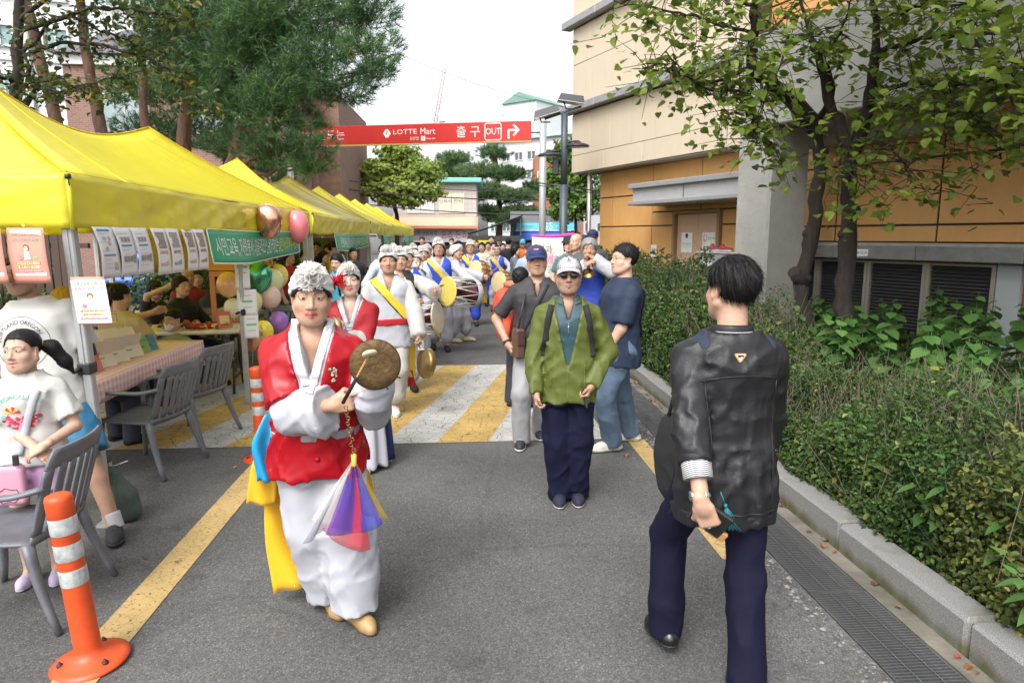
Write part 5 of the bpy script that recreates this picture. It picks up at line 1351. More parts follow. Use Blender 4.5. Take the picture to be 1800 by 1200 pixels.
pine('pine with light green boughs left of the big pine, over the first tent',Vector((-7.6,15.2,0)),[(-7.6,15.2,0),fp(318,280,15.2),fp(330,190,15.2),fp(345,90,15.3),fp(350,-60,15.3)],[cl(330,60,14.6,1.0,.9,.6),cl(290,20,14.8,1.0,.9,.5),cl(390,80,14.5,.9,.8,.5),cl(330,130,14.6,.85,.7,.45),cl(270,85,15,.6,.6,.35),cl(390,150,14.4,.7,.6,.38),cl(340,-20,15,1.2,1,.6)],22,dens=620,n_per=18,L=.15,r0=.17,w_=.006)
for i,(lb,pts,r,cls)in enumerate((('leaning red barked pine trunk at the far left behind the tents',[(105,240),(75,120),(45,0),(25,-100)],.15,[(20,-60,.9,.7,.4),(60,-90,1,.8,.4)]),('straight red barked pine trunk in front of the brick house gable',[(185,260),(165,160),(145,60),(140,-80)],.16,[(140,-70,1.1,.9,.5),(200,-60,.9,.8,.4)]),('short dark pine trunk between the brick house and the big pine',[(262,260),(252,190),(250,120),(255,20)],.14,[(250,-10,.9,.8,.4),(300,60,.6,.6,.35)]),('slender forked pine trunk behind the second tent peak',[(395,320),(425,240),(455,190),(470,120)],.15,[(440,230,.7,.6,.22),(370,250,.6,.6,.22)]),)):
 f=15.5+i*.6;b0=fp(pts[0][0],pts[0][1],f);tr=[(b0.x,f,0)]+[tuple(fp(x,y,f))for x,y in pts]
 pine(lb,(b0.x,f,0),tr,[cl(x,y,f-.3,a,b_,c)for x,y,a,b_,c in cls],30+i,dens=380,r0=r,n_per=18)
pine('dark pine further back that fills the gaps before the brick walls',Vector((-8.3,20,0)),[(-8.3,20,0),fp(400,330,20),fp(400,200,20),fp(410,60,20)],[cl(x,y,19.5,1.1,.9,.55)for x,y in((300,165),(345,225),(420,255),(475,300),(265,235),(380,170),(230,150),(450,160))],47,dens=420,n_per=16,L=.20,w_=.009,r0=.17)
# pines and ginkgos beyond
PINE2=leafmat('pine_far',[(.035,.075,.034),(.07,.13,.05),(.12,.19,.07),(.19,.23,.10)],.6,.15)
pine('broad rounded pine beyond the restaurant with layered green boughs',Vector((-1.2,55,0)),[(-1.2,55,0),fp(880,380,55),fp(872,300,55),fp(868,262,55)],[cl(868,268,55,1.3,1.2,.5),cl(845,300,54.5,1.7,1.4,.6),cl(895,305,54.4,1.7,1.4,.6),cl(860,335,54,1.9,1.5,.6),cl(905,345,54,1.8,1.5,.55),cl(850,370,54,1.5,1.3,.45),cl(915,372,54,1.5,1.3,.5),cl(935,330,55,.9,.9,.5),cl(880,385,54,1.2,1,.4)],41,dens=330,n_per=14,L=.34,w_=.022,r0=.30,leaf=PINE2)
pine('smaller pine half hidden behind the ginkgo tree',Vector((-4.6,56,0)),[(-4.6,56,0),fp(800,350,56),fp(798,275,56)],[cl(798,280,56,1.4,1.2,.6),cl(815,315,56,1.5,1.2,.6),cl(790,300,56,1.5,1.2,.7),cl(825,345,56,1.3,1.2,.5)],42,dens=330,n_per=14,L=.34,w_=.022,r0=.28,leaf=PINE2)
GINK=leafmat('ginkgo_leaf',[(.13,.20,.04),(.23,.32,.06),(.34,.42,.09),(.46,.50,.15)],.6,.42)
def broadleaf(label,base,trunk,clumps,seed,n,size,mat,r0=.12,bark=BARKD,name='tree',shape='round',group=None):
 q=np.random.default_rng(seed);t=thing(name,label,'tree',base,0,group);bo=np.array(base)
 mb=MB();T=limb(mb,[np.array(p)-bo for p in trunk],r0,r0*.4,9,.01,seed);mb.build('trunk',bark,t)
 lb=MB();P=[];N=[];v=[];tot=sum(r[0]*r[1]*r[2]for _,r in clumps)
 for c,r in clumps:
  c=np.array(c,float)-bo;r=np.array(r);j=int(np.argmin(np.linalg.norm(T-c,axis=1)));limb(lb,[T[j],(T[j]+c)/2,c],.03,.01,5,.02,seed)
  k=int(n*r[0]*r[1]*r[2]/tot);p=q.normal(size=(k,3));p/=np.linalg.norm(p,axis=1,keepdims=True);p*=q.random((k,1))**.33
  p*=1+.25*np.sin(6*p[:,:1])*np.sin(7*p[:,2:3]+seed);P.append(c+p*r);N.append(p+[0,0,.6]+.5*q.normal(size=(k,3)));v.append(np.clip(.48+.2*q.normal(size=k)+.12*q.normal(),0,1))
 lb.build('limbs',bark,t);P=np.vstack(P);N=np.vstack(N);V,F=leaf_geo(q,P,N,np.full(len(P),size),shape)
 tag(link('crown',leaves_mesh('crown',V,F,np.concatenate(v),mat),t),kind='stuff');return t
broadleaf('sunlit yellow green ginkgo tree in front of the restaurant',(-6.45,38,0),[(-6.45,38,0),fp(700,385,38),fp(690,350,38),fp(700,270,38)],[cl(700,270,38,1.2,1.1,.6),cl(670,300,38,1.3,1.1,.7),cl(735,300,38,1.4,1.1,.7),cl(655,330,37.8,1.0,1.0,.5),cl(705,330,37.6,1.4,1.1,.6),cl(750,335,38,1.0,1.0,.55),cl(720,355,37.7,.8,.8,.3),cl(680,352,37.7,.7,.7,.3)],51,10500,.17,GINK,.16,name='ginkgo_tree')
broadleaf('bright green street tree right of the slate lamp post',(3.2,34,0),[(3.2,34,0),fp(1012,390,34),fp(1008,300,34)],[cl(1000,275,34,1.1,1,.9),cl(985,320,34,1.1,1,.9),cl(1015,350,34,1.2,1,.9),cl(990,370,33.8,.9,.9,.5),cl(1020,300,34,1,1,.9)],52,9000,.16,leafmat('lime_leaf',[(.035,.085,.015),(.075,.15,.025),(.13,.22,.04),(.20,.28,.06)],.5,.35),.12)
# broad leaved branches hanging over the first tent, top left
LEFTL=leafmat('leaf_olive',[(.030,.050,.012),(.055,.085,.016),(.10,.125,.022),(.30,.22,.03)],.45,.4)
t=thing('leafy_tree','thin broad leaved tree at the far left with bare branches and small olive leaves','tree',(-9.2,11.8,0));bo=np.array((-9.2,11.8,0));q=np.random.default_rng(61);mb=MB()
F0=11.4
limb(mb,[(0,0,0),np.array(fp(15,260,F0))-bo,np.array(fp(35,120,F0))-bo,np.array(fp(30,0,F0))-bo,np.array(fp(40,-120,F0))-bo],.12,.05,8,.01,1)
mb.build('trunk',BARKD,t);mb=MB();tips=[]
brs=[((35,100),(110,20),(190,60),(300,105)),((35,100),(120,70),(260,100),(330,145),(390,210)),((30,60),(150,15),(260,20),(350,40)),((20,200),(70,150),(150,150),(250,125)),((30,40),(100,-20),(220,-30),(380,20)),((20,180),(60,130),(20,60)),((15,220),(90,130),(180,180)),((25,150),(-30,110),(-60,40)),((30,120),(100,170),(160,150))]
for i,b_ in enumerate(brs):
 ff=F0-.25*i*.5;Q=limb(mb,[np.array(fp(x,y,F0 if j==0 else ff))-bo for j,(x,y)in enumerate(b_)],.035,.008,6,.02,70+i,6)
 for j in range(3,len(Q),2):
  for _ in range(2):
   e=Q[j]+q.normal(size=3)*[.22,.2,.18]+[0,0,-.06];mb.tube([tuple(Q[j]),tuple((Q[j]+e)/2+[0,0,.02]),tuple(e)],[.008,.005,.003],4);tips.append((Q[j],e))
mb.build('branches',BARKD,t)
def inreg(p):
 w=p+bo;px=900+1200*w[0]/(w[1]*math.cos(CAM_PITCH)-(w[2]-CAM_H)*math.sin(CAM_PITCH));return px
P=[];
for a,e in tips:
 dn=9 if inreg(e)<170 else 17
 for _ in range(dn):u=q.random();P.append(a+(e-a)*(u*1.15)+q.normal(size=3)*.10)
P=np.array(P);N=np.array([0,-.3,1.])+.6*q.normal(size=P.shape);V,F=leaf_geo(q,P,N,np.full(len(P),.105),'ovate',up=np.array([0,-.2,-.5]))
tag(link('crown',leaves_mesh('crown',V,F,np.clip(.38+.22*q.normal(size=len(P))+(q.random(len(P))>.94)*.6,0,1),LEFTL),t),kind='stuff')
# two broad leaved trees in the planting bed
LN=leafmat('leaf_bed_tree',[(.070,.120,.018),(.13,.20,.028),(.22,.29,.045),(.34,.37,.075)],.42,.5)
m_=LN.copy();m_.name='leaf_single';
for nd in m_.node_tree.nodes:
 if nd.type=='MATH' and nd.operation=='MULTIPLY':nd.inputs[1].default_value=.75
LN1=m_
def heart_leaf(size,mat,name='leaf',serr=0.0,col=.12,lobes=9):
 n=lobes;L=[];
 for i in range(n+1):
  u=i/n;w_=.50*math.sin(math.pi*u**.62)*(1-.25*u)+(serr*(1 if i%2 else-1)if 0<i<n else 0);L.append((u,max(w_,.0)))
 V=[(0,0,0)];F=[]
 mid=[(0,size*(-.04+1.04*u),-size*.10*u*u)for u,_ in L];lf=[(-size*w_,size*(u-(.10 if u<.2 else 0)),size*(.12*w_-.10*u*u))for u,w_ in L];rt=[(-x,y,z)for x,y,z in lf]
 V=mid+lf+rt;k=n+1
 for i in range(n):F+=[(i,i+1,k+i+1,k+i)[::1],(i+1,i,2*k+i,2*k+i+1)]
 return np_mesh(name,np.array(V),[tuple(f)for f in F],mat,True,col=np.full((len(V),3),col))
HL=[heart_leaf(.088,LN1,'leaf',.02,c)for c in(.05,.2)]
def bedtree(label,base,trunk,branches,seed,r0,nsingle,per,high=(),extra=()):
 q=np.random.default_rng(seed);bo=np.array(base);t=thing('broadleaf_tree',label,'tree',base)
 mb=MB();T=limb(mb,[np.array(p)-bo for p in trunk],r0,r0*.62,12,.012,seed,5)
 for(c,d,r)in extra:c=np.array(c)-bo;mb.tube([tuple(c),tuple(c+np.array(d))],[r,r*.92],10)
 for k_ in range(7):
  p=T[int(q.integers(2,len(T)-1))];a=q.random()*6.28;mb.lathe([(.0,.05),(.03,.03),(.045,0),(.04,-.04),(0,-.06)],7,c=p+np.array([math.cos(a),math.sin(a),0])*r0*.72)
 mb.build('trunk',BARKD,t);mb=MB();anchors=[]
 for i,(pts,ra)in enumerate(branches):
  Q=limb(mb,[np.array(p)-bo for p in pts],ra,max(.007,ra*.25),8,.012,seed+i,6)
  st=14 if ra>.04 else 2
  for j in range(st,len(Q)):
   nk=2 if ra<=.04 else 1
   for _ in range(nk):
    e=Q[j]+q.normal(size=3)*[.30,.28,.20]+[0,0,-.02];m2=(Q[j]+e)/2+[0,0,.03];mb.tube([tuple(Q[j]),tuple(m2),tuple(e)],[.0055,.004,.002],4);anchors.append((Q[j],m2,e))
    if q.random()<.6:
     e2=e+q.normal(size=3)*.16+[0,0,-.05];mb.tube([tuple(e),tuple(e2)],[.004,.002],4);anchors.append((e,(e+e2)/2,e2))
 mb.build('branches',BARKD,t)
 P=[];
 for a,m2,e in anchors:
  for _ in range(per):u=.25+.8*q.random();p=a*(1-u)**2+2*u*(1-u)*m2+u*u*e;P.append(p+q.normal(size=3)*.055+[0,0,-.03])
 P=np.array(P);q.shuffle(P)
 for c,r in high:  # unseen clumps continuing the crown above the frame, added to shade the bed
  k=int(480*r[0]*r[1]);p=q.normal(size=(k,3));p/=np.linalg.norm(p,axis=1,keepdims=True);P=np.vstack([P,np.array(c)-bo+p*np.array(r)*q.random((k,1))**.4])
 N=np.array([0,-.25,.9])+.45*q.normal(size=P.shape);up=np.array([0,-.15,-.75])
 for i in range(min(nsingle,len(P))):
  z=Vector(N[i]).normalized();y=Vector(up)+Vector(q.normal(size=3))*.5;y=(y-z*y.dot(z)).normalized();x=y.cross(z);s=.65+.6*q.random()
  o=link('leaf',HL[i%2],t);o.matrix_basis=Matrix.Translation(Vector(P[i]))@Matrix(((x.x,y.x,z.x),(x.y,y.y,z.y),(x.z,y.z,z.z))).to_4x4()@Matrix.Scale(s,4)
 R_=P[nsingle:]
 if len(R_):
  V,F=leaf_geo(q,R_,N[nsingle:],np.full(len(R_),.090),'heart',.12,up=up);tag(link('crown',leaves_mesh('crown',V,F,np.clip(.42+.2*q.normal(size=len(R_)),0,1),LN),t),kind='stuff')
 return t
f1=8.3;f2=7.9
bedtree('left of the two bed trees, crooked dark trunk with a sawn stump of a limb',(fp(1425,620,f1).x,f1,.1),[(fp(1425,600,f1).x,f1,.1),fp(1415,560,f1),fp(1405,500,f1),fp(1425,430,f1),fp(1440,330,f1),fp(1435,220,f1)],[([fp(1435,225,f1),fp(1380,165,f1-.2),fp(1318,118,f1-.4),fp(1328,40,f1-.5),fp(1330,-60,f1-.6)],.105),([fp(1318,118,f1-.4),fp(1250,150,f1-.6),fp(1190,130,f1-.8),fp(1130,120,f1-1)],.022),([fp(1380,165,f1),fp(1300,160,f1-.5),fp(1230,155,f1-.9),fp(1170,90,f1-1.0)],.020),([fp(1436,215,f1),fp(1470,150,f1-.3),fp(1420,60,f1-.5),fp(1400,-40,f1-.6)],.045),([fp(1330,60,f1-.5),fp(1260,40,f1-.7),fp(1180,20,f1-.9),fp(1080,2,f1-1)],.020),([fp(1345,140,f1-.5),fp(1320,200,f1-.9),fp(1330,255,f1-1.0)],.018),([fp(1420,60,f1-.5),fp(1380,90,f1-.8),fp(1330,210,f1-1)],.018),([fp(1328,10,f1-.5),fp(1250,-10,f1-.7),fp(1150,-20,f1-.9)],.022),([fp(1400,10,f1-.5),fp(1350,60,f1-1.0),fp(1290,90,f1-1.2)],.018),([fp(1300,175,f1-.5),fp(1340,230,f1-.8),fp(1370,270,f1-.9)],.014)],81,.105,300,4,[cl(1420,-420,f1,1.5,1.4,.8)],extra=[((fp(1412,500,f1)),(-.16,-.08,.17),.085)])
bedtree('right of the two bed trees, straight dark trunk with leafy boughs to the right',(fp(1485,620,f2).x,f2,.1),[(fp(1483,600,f2).x,f2,.1),fp(1480,560,f2),fp(1490,450,f2),fp(1492,350,f2),fp(1500,270,f2)],[([fp(1500,275,f2),fp(1465,200,f2),fp(1440,110,f2-.1),fp(1420,30,f2-.1)],.08),([fp(1500,270,f2),fp(1530,180,f2-.1),fp(1540,80,f2-.2),fp(1535,-60,f2-.2)],.09),([fp(1540,160,f2),fp(1620,140,f2-.6),fp(1710,150,f2-1.2),fp(1790,130,f2-1.6)],.03),([fp(1540,90,f2),fp(1610,70,f2-.6),fp(1700,60,f2-1.2),fp(1800,60,f2-1.8)],.03),([fp(1500,250,f2),fp(1560,250,f2-.6),fp(1590,290,f2-.9),fp(1610,330,f2-1.0)],.018),([fp(1620,140,f2-.6),fp(1690,180,f2-1.2),fp(1740,230,f2-1.5),fp(1760,280,f2-1.6)],.02),([fp(1540,40,f2),fp(1620,10,f2-.8),fp(1720,10,f2-1.4)],.025),([fp(1700,60,f2-1.2),fp(1760,120,f2-1.6),fp(1790,220,f2-1.8)],.02),([fp(1500,255,f2),fp(1480,290,f2-.5),fp(1520,330,f2-.7)],.012),([fp(1535,-20,f2),fp(1640,-40,f2-1),fp(1780,-30,f2-2)],.03),([fp(1535,130,f2),fp(1570,180,f2-.8),fp(1640,200,f2-1.2)],.018),([fp(1740,100,f2-1.6),fp(1790,170,f2-1.9),fp(1830,260,f2-2.0)],.018),([fp(1440,110,f2),fp(1480,60,f2-.5),fp(1500,-20,f2-.7)],.02)],82,.115,300,4,[cl(1560,-330,f2-.8,1.6,1.4,.8),cl(1720,-220,f2-1.8,1.5,1.3,.6),cl(1850,-120,f2-2.6,1.3,1.2,.7),cl(1950,60,f2-3.0,1.0,1.0,.7),cl(1700,-420,f2-.5,1.6,1.4,.8)])
# ------------------------------------------------------------------ shrubs and weeds of the bed
SHR=leafmat('shrub_leaf',[(.022,.050,.013),(.045,.092,.020),(.090,.150,.032),(.28,.27,.06)],.5,.35)
SHY=leafmat('shrub_yellow',[(.030,.055,.014),(.075,.105,.024),(.19,.21,.045),(.42,.36,.08)],.5,.35)
TWG=M('twig',(.15,.115,.085),.9)
def htop(s,t):  # height of the clipped, overgrown hedge
 n=.17*math.sin(2.3*s+1)*math.sin(2.9*t)+.13*math.sin(5.1*s)*math.sin(4.3*t+2)+.08*math.sin(9*s+4*t)
 e=min(1,max(0,(t-2.22)/.45));far=min(1,max(0,(s-6)/3))
 h_=(.62+.42*far)*(1-.5*max(0,1-e))+.12*min(1,max(0,t-2.7))+n*(1+.3*far)
 bk=min(1,max(0,(3.75+.2*far-t)/.4));dip=1-.45*math.exp(-((s-5.6)/.8)**2)
 return .12+(h_*(.30+.70*bk))*dip*(.15+.85*e**.5)
def shrub(name,label,s0,s1,t0,t1,n,size,mat,seed,twigs=300,top=htop,shape='ovate',base=.12):
 q=np.random.default_rng(seed);s=s0+(s1-s0)*q.random(n);tt=t0+(t1-t0)*q.random(n)**1.15
 H_=np.array([top(a,b)for a,b in zip(s,tt)]);dp=q.exponential(.13,n);z=H_-dp+.03*q.normal(size=n)
 fr_=q.random(n)<.38  # leaves of the face towards the road
 tt=np.where(fr_,t0+.02+np.abs(q.normal(size=n))*.10,tt);Hf=np.array([top(a,b+.25)for a,b in zip(s,tt)]);z=np.where(fr_,base+(Hf-base)*q.random(n)**.8,z)
 tt=tt+np.where(fr_,.05*np.sin(7*s)*np.sin(9*z),0);z=np.maximum(z,base+.01)
 o=rd((s0+s1)/2,t0,0);T=thing(name,label,'shrub',o)
 P=np.stack([-RS*s+RC*tt-o.x,RC*s+RS*tt-o.y,z],1);N=np.array([-.35,-.35,.75])+.65*q.normal(size=(n,3))
 pat=.5+.5*np.sin(1.9*s+1.3*tt+seed)*np.sin(2.7*tt-1.1*s)
 V,F=leaf_geo(q,P,N,np.full(n,size)*(.55+.6*pat+.5*q.random(n)**4),shape,.18);v=np.clip(.30+.16*q.normal(size=n)+.25*(pat-.4)+(q.random(n)>.965)*.5,0,1)
 tag(link('foliage',leaves_mesh('foliage',V,F,v,mat),T),kind='stuff')
 mb=MB()
 for _ in range(twigs):
  a=s0+(s1-s0)*q.random();b=t0+.05+(t1-t0)*q.random();h_=top(a,b);p0=rd(a,b,base)-o;L=.12+.35*q.random()**2
  p1=rd(a+q.normal()*.12,b+q.normal()*.10,max(base+.1,h_-.12))-o;p2=p1+Vector((q.normal()*.10,q.normal()*.10,L*.8));mb.tube([p0,p1,p2],[.0035,.0026,.0012],3)
 tag(mb.build('twigs',TWG,T),kind='stuff');return T
shrub('shrub','yellowing overgrown hedge at the bottom right corner behind the kerb',.7,2.9,2.24,3.9,34000,.028,SHY,91,800)
shrub('shrub','tangled green hedge beside the man in the black jacket',2.9,5.1,2.24,3.9,34000,.027,SHR,92,800)
shrub('shrub','thick green hedge beyond the black jacket man, right of the kerb',5.1,8.2,2.24,3.8,30000,.034,SHR,93,900)
shrub('shrub','tall bushy hedge beside the man in the navy polo shirt',8.2,11.6,2.24,4.2,18000,.046,SHR,94,400)
shrub('shrub','far end of the hedge, with reddish leaves against the orange wall',11.6,15.5,2.3,4.6,9000,.060,leafmat('shrub_far',[(.03,.055,.015),(.06,.10,.022),(.11,.14,.03),(.22,.14,.04)],.5,.35),95,200)
def low(s,t):return .18+.20*(.5+.5*math.sin(2*s)*math.sin(3*t))+.12*math.sin(6*s+3*t)**2
shrub('ground_plants','low tangle of green plants under the two trees and louvers',4.2,10.5,3.7,6.6,16000,.075,SHR,96,300,low,'heart')
# nettles with big toothed leaves: each plant a thing, each big leaf a part
NET=leafmat('nettle_leaf',[(.035,.095,.022),(.060,.145,.034),(.095,.20,.048),(.13,.25,.07)],.45,.35);m_=NET.copy();m_.name='nettle_single'
for nd in m_.node_tree.nodes:
 if nd.type=='MATH' and nd.operation=='MULTIPLY':nd.inputs[1].default_value=.8
NL=[heart_leaf(.135,m_,'leaf',.028,c,15)for c in(.05,.15)];STEM=M('stem_green',(.06,.10,.03),.7)
q=np.random.default_rng(101)
k_=0
for i in range(72):
 s=4.1+4.4*q.random();t_=3.55+2.5*q.random();hgt=.62+.26*q.random()+.08*(t_-3.5)
 T=thing('nettle_plant','tall nettle with big toothed leaves in the green patch before the louvers','plant',rd(s,t_,.12),0,'nettles before the louvers')
 tip=Vector((q.normal()*.06,q.normal()*.06,hgt));MB().tube([(0,0,0),tip*.5+Vector((.01,0,0)),tip],[.006,.005,.003],5).build('stem',STEM,T)
 for j in range(9):
  a=j*2.4+q.random();z=hgt*(1.0-.062*j);o=link('leaf',NL[j%2],T,tip*(z/hgt),(rad(-18-14*q.random()+6*math.sin(a)),rad(8*q.normal()),a));sc_=(.70+.13*min(j,5))*(.9+.25*q.random());o.scale=(sc_,)*3
  # weeds leaning over the kerb
WL=[heart_leaf(.11,m_,'leaf',0,.3,8)]
WD=[heart_leaf(.12,m_,'leaf',0,c,8)for c in(.10,.22)]
for me in WD:
 for v in me.vertices:v.co.x*=.55
wd=[(1.75,2.42,.50,'glossy narrow leaved weed at the bottom right edge of the picture'),(2.3,2.36,.42,'low weed with drooping leaves hanging over the kerb'),(3.05,2.38,.62,'tall weed with long pointed leaves rising from the hedge over the kerb'),(3.3,2.5,.75,'tallest pointed leaf weed in front of the hedge'),(2.75,2.44,.55,'leafy weed between the two tall weeds and the corner'),(2.0,2.55,.62,'broad weed against the yellowing hedge'),(6.6,2.34,.40,'weed on the kerb beyond the black jacket man')]
for s,t_,hgt,lb in wd:
 T=thing('weed_plant',lb,'plant',rd(s,t_,.13));
 for c in range(3):
  tip=Vector((-.10-.10*q.random()+.06*q.normal(),.10*q.normal()-.06,hgt*(.75+.3*q.random())));MB().tube([(0,0,0),tip*.5+Vector((.03,0,.03)),tip],[.005,.004,.002],5).build('stem',STEM,T)
  for j in range(8):
   a=j*2.4+q.random()*.8;u=1-.09*j;o=link('leaf',WD[j%2],T,tip*u,(rad(-10-20*q.random()+(25 if j<2 else 0)),0,a));sc_=.55+.09*min(j,5);o.scale=(sc_,)*3
for i in range(16):
 s=1.2+6.5*q.random();t_=2.5+.9*q.random();z0=htop(s,t_)-.18;T=thing('weed_plant','pointed leaf weed growing up through the top of the hedge','plant',rd(s,t_,z0),0,'weeds growing through the hedge')
 for c in range(2):
  tip=Vector((.08*q.normal()-.05,.08*q.normal(),.26+.16*q.random()));MB().tube([(0,0,0),tip*.5+Vector((.02,0,.02)),tip],[.004,.003,.002],4).build('stem',STEM,T)
  for j in range(6):o=link('leaf',WD[j%2],T,tip*(1-.11*j),(rad(-8-22*q.random()+(25 if j<2 else 0)),0,j*2.4+q.random()));o.scale=(.38+.07*j,)*3
  # trestle with striped legs and small bollard in the hedge
t=thing('barrier_trestle','black pipe trestle with yellow and black striped legs in the hedge','barrier',fp(1146,500,11.3)*Vector((1,1,0)))
zt=fp(1146,483,11.3).z;BK=M('pipe_black',(.015,.015,.016),.4);YL=M('band_yellow',(.70,.42,.03),.5)
mb=MB();mb.tube([(0,-.05,zt),(0,.9,zt)],.062,16,cap=False).tube([(0,-.05,zt),(0,.9,zt)],.052,16,cap=False);mb.tube([(0,.05,zt),(0,.06,zt)],.054,16);mb.build('cross_pipe',BK,t)
for sx in(-1,1):
 p0=np.array((0,.02,zt-.03));p1=np.array((sx*.55 if sx>0 else-.16,-.05,.0));
 lg=MB();
 for a,b_,mi in((0,.26,0),(.26,.52,1),(.52,.8,0),(.8,1,1)):lg.tube([p0+(p1-p0)*a,p0+(p1-p0)*b_],.042,12,mi)
 lg.build('leg',[BK,YL],t)
 # wooden rail in the hedge
t=thing('bed_rail','dark brown rail running through the hedge near the striped trestle','rail',fp(1200,505,11.8)*Vector((1,1,0)),BRZ)
MB().box((0,0,.95),(2.4,.05,.05)).build('rail',M('rail_brown',(.09,.05,.03),.8),t)
for x in(-1.1,1.1):MB().box((x,0,.47),(.05,.05,.94)).build('post',M('rail_brown',(.09,.05,.03),.8),t)
# fence, wall and shrubs behind the tents
FN=M('fence_brown',(.060,.035,.024),.7,var=.2)
t=thing('board_fence','dark brown fence of narrow upright boards behind the first tent','fence',(-9.6,11.5,0),rad(-14))
bd_=MB().box((0,0,.95),(.145,.025,1.9),b=.003).mesh('board',FN)
for i in range(34):link('board',bd_,t,(-2.9+i*.172,RNG.normal()*.004,0))
for z in(.3,1.6):MB().box((0,.045,z),(6.1,.05,.08)).build('fence_rail',FN,t)
t=thing('garden_wall','low grey rendered wall behind the tents, beyond the brown fence','wall',(-7.5,19.0,0),rad(3));MB().box((0,0,.85),(6.5,.18,1.7),b=.01).build('wall',M('wall_grey',(.20,.20,.21),.9,var=.2),t)
def bush(label,c,r,n,size,mat,seed):
 q=np.random.default_rng(seed);T=thing('bush',label,'bush',(c[0],c[1],0));p=q.normal(size=(n,3));p/=np.linalg.norm(p,axis=1,keepdims=True);p*=(q.random((n,1))**.35)*(1+.25*np.sin(6*p[:,:1]+seed)*np.sin(5*p[:,1:2]));P=p*r+[0,0,c[2]];P[:,2]=np.maximum(P[:,2],.03)
 V,F=leaf_geo(q,P,p+[0,-.2,.5]+.5*q.normal(size=(n,3)),np.full(n,size),'ovate');tag(link('foliage',leaves_mesh('foliage',V,F,np.clip(.4+.2*q.normal(size=n),0,1),mat),T),kind='stuff')
 mb=MB()
 for _ in range(14):e=P[q.integers(0,n)];mb.tube([(0,0,0),tuple(e*.5+q.normal(size=3)*.03),tuple(e)],[.012,.007,.003],4)
 mb.build('stems',TWG,T)
bush('green bush behind the seated people under the first tent',(-6.0,12.8,.7),(1.2,.7,.7),3500,.09,SHR,111)
bush('dark bush by the end of the brown fence',(-8.0,11.4,.6),(.9,.6,.65),2200,.09,SHR,112)
bush('light green bush visible between the first two tents',(-5.3,15.8,.8),(1.0,.7,.75),2600,.08,SHR,113)
bush('bush at the right of the first tent, behind the balloons',(-6.6,14.2,.7),(.9,.6,.7),2200,.09,SHR,114)
t=thing('parked_car','blue car parked behind the tents, half hidden by the green banner','car',(-7.9,16.6,0),rad(88))
CB=M('car_blue',(.03,.09,.30),.25,.3,coat=.6)
o_=[U(dbox((0,0,.62),(2.1,.85,.32),None,.15)),U(dbox((-.15,0,1.10),(1.15,.74,.34),None,.22),.12)]+[Sb(dseg((sx*1.3,sy*.9,.32),(sx*1.3,sy*.6,.32),.36,.36))for sx in(1,-1)for sy in(1,-1)]
put('body',o_,.05,CB,t)
for sx in(1,-1):
 for sy in(1,-1):wh_=MB().lathe([(.2,-.10),(.31,-.10),(.33,-.06),(.33,.06),(.31,.10),(.2,.10)],18,R=rotm(rad(90),0,0),c=(sx*1.3,sy*.76,.33)).build('wheel',M('tyre',(.02,.02,.02),.8),t)
for sy in(1,-1):MB().box((-.15,sy*.745,1.14),(1.7,.012,.34),b=.004).build('window',GLS,t)
MB().box((2.09,.55,.68),(.05,.3,.14),b=.01).build('headlight',LAMPG,t);MB().box((2.09,-.55,.68),(.05,.3,.14),b=.01).build('headlight',LAMPG,t)
# ------------------------------------------------------------------ tents
def fabric(key,col,transl=.35,rough=.55,wr=.5,ws=4.0):
 m=M(key,col,rough,var=.05,vscale=3,wrinkle=wr,wscale=ws,spec=.3);n=m.node_tree;b=n.nodes['Principled BSDF'];tr=n.nodes.new('ShaderNodeBsdfTranslucent');mx=n.nodes.new('ShaderNodeMixShader')
 mx.inputs[0].default_value=transl;tr.inputs['Color'].default_value=(min(1,col[0]*1.25),min(1,col[1]*1.15),col[2],1);n.links.new(b.outputs[0],mx.inputs[1]);n.links.new(tr.outputs[0],mx.inputs[2]);n.links.new(mx.outputs[0],n.nodes['Material Output'].inputs[0]);return m
TY=fabric('tent_yellow',(.86,.81,.080),.42,.32,.9,5);TY.node_tree.nodes['Principled BSDF'].inputs['Coat Weight'].default_value=.35;TY.node_tree.nodes['Principled BSDF'].inputs['Coat Roughness'].default_value=.3;TYS=M('tent_seam',(.66,.46,.01),.6);ALU=M('tent_leg_grey',(.42,.43,.43),.45,.5,var=.15,bump=.1)
BLK=M('plastic_black',(.02,.02,.021),.5)
TF=-2.20;EZ,PZ,VB=2.10,3.03,1.785
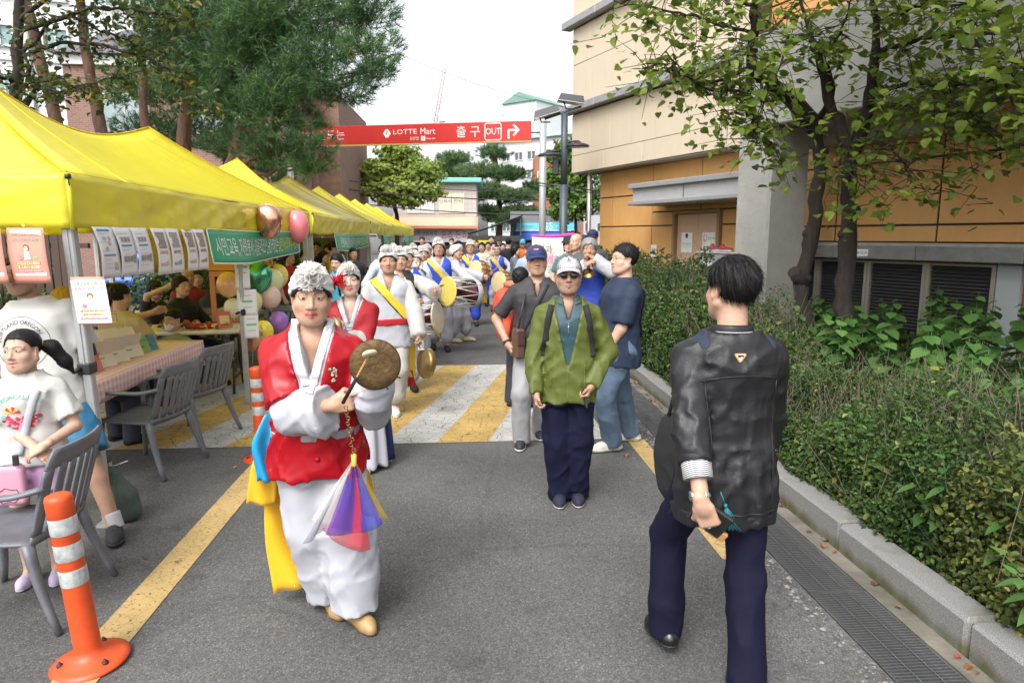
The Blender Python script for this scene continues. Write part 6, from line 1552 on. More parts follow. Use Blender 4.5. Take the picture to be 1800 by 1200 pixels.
def tent(label,s0,L,depth=3.0,mid=False,seed=0):
 t=thing('canopy_tent',label,'tent',rd(s0,TF),ROAD,'yellow canopy tents in a row');d=depth;q=np.random.default_rng(seed)
 ry0,ry1=min(1.5,L/2),max(L-1.5,L/2);c=[np.array(p,float)for p in((0,0,EZ),(0,L,EZ),(-d,L,EZ),(-d,0,EZ))];r0,r1=np.array((-d/2,ry0,PZ)),np.array((-d/2,ry1,PZ))
 rs=.27 if L>4 else 0
 def patch(a0,a1,b0,b1,sag):
  a0,a1,b0,b1=map(np.array,(a0,a1,b0,b1));ph=q.random()*6
  def fn(u,v):
   p=(a0*(1-u)+a1*u)*(1-v)+(b0*(1-u)+b1*u)*v
   z=-sag*4*v*(1-v)*.6-(rs*math.sin(math.pi*u)*v**1.3 if np.linalg.norm(b1-b0)>.1 else 0)-.02*math.sin(math.pi*u)*(1-v)+.010*math.sin(9*u+ph)*math.sin(5*v+ph)*v*(1-v)*4
   return p+[0,0,z]
  MB().slab(fn,22,12,.004).build('roof_panel',TY,t)
  return fn
 f_=patch(c[0],c[1],r0,r1,.10);patch(c[2],c[3],r1,r0,.10);e0=patch(c[3],c[0],r0,r0,.10);patch(c[1],c[2],r1,r1,.10)
 sm=MB()
 for u in(0,1):sm.tube([f_(u,i/12)+[0,0,.004]for i in range(13)],.010,5)
 if L>4:
  for u in(.12,.88):sm.tube([f_(u*(1-.0),i/12)+[0,0,.003]for i in range(13)],.006,4)
  sm.tube([f_(i/20,1)+[0,0,.004]for i in range(21)],.010,5)
 for i in(0,1):sm.tube([f_(k/20,0)+[.004,0,0]for k in range(21)],.008,5)
 sm.tube([e0(k/12,0)+[0,-.004,0]for k in range(13)],.008,5);sm.build('seam',TYS,t)
 def val(a,b,out,n,ht):
  a,b,out=np.array(a,float),np.array(b,float),np.array(out,float);ph=q.random()*6;ln=np.linalg.norm(b-a)
  def fn(u,v):
   x=u*ln;rp=(.016*math.sin(3.1*x+ph)+.012*math.sin(7.3*x+2*ph)+.006*math.sin(17*x))*v+.018*math.sin(math.pi*v*2+4*x)*math.sin(2.2*x+ph)*.5
   w1=math.sin(5.3*x+6*v+ph);rp=(rp+.026*(1-abs(w1))**3*v*(1-v)*4+.020*(1-abs(math.sin(8.1*x-7*v)))**3*v+.016*math.exp(-((x%2.05-1.02)/.06)**2)*math.sin(22*v))*math.sin(math.pi*u)**.35
   return a*(1-u)+b*u+out*(.012+rp)+[0,0,-v*ht-.02*math.sin(math.pi*u)+.012*math.sin(2.1*x+ph)*v]
  MB().slab(fn,n,8,.004).build('valance',TY,t)
 n_=int(L*24)
 val(c[0],c[1],(1,0,0),n_,EZ-VB);val(c[3],c[0],(0,-1,0),64,EZ-VB);val(c[1],c[2],(0,1,0),30,EZ-VB);val(c[2],c[3],(-1,0,0),30,EZ-VB)
 ys=[0,L]+([L/2]if L>4 else[])
 for x in(0,-d):
  for y in ys:
   px_,py_=(x-.045 if x==0 else x+.045),min(max(y,.045),L-.045)
   lean=(.07,0)if(x==0 and y==0 and mid)else(0,0)
   lg=MB();n8=[(px_+lean[0]*(1-k/6),py_-.0,k/6*1.0)for k in range(7)]
   R_=rotm(0,-math.atan2(lean[0],2.0),0)
   lg.box((px_+lean[0]*.75,py_,.55),(.052,.052,1.06),b=.006,R=R_);lg.box((px_+lean[0]*.25,py_,1.50),(.064,.064,1.10),b=.008,R=R_);lg.box((px_+lean[0]*.25,py_-.034,1.50),(.010,.006,1.06),R=R_)
   lg.box((px_+lean[0],py_,.01),(.10,.10,.018));po=lg.build('tent_leg',ALU,t)
   MB().box((px_+lean[0]*.47,py_,.98),(.082,.082,.07),b=.01).tube([(px_+lean[0]*.47-.02,py_-.04,.98),(px_+lean[0]*.47-.035,py_-.085,.97)],.014,8).build('leg_clamp',BLK,po)
 tr_=MB();zt,zb=2.02,1.88
 for x in(-.05,-d+.05,-d/2):
  k=int(max(2,L//1.5));st=L/k
  for i in range(k):
   y0,y1=i*st,(i+1)*st;up=.55 if x==-d/2 else 0
   tr_.tube([(x,y0,zt+up),(x,y1,zb+up)],.013,5).tube([(x-.03,y0,zb+up),(x-.03,y1,zt+up)],.013,5)
 for y in ys:
  yy=min(max(y,.06),L-.06)
  for i in range(2):tr_.tube([(-i*d/2,yy,zt),(-(i+1)*d/2,yy,zb)],.013,5).tube([(-i*d/2,yy+.03,zb),(-(i+1)*d/2,yy+.03,zt)],.013,5)
 for y in(ry0,ry1)if L>4 else(ry0,):tr_.tube([(-d/2,y,1.95),(-d/2,y,PZ-.03)],.02,6)
 tr_.build('roof_truss',M('truss_dark',(.10,.10,.09),.5,.4),t)
 MB().lathe([(.0,.018),(.016,.012),(.018,-.012),(0,-.018)],8,c=(.014,-.014,EZ-.02)).tube([(.014,-.018,EZ-.01),(.02,-.02,EZ-.07)],.005,5).build('strap_end',BLK,t);cs=MB();[cs.tube([(x,y,EZ),(x,y,VB)],.013,6)for x in(.012,-d-.012)for y in(-.012,L+.012)];cs.build('corner_seam',TY,t)
 return t
A_=tent('nearest and largest yellow canopy tent, hung with printed sheets and a green banner',4.1,6.14,mid=True,seed=1)
tent('second yellow canopy tent from the front, behind the white flower hats',10.5,6.4,seed=2)
for i,lb in enumerate(('third yellow canopy tent from the front','fourth yellow canopy tent from the front','fifth yellow canopy tent, middle of the far row','sixth yellow canopy tent, second from the far end','farthest yellow canopy tent, nearest the restaurant')):tent(lb,17.1+3.12*i,3.0,seed=3+i)
# printed sheets, posters and banners on the tents
R90Z=rotm(rad(90),0,0)
PPK=M('poster_salmon',(.62,.27,.20),.6);PWH=M('paper_white',(.74,.74,.77),.6)
INKC=[M('ink_brown',(.22,.13,.05),.6),M('ink_teal',(.04,.30,.34),.6),M('ink_pink',(.65,.20,.25),.6),M('ink_yellowish',(.66,.58,.30),.6),INK,M('skin_print',(.72,.48,.36),.6),M('ink_green',(.20,.45,.20),.6),M('hair_print',(.22,.08,.05),.6)]
def sheetfn(w_,h_,bow=.02,skew=0.0):
 return lambda u,v:((u-.5)*w_+skew*v*h_,-bow*math.sin(math.pi*v)*(1-.4*u)-.05*v*v*h_,-v*h_)
def hung(name,label,cat,loc,rz,w_,h_,mat,draw,group=None,skew=0,bow=.02,mats=None):
 t=thing(name,label,cat,loc,rz,group);fn=sheetfn(w_,h_,bow,skew);MB().slab(fn,6,10,.0012).build('sheet',mat,t)
 k=MB();draw(k)
 if k.V:
  V=np.vstack(k.V);u=V[:,0]/w_+.5;v=-V[:,2]/h_;off=V[:,1]
  k.V=[np.array([np.array(fn(a,b))+[0,o,0]for a,b,o in zip(u,v,off)])];k.build('print',mats or INKC,t)
 return t
def quad(k,x,z,w_,h_,mi,o=-.003,n=1):k.add([(x-w_/2,o,z-h_/2),(x+w_/2,o,z-h_/2),(x+w_/2,o,z+h_/2),(x-w_/2,o,z+h_/2)],[(0,1,2,3)],mi)
def disc(k,x,z,rx,rz_,mi,o=-.004):k.add([(x+rx*math.cos(a*.5236),o,z+rz_*math.sin(a*.5236))for a in range(12)],[tuple(range(12))],mi)
def craft_poster(k):
 quad(k,0,-.14,.18,.245,8,-.0028);T=lambda s,z,sx,mi,sz:k.text(s,sz,R90Z,(0,-.0042,z),mi,sx=sx)
 T('강북교육복지센터와',-.040,.92,0,.021);k.text('함께 하는',.020,R90Z,(-.038,-.0042,-.068),2);k.text("'비즈공방'",.023,R90Z,(.034,-.0042,-.068),1)
 disc(k,-.002,-.108,.018,.018,7);disc(k,-.002,-.114,.013,.014,5,-.005);k.add([(-.02,-.004,-.175),(.018,-.004,-.175),(.012,-.004,-.130),(-.014,-.004,-.130)],[(0,1,2,3)],9)
 quad(k,.045,-.163,.026,.011,6);disc(k,-.038,-.165,.013,.012,2);quad(k,.02,-.165,.006,.018,6)
 quad(k,0,-.193,.13,.016,3,-.0034);quad(k,0,-.214,.12,.016,3,-.0034);T('9세-13세 청소년만 누구나',-.193,.8,4,.016);T('참여 가능합니다~~',-.214,.85,4,.016)
 quad(k,0,-.236,.14,.014,2,-.0034);k.text('강북교육복지센터 체험공방',.011,R90Z,(0,-.0042,-.236),8);k.text('강북구 교육복지',.009,R90Z,(0,-.0042,-.254),4)
PM=INKC+[PWH,M('apron_print',(.62,.62,.66),.6)]
EY=-.03
pz=VB+.01
for sx_,lb in((-2.63,'salmon bordered craft poster at the left edge, hung from the tent end'),(-2.405,'salmon bordered craft poster hung in front of the man in the white shirt')):
 hung('craft_poster',lb,'poster',rd(4.02,sx_,pz),ROAD-.15,.215,.305,PPK,craft_poster,'craft posters on the first tent',.10,mats=PM)
hung('craft_poster','salmon bordered craft poster taped to the nearest tent leg','poster',rd(4.06,-2.12,1.52),ROAD+.10,.175,.27,PPK,craft_poster,'craft posters on the first tent',.10,.004,mats=PM)
PH=[M('photo_dark',(.10,.075,.05),.5,col2=(.42,.36,.30),vscale=70),M('photo_warm',(.30,.20,.10),.5,col2=(.66,.56,.42),vscale=55),M('photo_grey',(.07,.07,.075),.5,col2=(.5,.5,.5),vscale=80),M('bar_blue',(.05,.25,.42),.5),M('text_grey',(.40,.40,.42),.6),M('ink_multi',(.35,.30,.55),.6,col2=(.65,.55,.25),vscale=60)]
def doc(v):
 def draw(k):
  q=np.random.default_rng(v)
  if v<3:
   for z in((-.02,-.17)if v==0 else(-.115,)):quad(k,-.01,z,.15,.012,3)
   for i in range(9):
    z=-.04-i*.026
    if abs(z+.115)>.02:quad(k,-.02-.02*q.random(),z,.10+.05*q.random(),.0025,4)
   if v==0:disc(k,-.03,-.07,.018,.015,5);disc(k,.03,-.07,.018,.015,5);disc(k,.02,-.10,.018,.015,5);disc(k,-.03,-.13,.018,.012,5);quad(k,.06,-.24,.05,.05,1)
   else:
    for i in range(3):quad(k,-.05+i*.045,-.075,.04,.03,2)
    for i in range(4):quad(k,-.06+i*.045,-.20,.042,.035+.02*(i==3),(0,2,0,2)[i])
  else:quad(k,-.005,-.085,.15,.115,(0,2,0,0)[v-3]);quad(k,-.005,-.215,.15,.11,(1,2,1,0)[v-3])
 return draw
docs=['printed sheet with coloured bubbles beside the nearest tent leg','printed sheet with blue heading and photos, second from the tent leg','printed sheet with few photos, third from the tent leg','sheet of two photos with a yellow vested person below','sheet of two greyish photos in the middle of the row','sheet of two photos with a red figure above','sheet of two dark photos beside the green banner']
for i,lb in enumerate(docs):hung('printed_sheet',lb,'printed sheet',rd(4.36+i*.235+.06*(i>2)+.06*(i>4),TF+.035,VB+.02),ROAD+rad(90),.235,.31+.02*(i>2),PWH,doc(i),'printed sheets along the first tent',.12,.03,mats=PH)
GRN=M('banner_green',(.012,.30,.13),.5,wrinkle=.3,wscale=6);BTX=[WHT,M('text_yellow',(.75,.72,.10),.5)]
def banner(label,s0,s1,z1,h_,runs,cw=1.0):
 w_=s1-s0;t=thing('green_banner',label,'banner',rd((s0+s1)/2,TF+.04,z1),ROAD+rad(90),'green banners on the tents')
 fn=lambda u,v:((u-.5)*w_,-.05*v*math.sin(5*u+1)-.035*math.sin(9*u)*v,-v*h_-.05*math.sin(math.pi*u)*.3-.03*v*math.sin(4*u))
 MB().slab(fn,40,6,.001).build('cloth',GRN,t)
 e=MB()
 for a,b in((0,.03),(.965,1)):e.slab(lambda u,v:np.array(fn(u,a+(b-a)*v))+[0,-.003,0],40,1,.001)
 for a,b in((0,.008),(.992,1)):e.slab(lambda u,v:np.array(fn(a+(b-a)*u,v))+[0,-.003,0],1,4,.001)
 e.build('white_hem',WHT,t)
 k=MB()
 for tx,uc,wd,mi in runs:
  V,F=text_geo(tx);wv=np.ptp(V[:,0]);V=V-[(V[:,0].min()+V[:,0].max())/2,(V[:,1].min()+V[:,1].max())/2,0];V[:,0]*=wd*w_/wv;V[:,1]*=h_*.56/np.ptp(V[:,1])
  k.add([np.array(fn(x/w_+uc,.5-y/h_))+[0,-.004,0]for x,y,_ in V],F,mi)
 k.build('lettering',BTX,t);return t
banner('long green banner with white and yellow lettering on the nearest tent',6.05,9.45,VB+.03,.30,[('시민교육, 자원봉사,',.22,.36,0),('마을관리소 운영하는',.56,.30,0),('열린사회북부시민회',.84,.25,1)])
banner('green banner with small lettering on the second tent',12.0,16.6,VB+.02,.30,[('은평마을 공동체 생활문화 마을축제',.40,.62,0),('열린사회',.83,.2,1)])
banner('short green banner on the third or fourth tent, above the flower hats',19.5,22.4,VB,.36,[('나눔과 돌봄',.4,.5,0),('마당',.8,.2,1)])
banner('farthest green banner near the end of the tent row',26.5,31.6,VB,.36,[('이웃과 함께하는',.4,.5,0),('장터',.8,.2,1)])
hung('price_sheet','pale sheet with pink picture fluttering at the end of the second tent','poster',rd(16.9,TF+.06,VB+.02),ROAD+rad(60),.4,.5,PWH,lambda k:(quad(k,0,-.25,.3,.36,2),quad(k,0,-.05,.3,.03,4)),skew=.3,bow=.04)
hung('paper_strip','narrow white paper strip dangling above the pale blue shirt','paper',rd(12.6,TF+.06,VB-.36),ROAD+rad(80),.12,.36,PWH,lambda k:quad(k,0,-.1,.08,.01,4),skew=.4,bow=.05)
for i,(z,lb)in enumerate(((1.56,'long narrow paper list taped high on the middle leg of the first tent'),(1.21,'white printed note taped halfway down the middle tent leg'),(.97,'lower paper note with green bar on the middle tent leg'))):
 hung('paper_note',lb,'note',rd(7.16,TF-.02+.03*i,z),ROAD+.25,.14+.05*(i==1),.34 if i==0 else .26,PWH,lambda k:(quad(k,0,-.06,.09,.006,2),quad(k,0,-.12,.1,.02,6),quad(k,0,-.18,.08,.004,4)),'notes on the middle tent leg',0,.01)
yb=thing('yellow_banner','inner yellow cloth banner with orange lettering at the back of the second tent','banner',rd(11.6,-4.2,1.95),ROAD+rad(60));MB().slab(lambda u,v:((u-.5)*2.2,.04*math.sin(8*u),-.75*v),14,4,.002).build('cloth',fabric('cloth_yellow',(.75,.62,.16),.3),yb)
k=MB();k.text('시민 장터',.34,R90Z,(0,-.05,-.35),0);k.build('lettering',M('ink_orange',(.75,.25,.06),.6),yb)
fl=thing('flag','small red, white and blue striped flag hanging behind the pink balloon','flag',rd(11.2,-2.9,1.72),ROAD+rad(30));mb=MB()
for i,c in enumerate((1,0,2)):mb.box((0,0,-.05-i*.07),(.34,.006,.069),c)
mb.build('cloth',[WHT,M('flag_blue',(.04,.07,.35),.7),M('flag_red',(.55,.03,.05),.7)],fl)
# chairs
CHM=M('chair_grey',(.14,.147,.165),.42,var=.18,vscale=12,bump=.08,bscale=60)
def make_chair():
 t=thing('plastic_chair','x','chair');w2=.235
 def seat(u,v):x=(u-.5)*2;return(x*w2,-.21+.42*v,.415-.022*(1-x*x)*math.sin(math.pi*min(1,v*1.1))+.008*v)
 MB().slab(seat,10,8,.014).build('seat',CHM,t)
 def bp(u,v):x=(u-.5)*2;z=.40+.43*v;w_=w2*(1+.04*v)*(1 if v<.75 else math.sqrt(max(1-((v-.75)/.30)**2*.45,.1)));return np.array((x*w_,-.215-.125*v-.035*(1-x*x),z))
 bk=MB();bk.slab(lambda u,v:bp(u,.80+.20*v),12,4,.012);bk.slab(lambda u,v:bp(u,.0+.10*v),12,2,.012);bk.slab(lambda u,v:bp(u*.10,.1+.72*v),2,8,.016);bk.slab(lambda u,v:bp(.90+u*.10,.1+.72*v),2,8,.016)
 b=bk.build('backrest',CHM,t)
 for i in range(5):MB().slab(lambda u,v:bp(.165+i*.145+u*.09,.09+.73*v),2,8,.011).build('slat',CHM,b)
 for sx in(-1,1):
  pts=[bp(.02 if sx<0 else .98,.62),(sx*(w2+.035),-.18,.64),(sx*(w2+.05),.0,.645),(sx*(w2+.045),.15,.635),(sx*(w2+.03),.20,.57),(sx*(w2+.015),.19,.42)]
  mb=MB();P_=np.array(pts,float);u=np.linspace(0,5,21);Q=np.stack([np.interp(u,range(6),P_[:,i])for i in range(3)],1)
  for _ in range(2):Q[1:-1]=.25*Q[:-2]+.5*Q[1:-1]+.25*Q[2:]
  mb.tube(Q.tolist(),.026,8,flat=.55,hint=(1,0,0));mb.build('armrest',CHM,t)
  for sy in(-1,1):
   a=np.array((sx*(w2-.012),sy*.195,.41));e=np.array((sx*(w2+.035),.225 if sy>0 else-.315,.004))
   mb=MB();mb.tube([a+(e-a)*k/5+[0,.012*math.sin(math.pi*k/5)*-sy,0]for k in range(6)],[.034-.003*k for k in range(6)],8,flat=.7);mb.build('leg',CHM,t)
 return t
ch0=make_chair()
chs=[(3.20,-2.12,92,'grey plastic armchair at the left edge, in front of the girl'),(5.22,-2.40,78,'grey plastic chair behind the tent leg, nearer of two at the craft table'),(6.05,-2.40,74,'grey plastic chair at the far end of the craft table'),(9.0,-2.45,170,'grey plastic chair under the balloons, right of the middle tent leg'),(6.7,-4.1,150,'olive looking chair under the man in the yellow shirt'),(8.1,-3.9,200,'chair beside the person in black under the tent'),(9.1,-4.6,120,'empty chair at the back, before the green bush'),(5.6,-4.0,100,'chair behind the craft table, left of the juice bottle'),(8.7,-3.2,185,'chair behind the pink frame with balloons')]
for i,(s,t_,a,lb)in enumerate(chs):
 o=ch0 if i==0 else copy_tree(ch0);o.location=rd(s,t_);o.rotation_euler=(0,0,ROAD+rad(a));o['label']=lb;o['group']='grey plastic chairs by the tents'
 # tables
def table(label,s,t_,lx,ly,rz,legs=True):
 t=thing('folding_table',label,'table',rd(s,t_),ROAD+rad(rz));MB().box((0,0,.715),(lx,ly,.04),b=.012).build('tabletop',M('table_white',(.66,.65,.60),.45,var=.05),t)
 for sx in(-1,1):
  mb=MB();x=sx*(lx/2-.22)
  for sy in(-1,1):mb.tube([(x,sy*ly*.22,.70),(x,sy*ly*.25,.42),(x+sx*.0,sy*ly*.33,.22),(x,sy*ly*.42,.015)],.015,8)
  mb.tube([(x,-ly*.36,.17),(x,ly*.36,.17)],.013,8).tube([(x,0,.42),(x-sx*.35,0,.69)],.010,6);mb.build('leg_frame',M('leg_dark',(.05,.045,.04),.45,.4),t)
 return t
t1=table('craft table under a pink checked cloth, behind the two grey chairs',5.75,-2.92,2.15,.72,90)
def check():
 m,n,L,b=nodes('checked_cloth');b.inputs['Roughness'].default_value=.6;tc=n.nodes.new('ShaderNodeTexCoord');cols=[]
 sx=n.nodes.new('ShaderNodeSeparateXYZ');L.new(tc.outputs['Object'],sx.inputs[0]);sm=n.nodes.new('ShaderNodeMath');sm.operation='ADD';L.new(sx.outputs[1],sm.inputs[0]);L.new(sx.outputs[2],sm.inputs[1])
 prev=None
 for o in(sx.outputs[0],sm.outputs[0]):
  f=n.nodes.new('ShaderNodeMath');f.operation='PINGPONG';f.inputs[1].default_value=.03;L.new(o,f.inputs[0]);g=n.nodes.new('ShaderNodeMath');g.operation='GREATER_THAN';g.inputs[1].default_value=.015;L.new(f.outputs[0],g.inputs[0])
  if prev is None:prev=g.outputs[0]
  else:a=n.nodes.new('ShaderNodeMath');a.operation='ADD';L.new(prev,a.inputs[0]);L.new(g.outputs[0],a.inputs[1]);prev=a.outputs[0]
 d=n.nodes.new('ShaderNodeMath');d.operation='MULTIPLY';d.inputs[1].default_value=.5;L.new(prev,d.inputs[0]);mx=n.nodes.new('ShaderNodeMix');mx.data_type='RGBA';mx.inputs[6].default_value=(.70,.66,.64,1);mx.inputs[7].default_value=(.66,.30,.30,1);L.new(d.outputs[0],mx.inputs[0]);L.new(mx.outputs[2],b.inputs['Base Color']);return m
tc_=thing('tablecloth','pink and white checked cloth draped over the craft table','tablecloth',rd(5.75,-2.92),ROAD+rad(90));mb=MB()
mb.slab(lambda u,v:((u-.5)*2.19,(v-.5)*.76,.741),12,6,.003)
for sy in(-1,1):mb.slab(lambda u,v:((u-.5)*2.19,sy*(.38+.012*math.sin(14*u)*v),.740-.15*v),24,3,.003)
for sx in(-1,1):mb.slab(lambda u,v:(sx*(1.095+.03*v*math.sin(9*u+1)),(u-.5)*.76,.740-.26*v),12,3,.003)
mb.build('cloth',check(),tc_)
table('white folding table with red beadwork, under the middle of the first tent',7.85,-3.15,1.6,.72,8);table('small folding table at the back with drinks, under the first tent',9.5,-4.1,1.2,.6,10)
# things on the tables
def card(label,s,t_,rz,w_,h_,col,key,deco=None,tilt=28):
 t=thing('craft_kit_card',label,'card',rd(s,t_,.745),ROAD+rad(rz),'craft kit cards on the checked table');m=M(key,col,.6);R=rotm(rad(-tilt),0,0)
 MB().box((0,0,0),(w_,.004,h_),R=R,off=(0,0,h_/2)).build('front',m,t);MB().box((0,.10,0),(w_*.9,.003,h_*.8),R=rotm(rad(tilt),0,0),off=(0,0,h_*.4)).build('stand',m,t)
 k=MB()
 if deco=='flower':
  for dx in(-w_*.22,w_*.22):
   for a in range(9):r_=.014;c=np.array((dx+.02*math.cos(a*.7)*(a>0),-.004,h_*.58+.024*math.sin(a*.7)*(a>0)));k.lathe([(r_*.6,0),(.0,.003)],6,a%3,R=R@R90Z,c=R@c)
  k.box((0,0,0),(w_*.3,.002,.006),3,R,0,(0,-.004,h_*.25))
 else:k.lathe([(.010,0),(0,.001)],8,3,R=R@R90Z,c=R@np.array((0,-.003,h_*.88)));k.box((0,0,0),(w_*.35,.002,.012),3,R,0,(0,-.004,h_*.35))
 k.build('print',[M('bead_red',(.5,.06,.05),.5),M('bead_orange',(.6,.3,.06),.5),M('bead_blue',(.10,.22,.35),.5),M('print_brown',(.20,.12,.07),.6)],t)
tq,rs_=(.10,.42,.36),(.55,.17,.17)
for i,(ds,w_,h_,c,ky,de,lb)in enumerate(((0,.11,.15,tq,'card_teal',None,'teal kit card, nearest in the row by the tent leg'),(.13,.11,.15,rs_,'card_rose',None,'first rose red kit card next to the teal one'),(.26,.11,.15,rs_,'card_rose',None,'second rose red kit card, with blue print'),(.42,.18,.24,(.66,.60,.48),'card_cream','flower','tall cream kit card with flower beads, first of three'),(.63,.18,.24,(.66,.60,.48),'card_cream','flower','middle cream kit card with flower beads'),(.86,.20,.22,(.64,.58,.48),'card_cream','flower','last cream kit card with a brown edge'),(1.10,.12,.13,(.22,.36,.12),'card_green',None,'small green kit card beyond the cream ones'),(1.26,.11,.12,(.07,.22,.35),'card_blue',None,'small blue kit card at the end of the row'))):
 card(lb,4.98+ds,-2.74-.02*(i>2),62,w_*1.3,h_*1.25,c,ky,de)
def bottle(label,p,col,h_=.2,cap_=(.65,.08,.03)):
 t=thing('drink_bottle',label,'bottle',p);MB().lathe([(.0,0),(.030,.002),(.033,.02),(.033,h_*.62),(.026,h_*.78),(.014,h_*.88),(.014,h_*.94)],14).build('bottle_body',M('juice_%d'%int(col[0]*99),col,.12,coat=.5),t);MB().lathe([(.016,h_*.92),(.016,h_),(0,h_)],12).build('bottle_cap',M('cap_%d'%int(cap_[0]*99),cap_,.4),t);MB().lathe([(.0336,h_*.25),(.0336,h_*.55)],14,caps=False).build('label_band',M('label_red',(.60,.12,.06),.5),t)
bottle('orange juice bottle with a red cap standing on the craft table',rd(6.05,-3.22,.745),(.60,.24,.03));bottle('small green bottle on the table at the back',rd(9.4,-4.0,.737),(.05,.20,.06),.22,(.6,.6,.6))
t=thing('paper_roll','roll of kitchen paper standing on the craft table behind the tent leg','paper roll',rd(5.05,-3.25,.745));MB().lathe([(.022,0),(.055,0),(.055,.13),(.022,.13),(.022,.12)],18,caps=False).build('roll',M('paper_soft',(.72,.70,.62),.9),t)
for i,(ds,dt,w_,h_,lb)in enumerate(((.1,-.1,.12,.09,'yellow box lid lying on the craft table'),(-.35,.1,.2,.15,'pale sheet of instructions on the near end of the craft table'),(.75,-.15,.18,.12,'small cream carton at the back of the craft table'))):
 t=thing('craft_box',lb,'box',rd(5.3+ds,-3.2+dt,.745),ROAD+i);MB().box((0,0,.02),(w_,h_,.04 if i!=1 else .004),b=.003).build('box_body',M('box_%d'%i,((.66,.50,.06),(.66,.64,.55),(.6,.5,.3))[i],.7),t);MB().box((0,0,.045 if i!=1 else .0245),(w_*.6,h_*.5,.006 if i!=1 else .002)).build('box_label',INKC[3],t)
t=thing('handbag','beige folded paper bag standing behind the kit cards','bag',rd(6.35,-3.15,.745),ROAD+.4);MB().box((0,0,.12),(.20,.08,.24),b=.01).build('bag_body',M('kraft',(.55,.44,.26),.8),t);mb=MB()
mb.tube([(-.05,0,.23),(-.05,0,.31),(.05,0,.31),(.05,0,.23)],.005,5);mb.build('handle',M('kraft_dark',(.4,.3,.16),.8),t)
t=thing('beadwork_pile','heap of red and green beadwork flowers on the white table','beadwork',rd(7.75,-3.05,.737));q=np.random.default_rng(5);mb=MB()
for i in range(70):p=q.normal(size=3)*[.17,.10,.02];mb.lathe([(0,.02),(.02,.012),(.028,0),(0,-.004)],6,int(q.integers(0,4))%3,R=rotm(q.normal()*.6,q.normal()*.6,0),c=p+[0,0,.03+.02*q.random()])
tag(mb.build('bead_flowers',[M('bead_crimson',(.50,.02,.03),.5),M('bead_crimson2',(.38,.015,.02),.5),M('bead_gold',(.6,.38,.05),.5)],t),kind='stuff');mb=MB();mb.tube([(.16*math.cos(a*.4)-.1,.09*math.sin(a*.4)-.02,.05+.01*math.sin(a))for a in range(17)],.014,6);mb.build('green_garland',M('bead_green',(.03,.15,.05),.6),t);MB().lathe([(.0,.0),(.13,.0),(.15,.018),(.14,.018),(.12,.008),(0,.008)],20,c=(-.12,-.05,0)).build('plate',PWH,t)
t=thing('picture_book','pink picture card propped beside the red beadwork','book',rd(7.72,-2.62,.737),ROAD+.5);MB().box((0,0,.10),(.15,.012,.20),R=rotm(rad(-35),0,0)).build('cover',M('cover_rose',(.55,.12,.16),.5),t);MB().box((0,-.012,.10),(.10,.006,.10),R=rotm(rad(-35),0,0)).build('cover_picture',INKC[3],t)
t=thing('photo_frame','big pink and orange photo frame board standing behind the white table','photo frame',rd(8.35,-2.75,.737),ROAD-.1);mb=MB();FM_=M('frame_coral',(.66,.26,.16),.6)
for x,z,a,b_ in((-.20,.30,.06,.60),(.20,.30,.06,.60),(0,.57,.34,.06),(0,.03,.34,.06)):mb.box((x,0,z),(a,.02,b_))
mb.build('board',FM_,t);MB().box((0,.0,.68),(.50,.02,.14)).build('header',M('frame_orange',(.72,.36,.06),.6),t)
# balloons
def balloon(label,px,py,f,r,col,key,foil=False,sy=1.12,group='balloons by the first tent'):
 c=fp(px,py,f);t=thing('balloon',label,'balloon',c,0,group);m=M(key,col,.18 if not foil else .22,.95 if foil else 0,coat=.3,bump=.25 if foil else 0,bscale=14,bdist=.02)
 if foil:
  o_=[U(dell((0,0,.10*r),(r,r*.62,r))),U(dell((0,0,-.5*r),(r*.62,r*.5,r*.75)),r*.3)];put('skin',o_,r/12,m,t);mb=MB()
  mb.tube([(r*1.0*math.cos(a*.3307),0,r*(.1+math.sin(a*.3307)if math.sin(a*.3307)>0 else .1+1.3*math.sin(a*.3307)))for a in range(20)],.006,5);mb.build('seam',m,t)
 else:MB().lathe([(.0,-r*sy*1.06)]+[(r*math.sin(a*math.pi/12)*(1-.10*max(0,-math.cos(math.pi-a*math.pi/12))*0),-r*sy*math.cos(a*math.pi/12))for a in range(1,13)],20).build('skin',m,t)
 MB().lathe([(.004,-r*sy*1.02),(.014,-r*sy*1.09),(.012,-r*sy*1.10)],8).build('knot',m,t);MB().tube([(0,0,-r*sy*1.08),(.01,0,-r*sy*1.4),(0,0,-r*sy*2.0)],.0015,4).build('string',WHT,t)
RG=(.62,.33,.22)
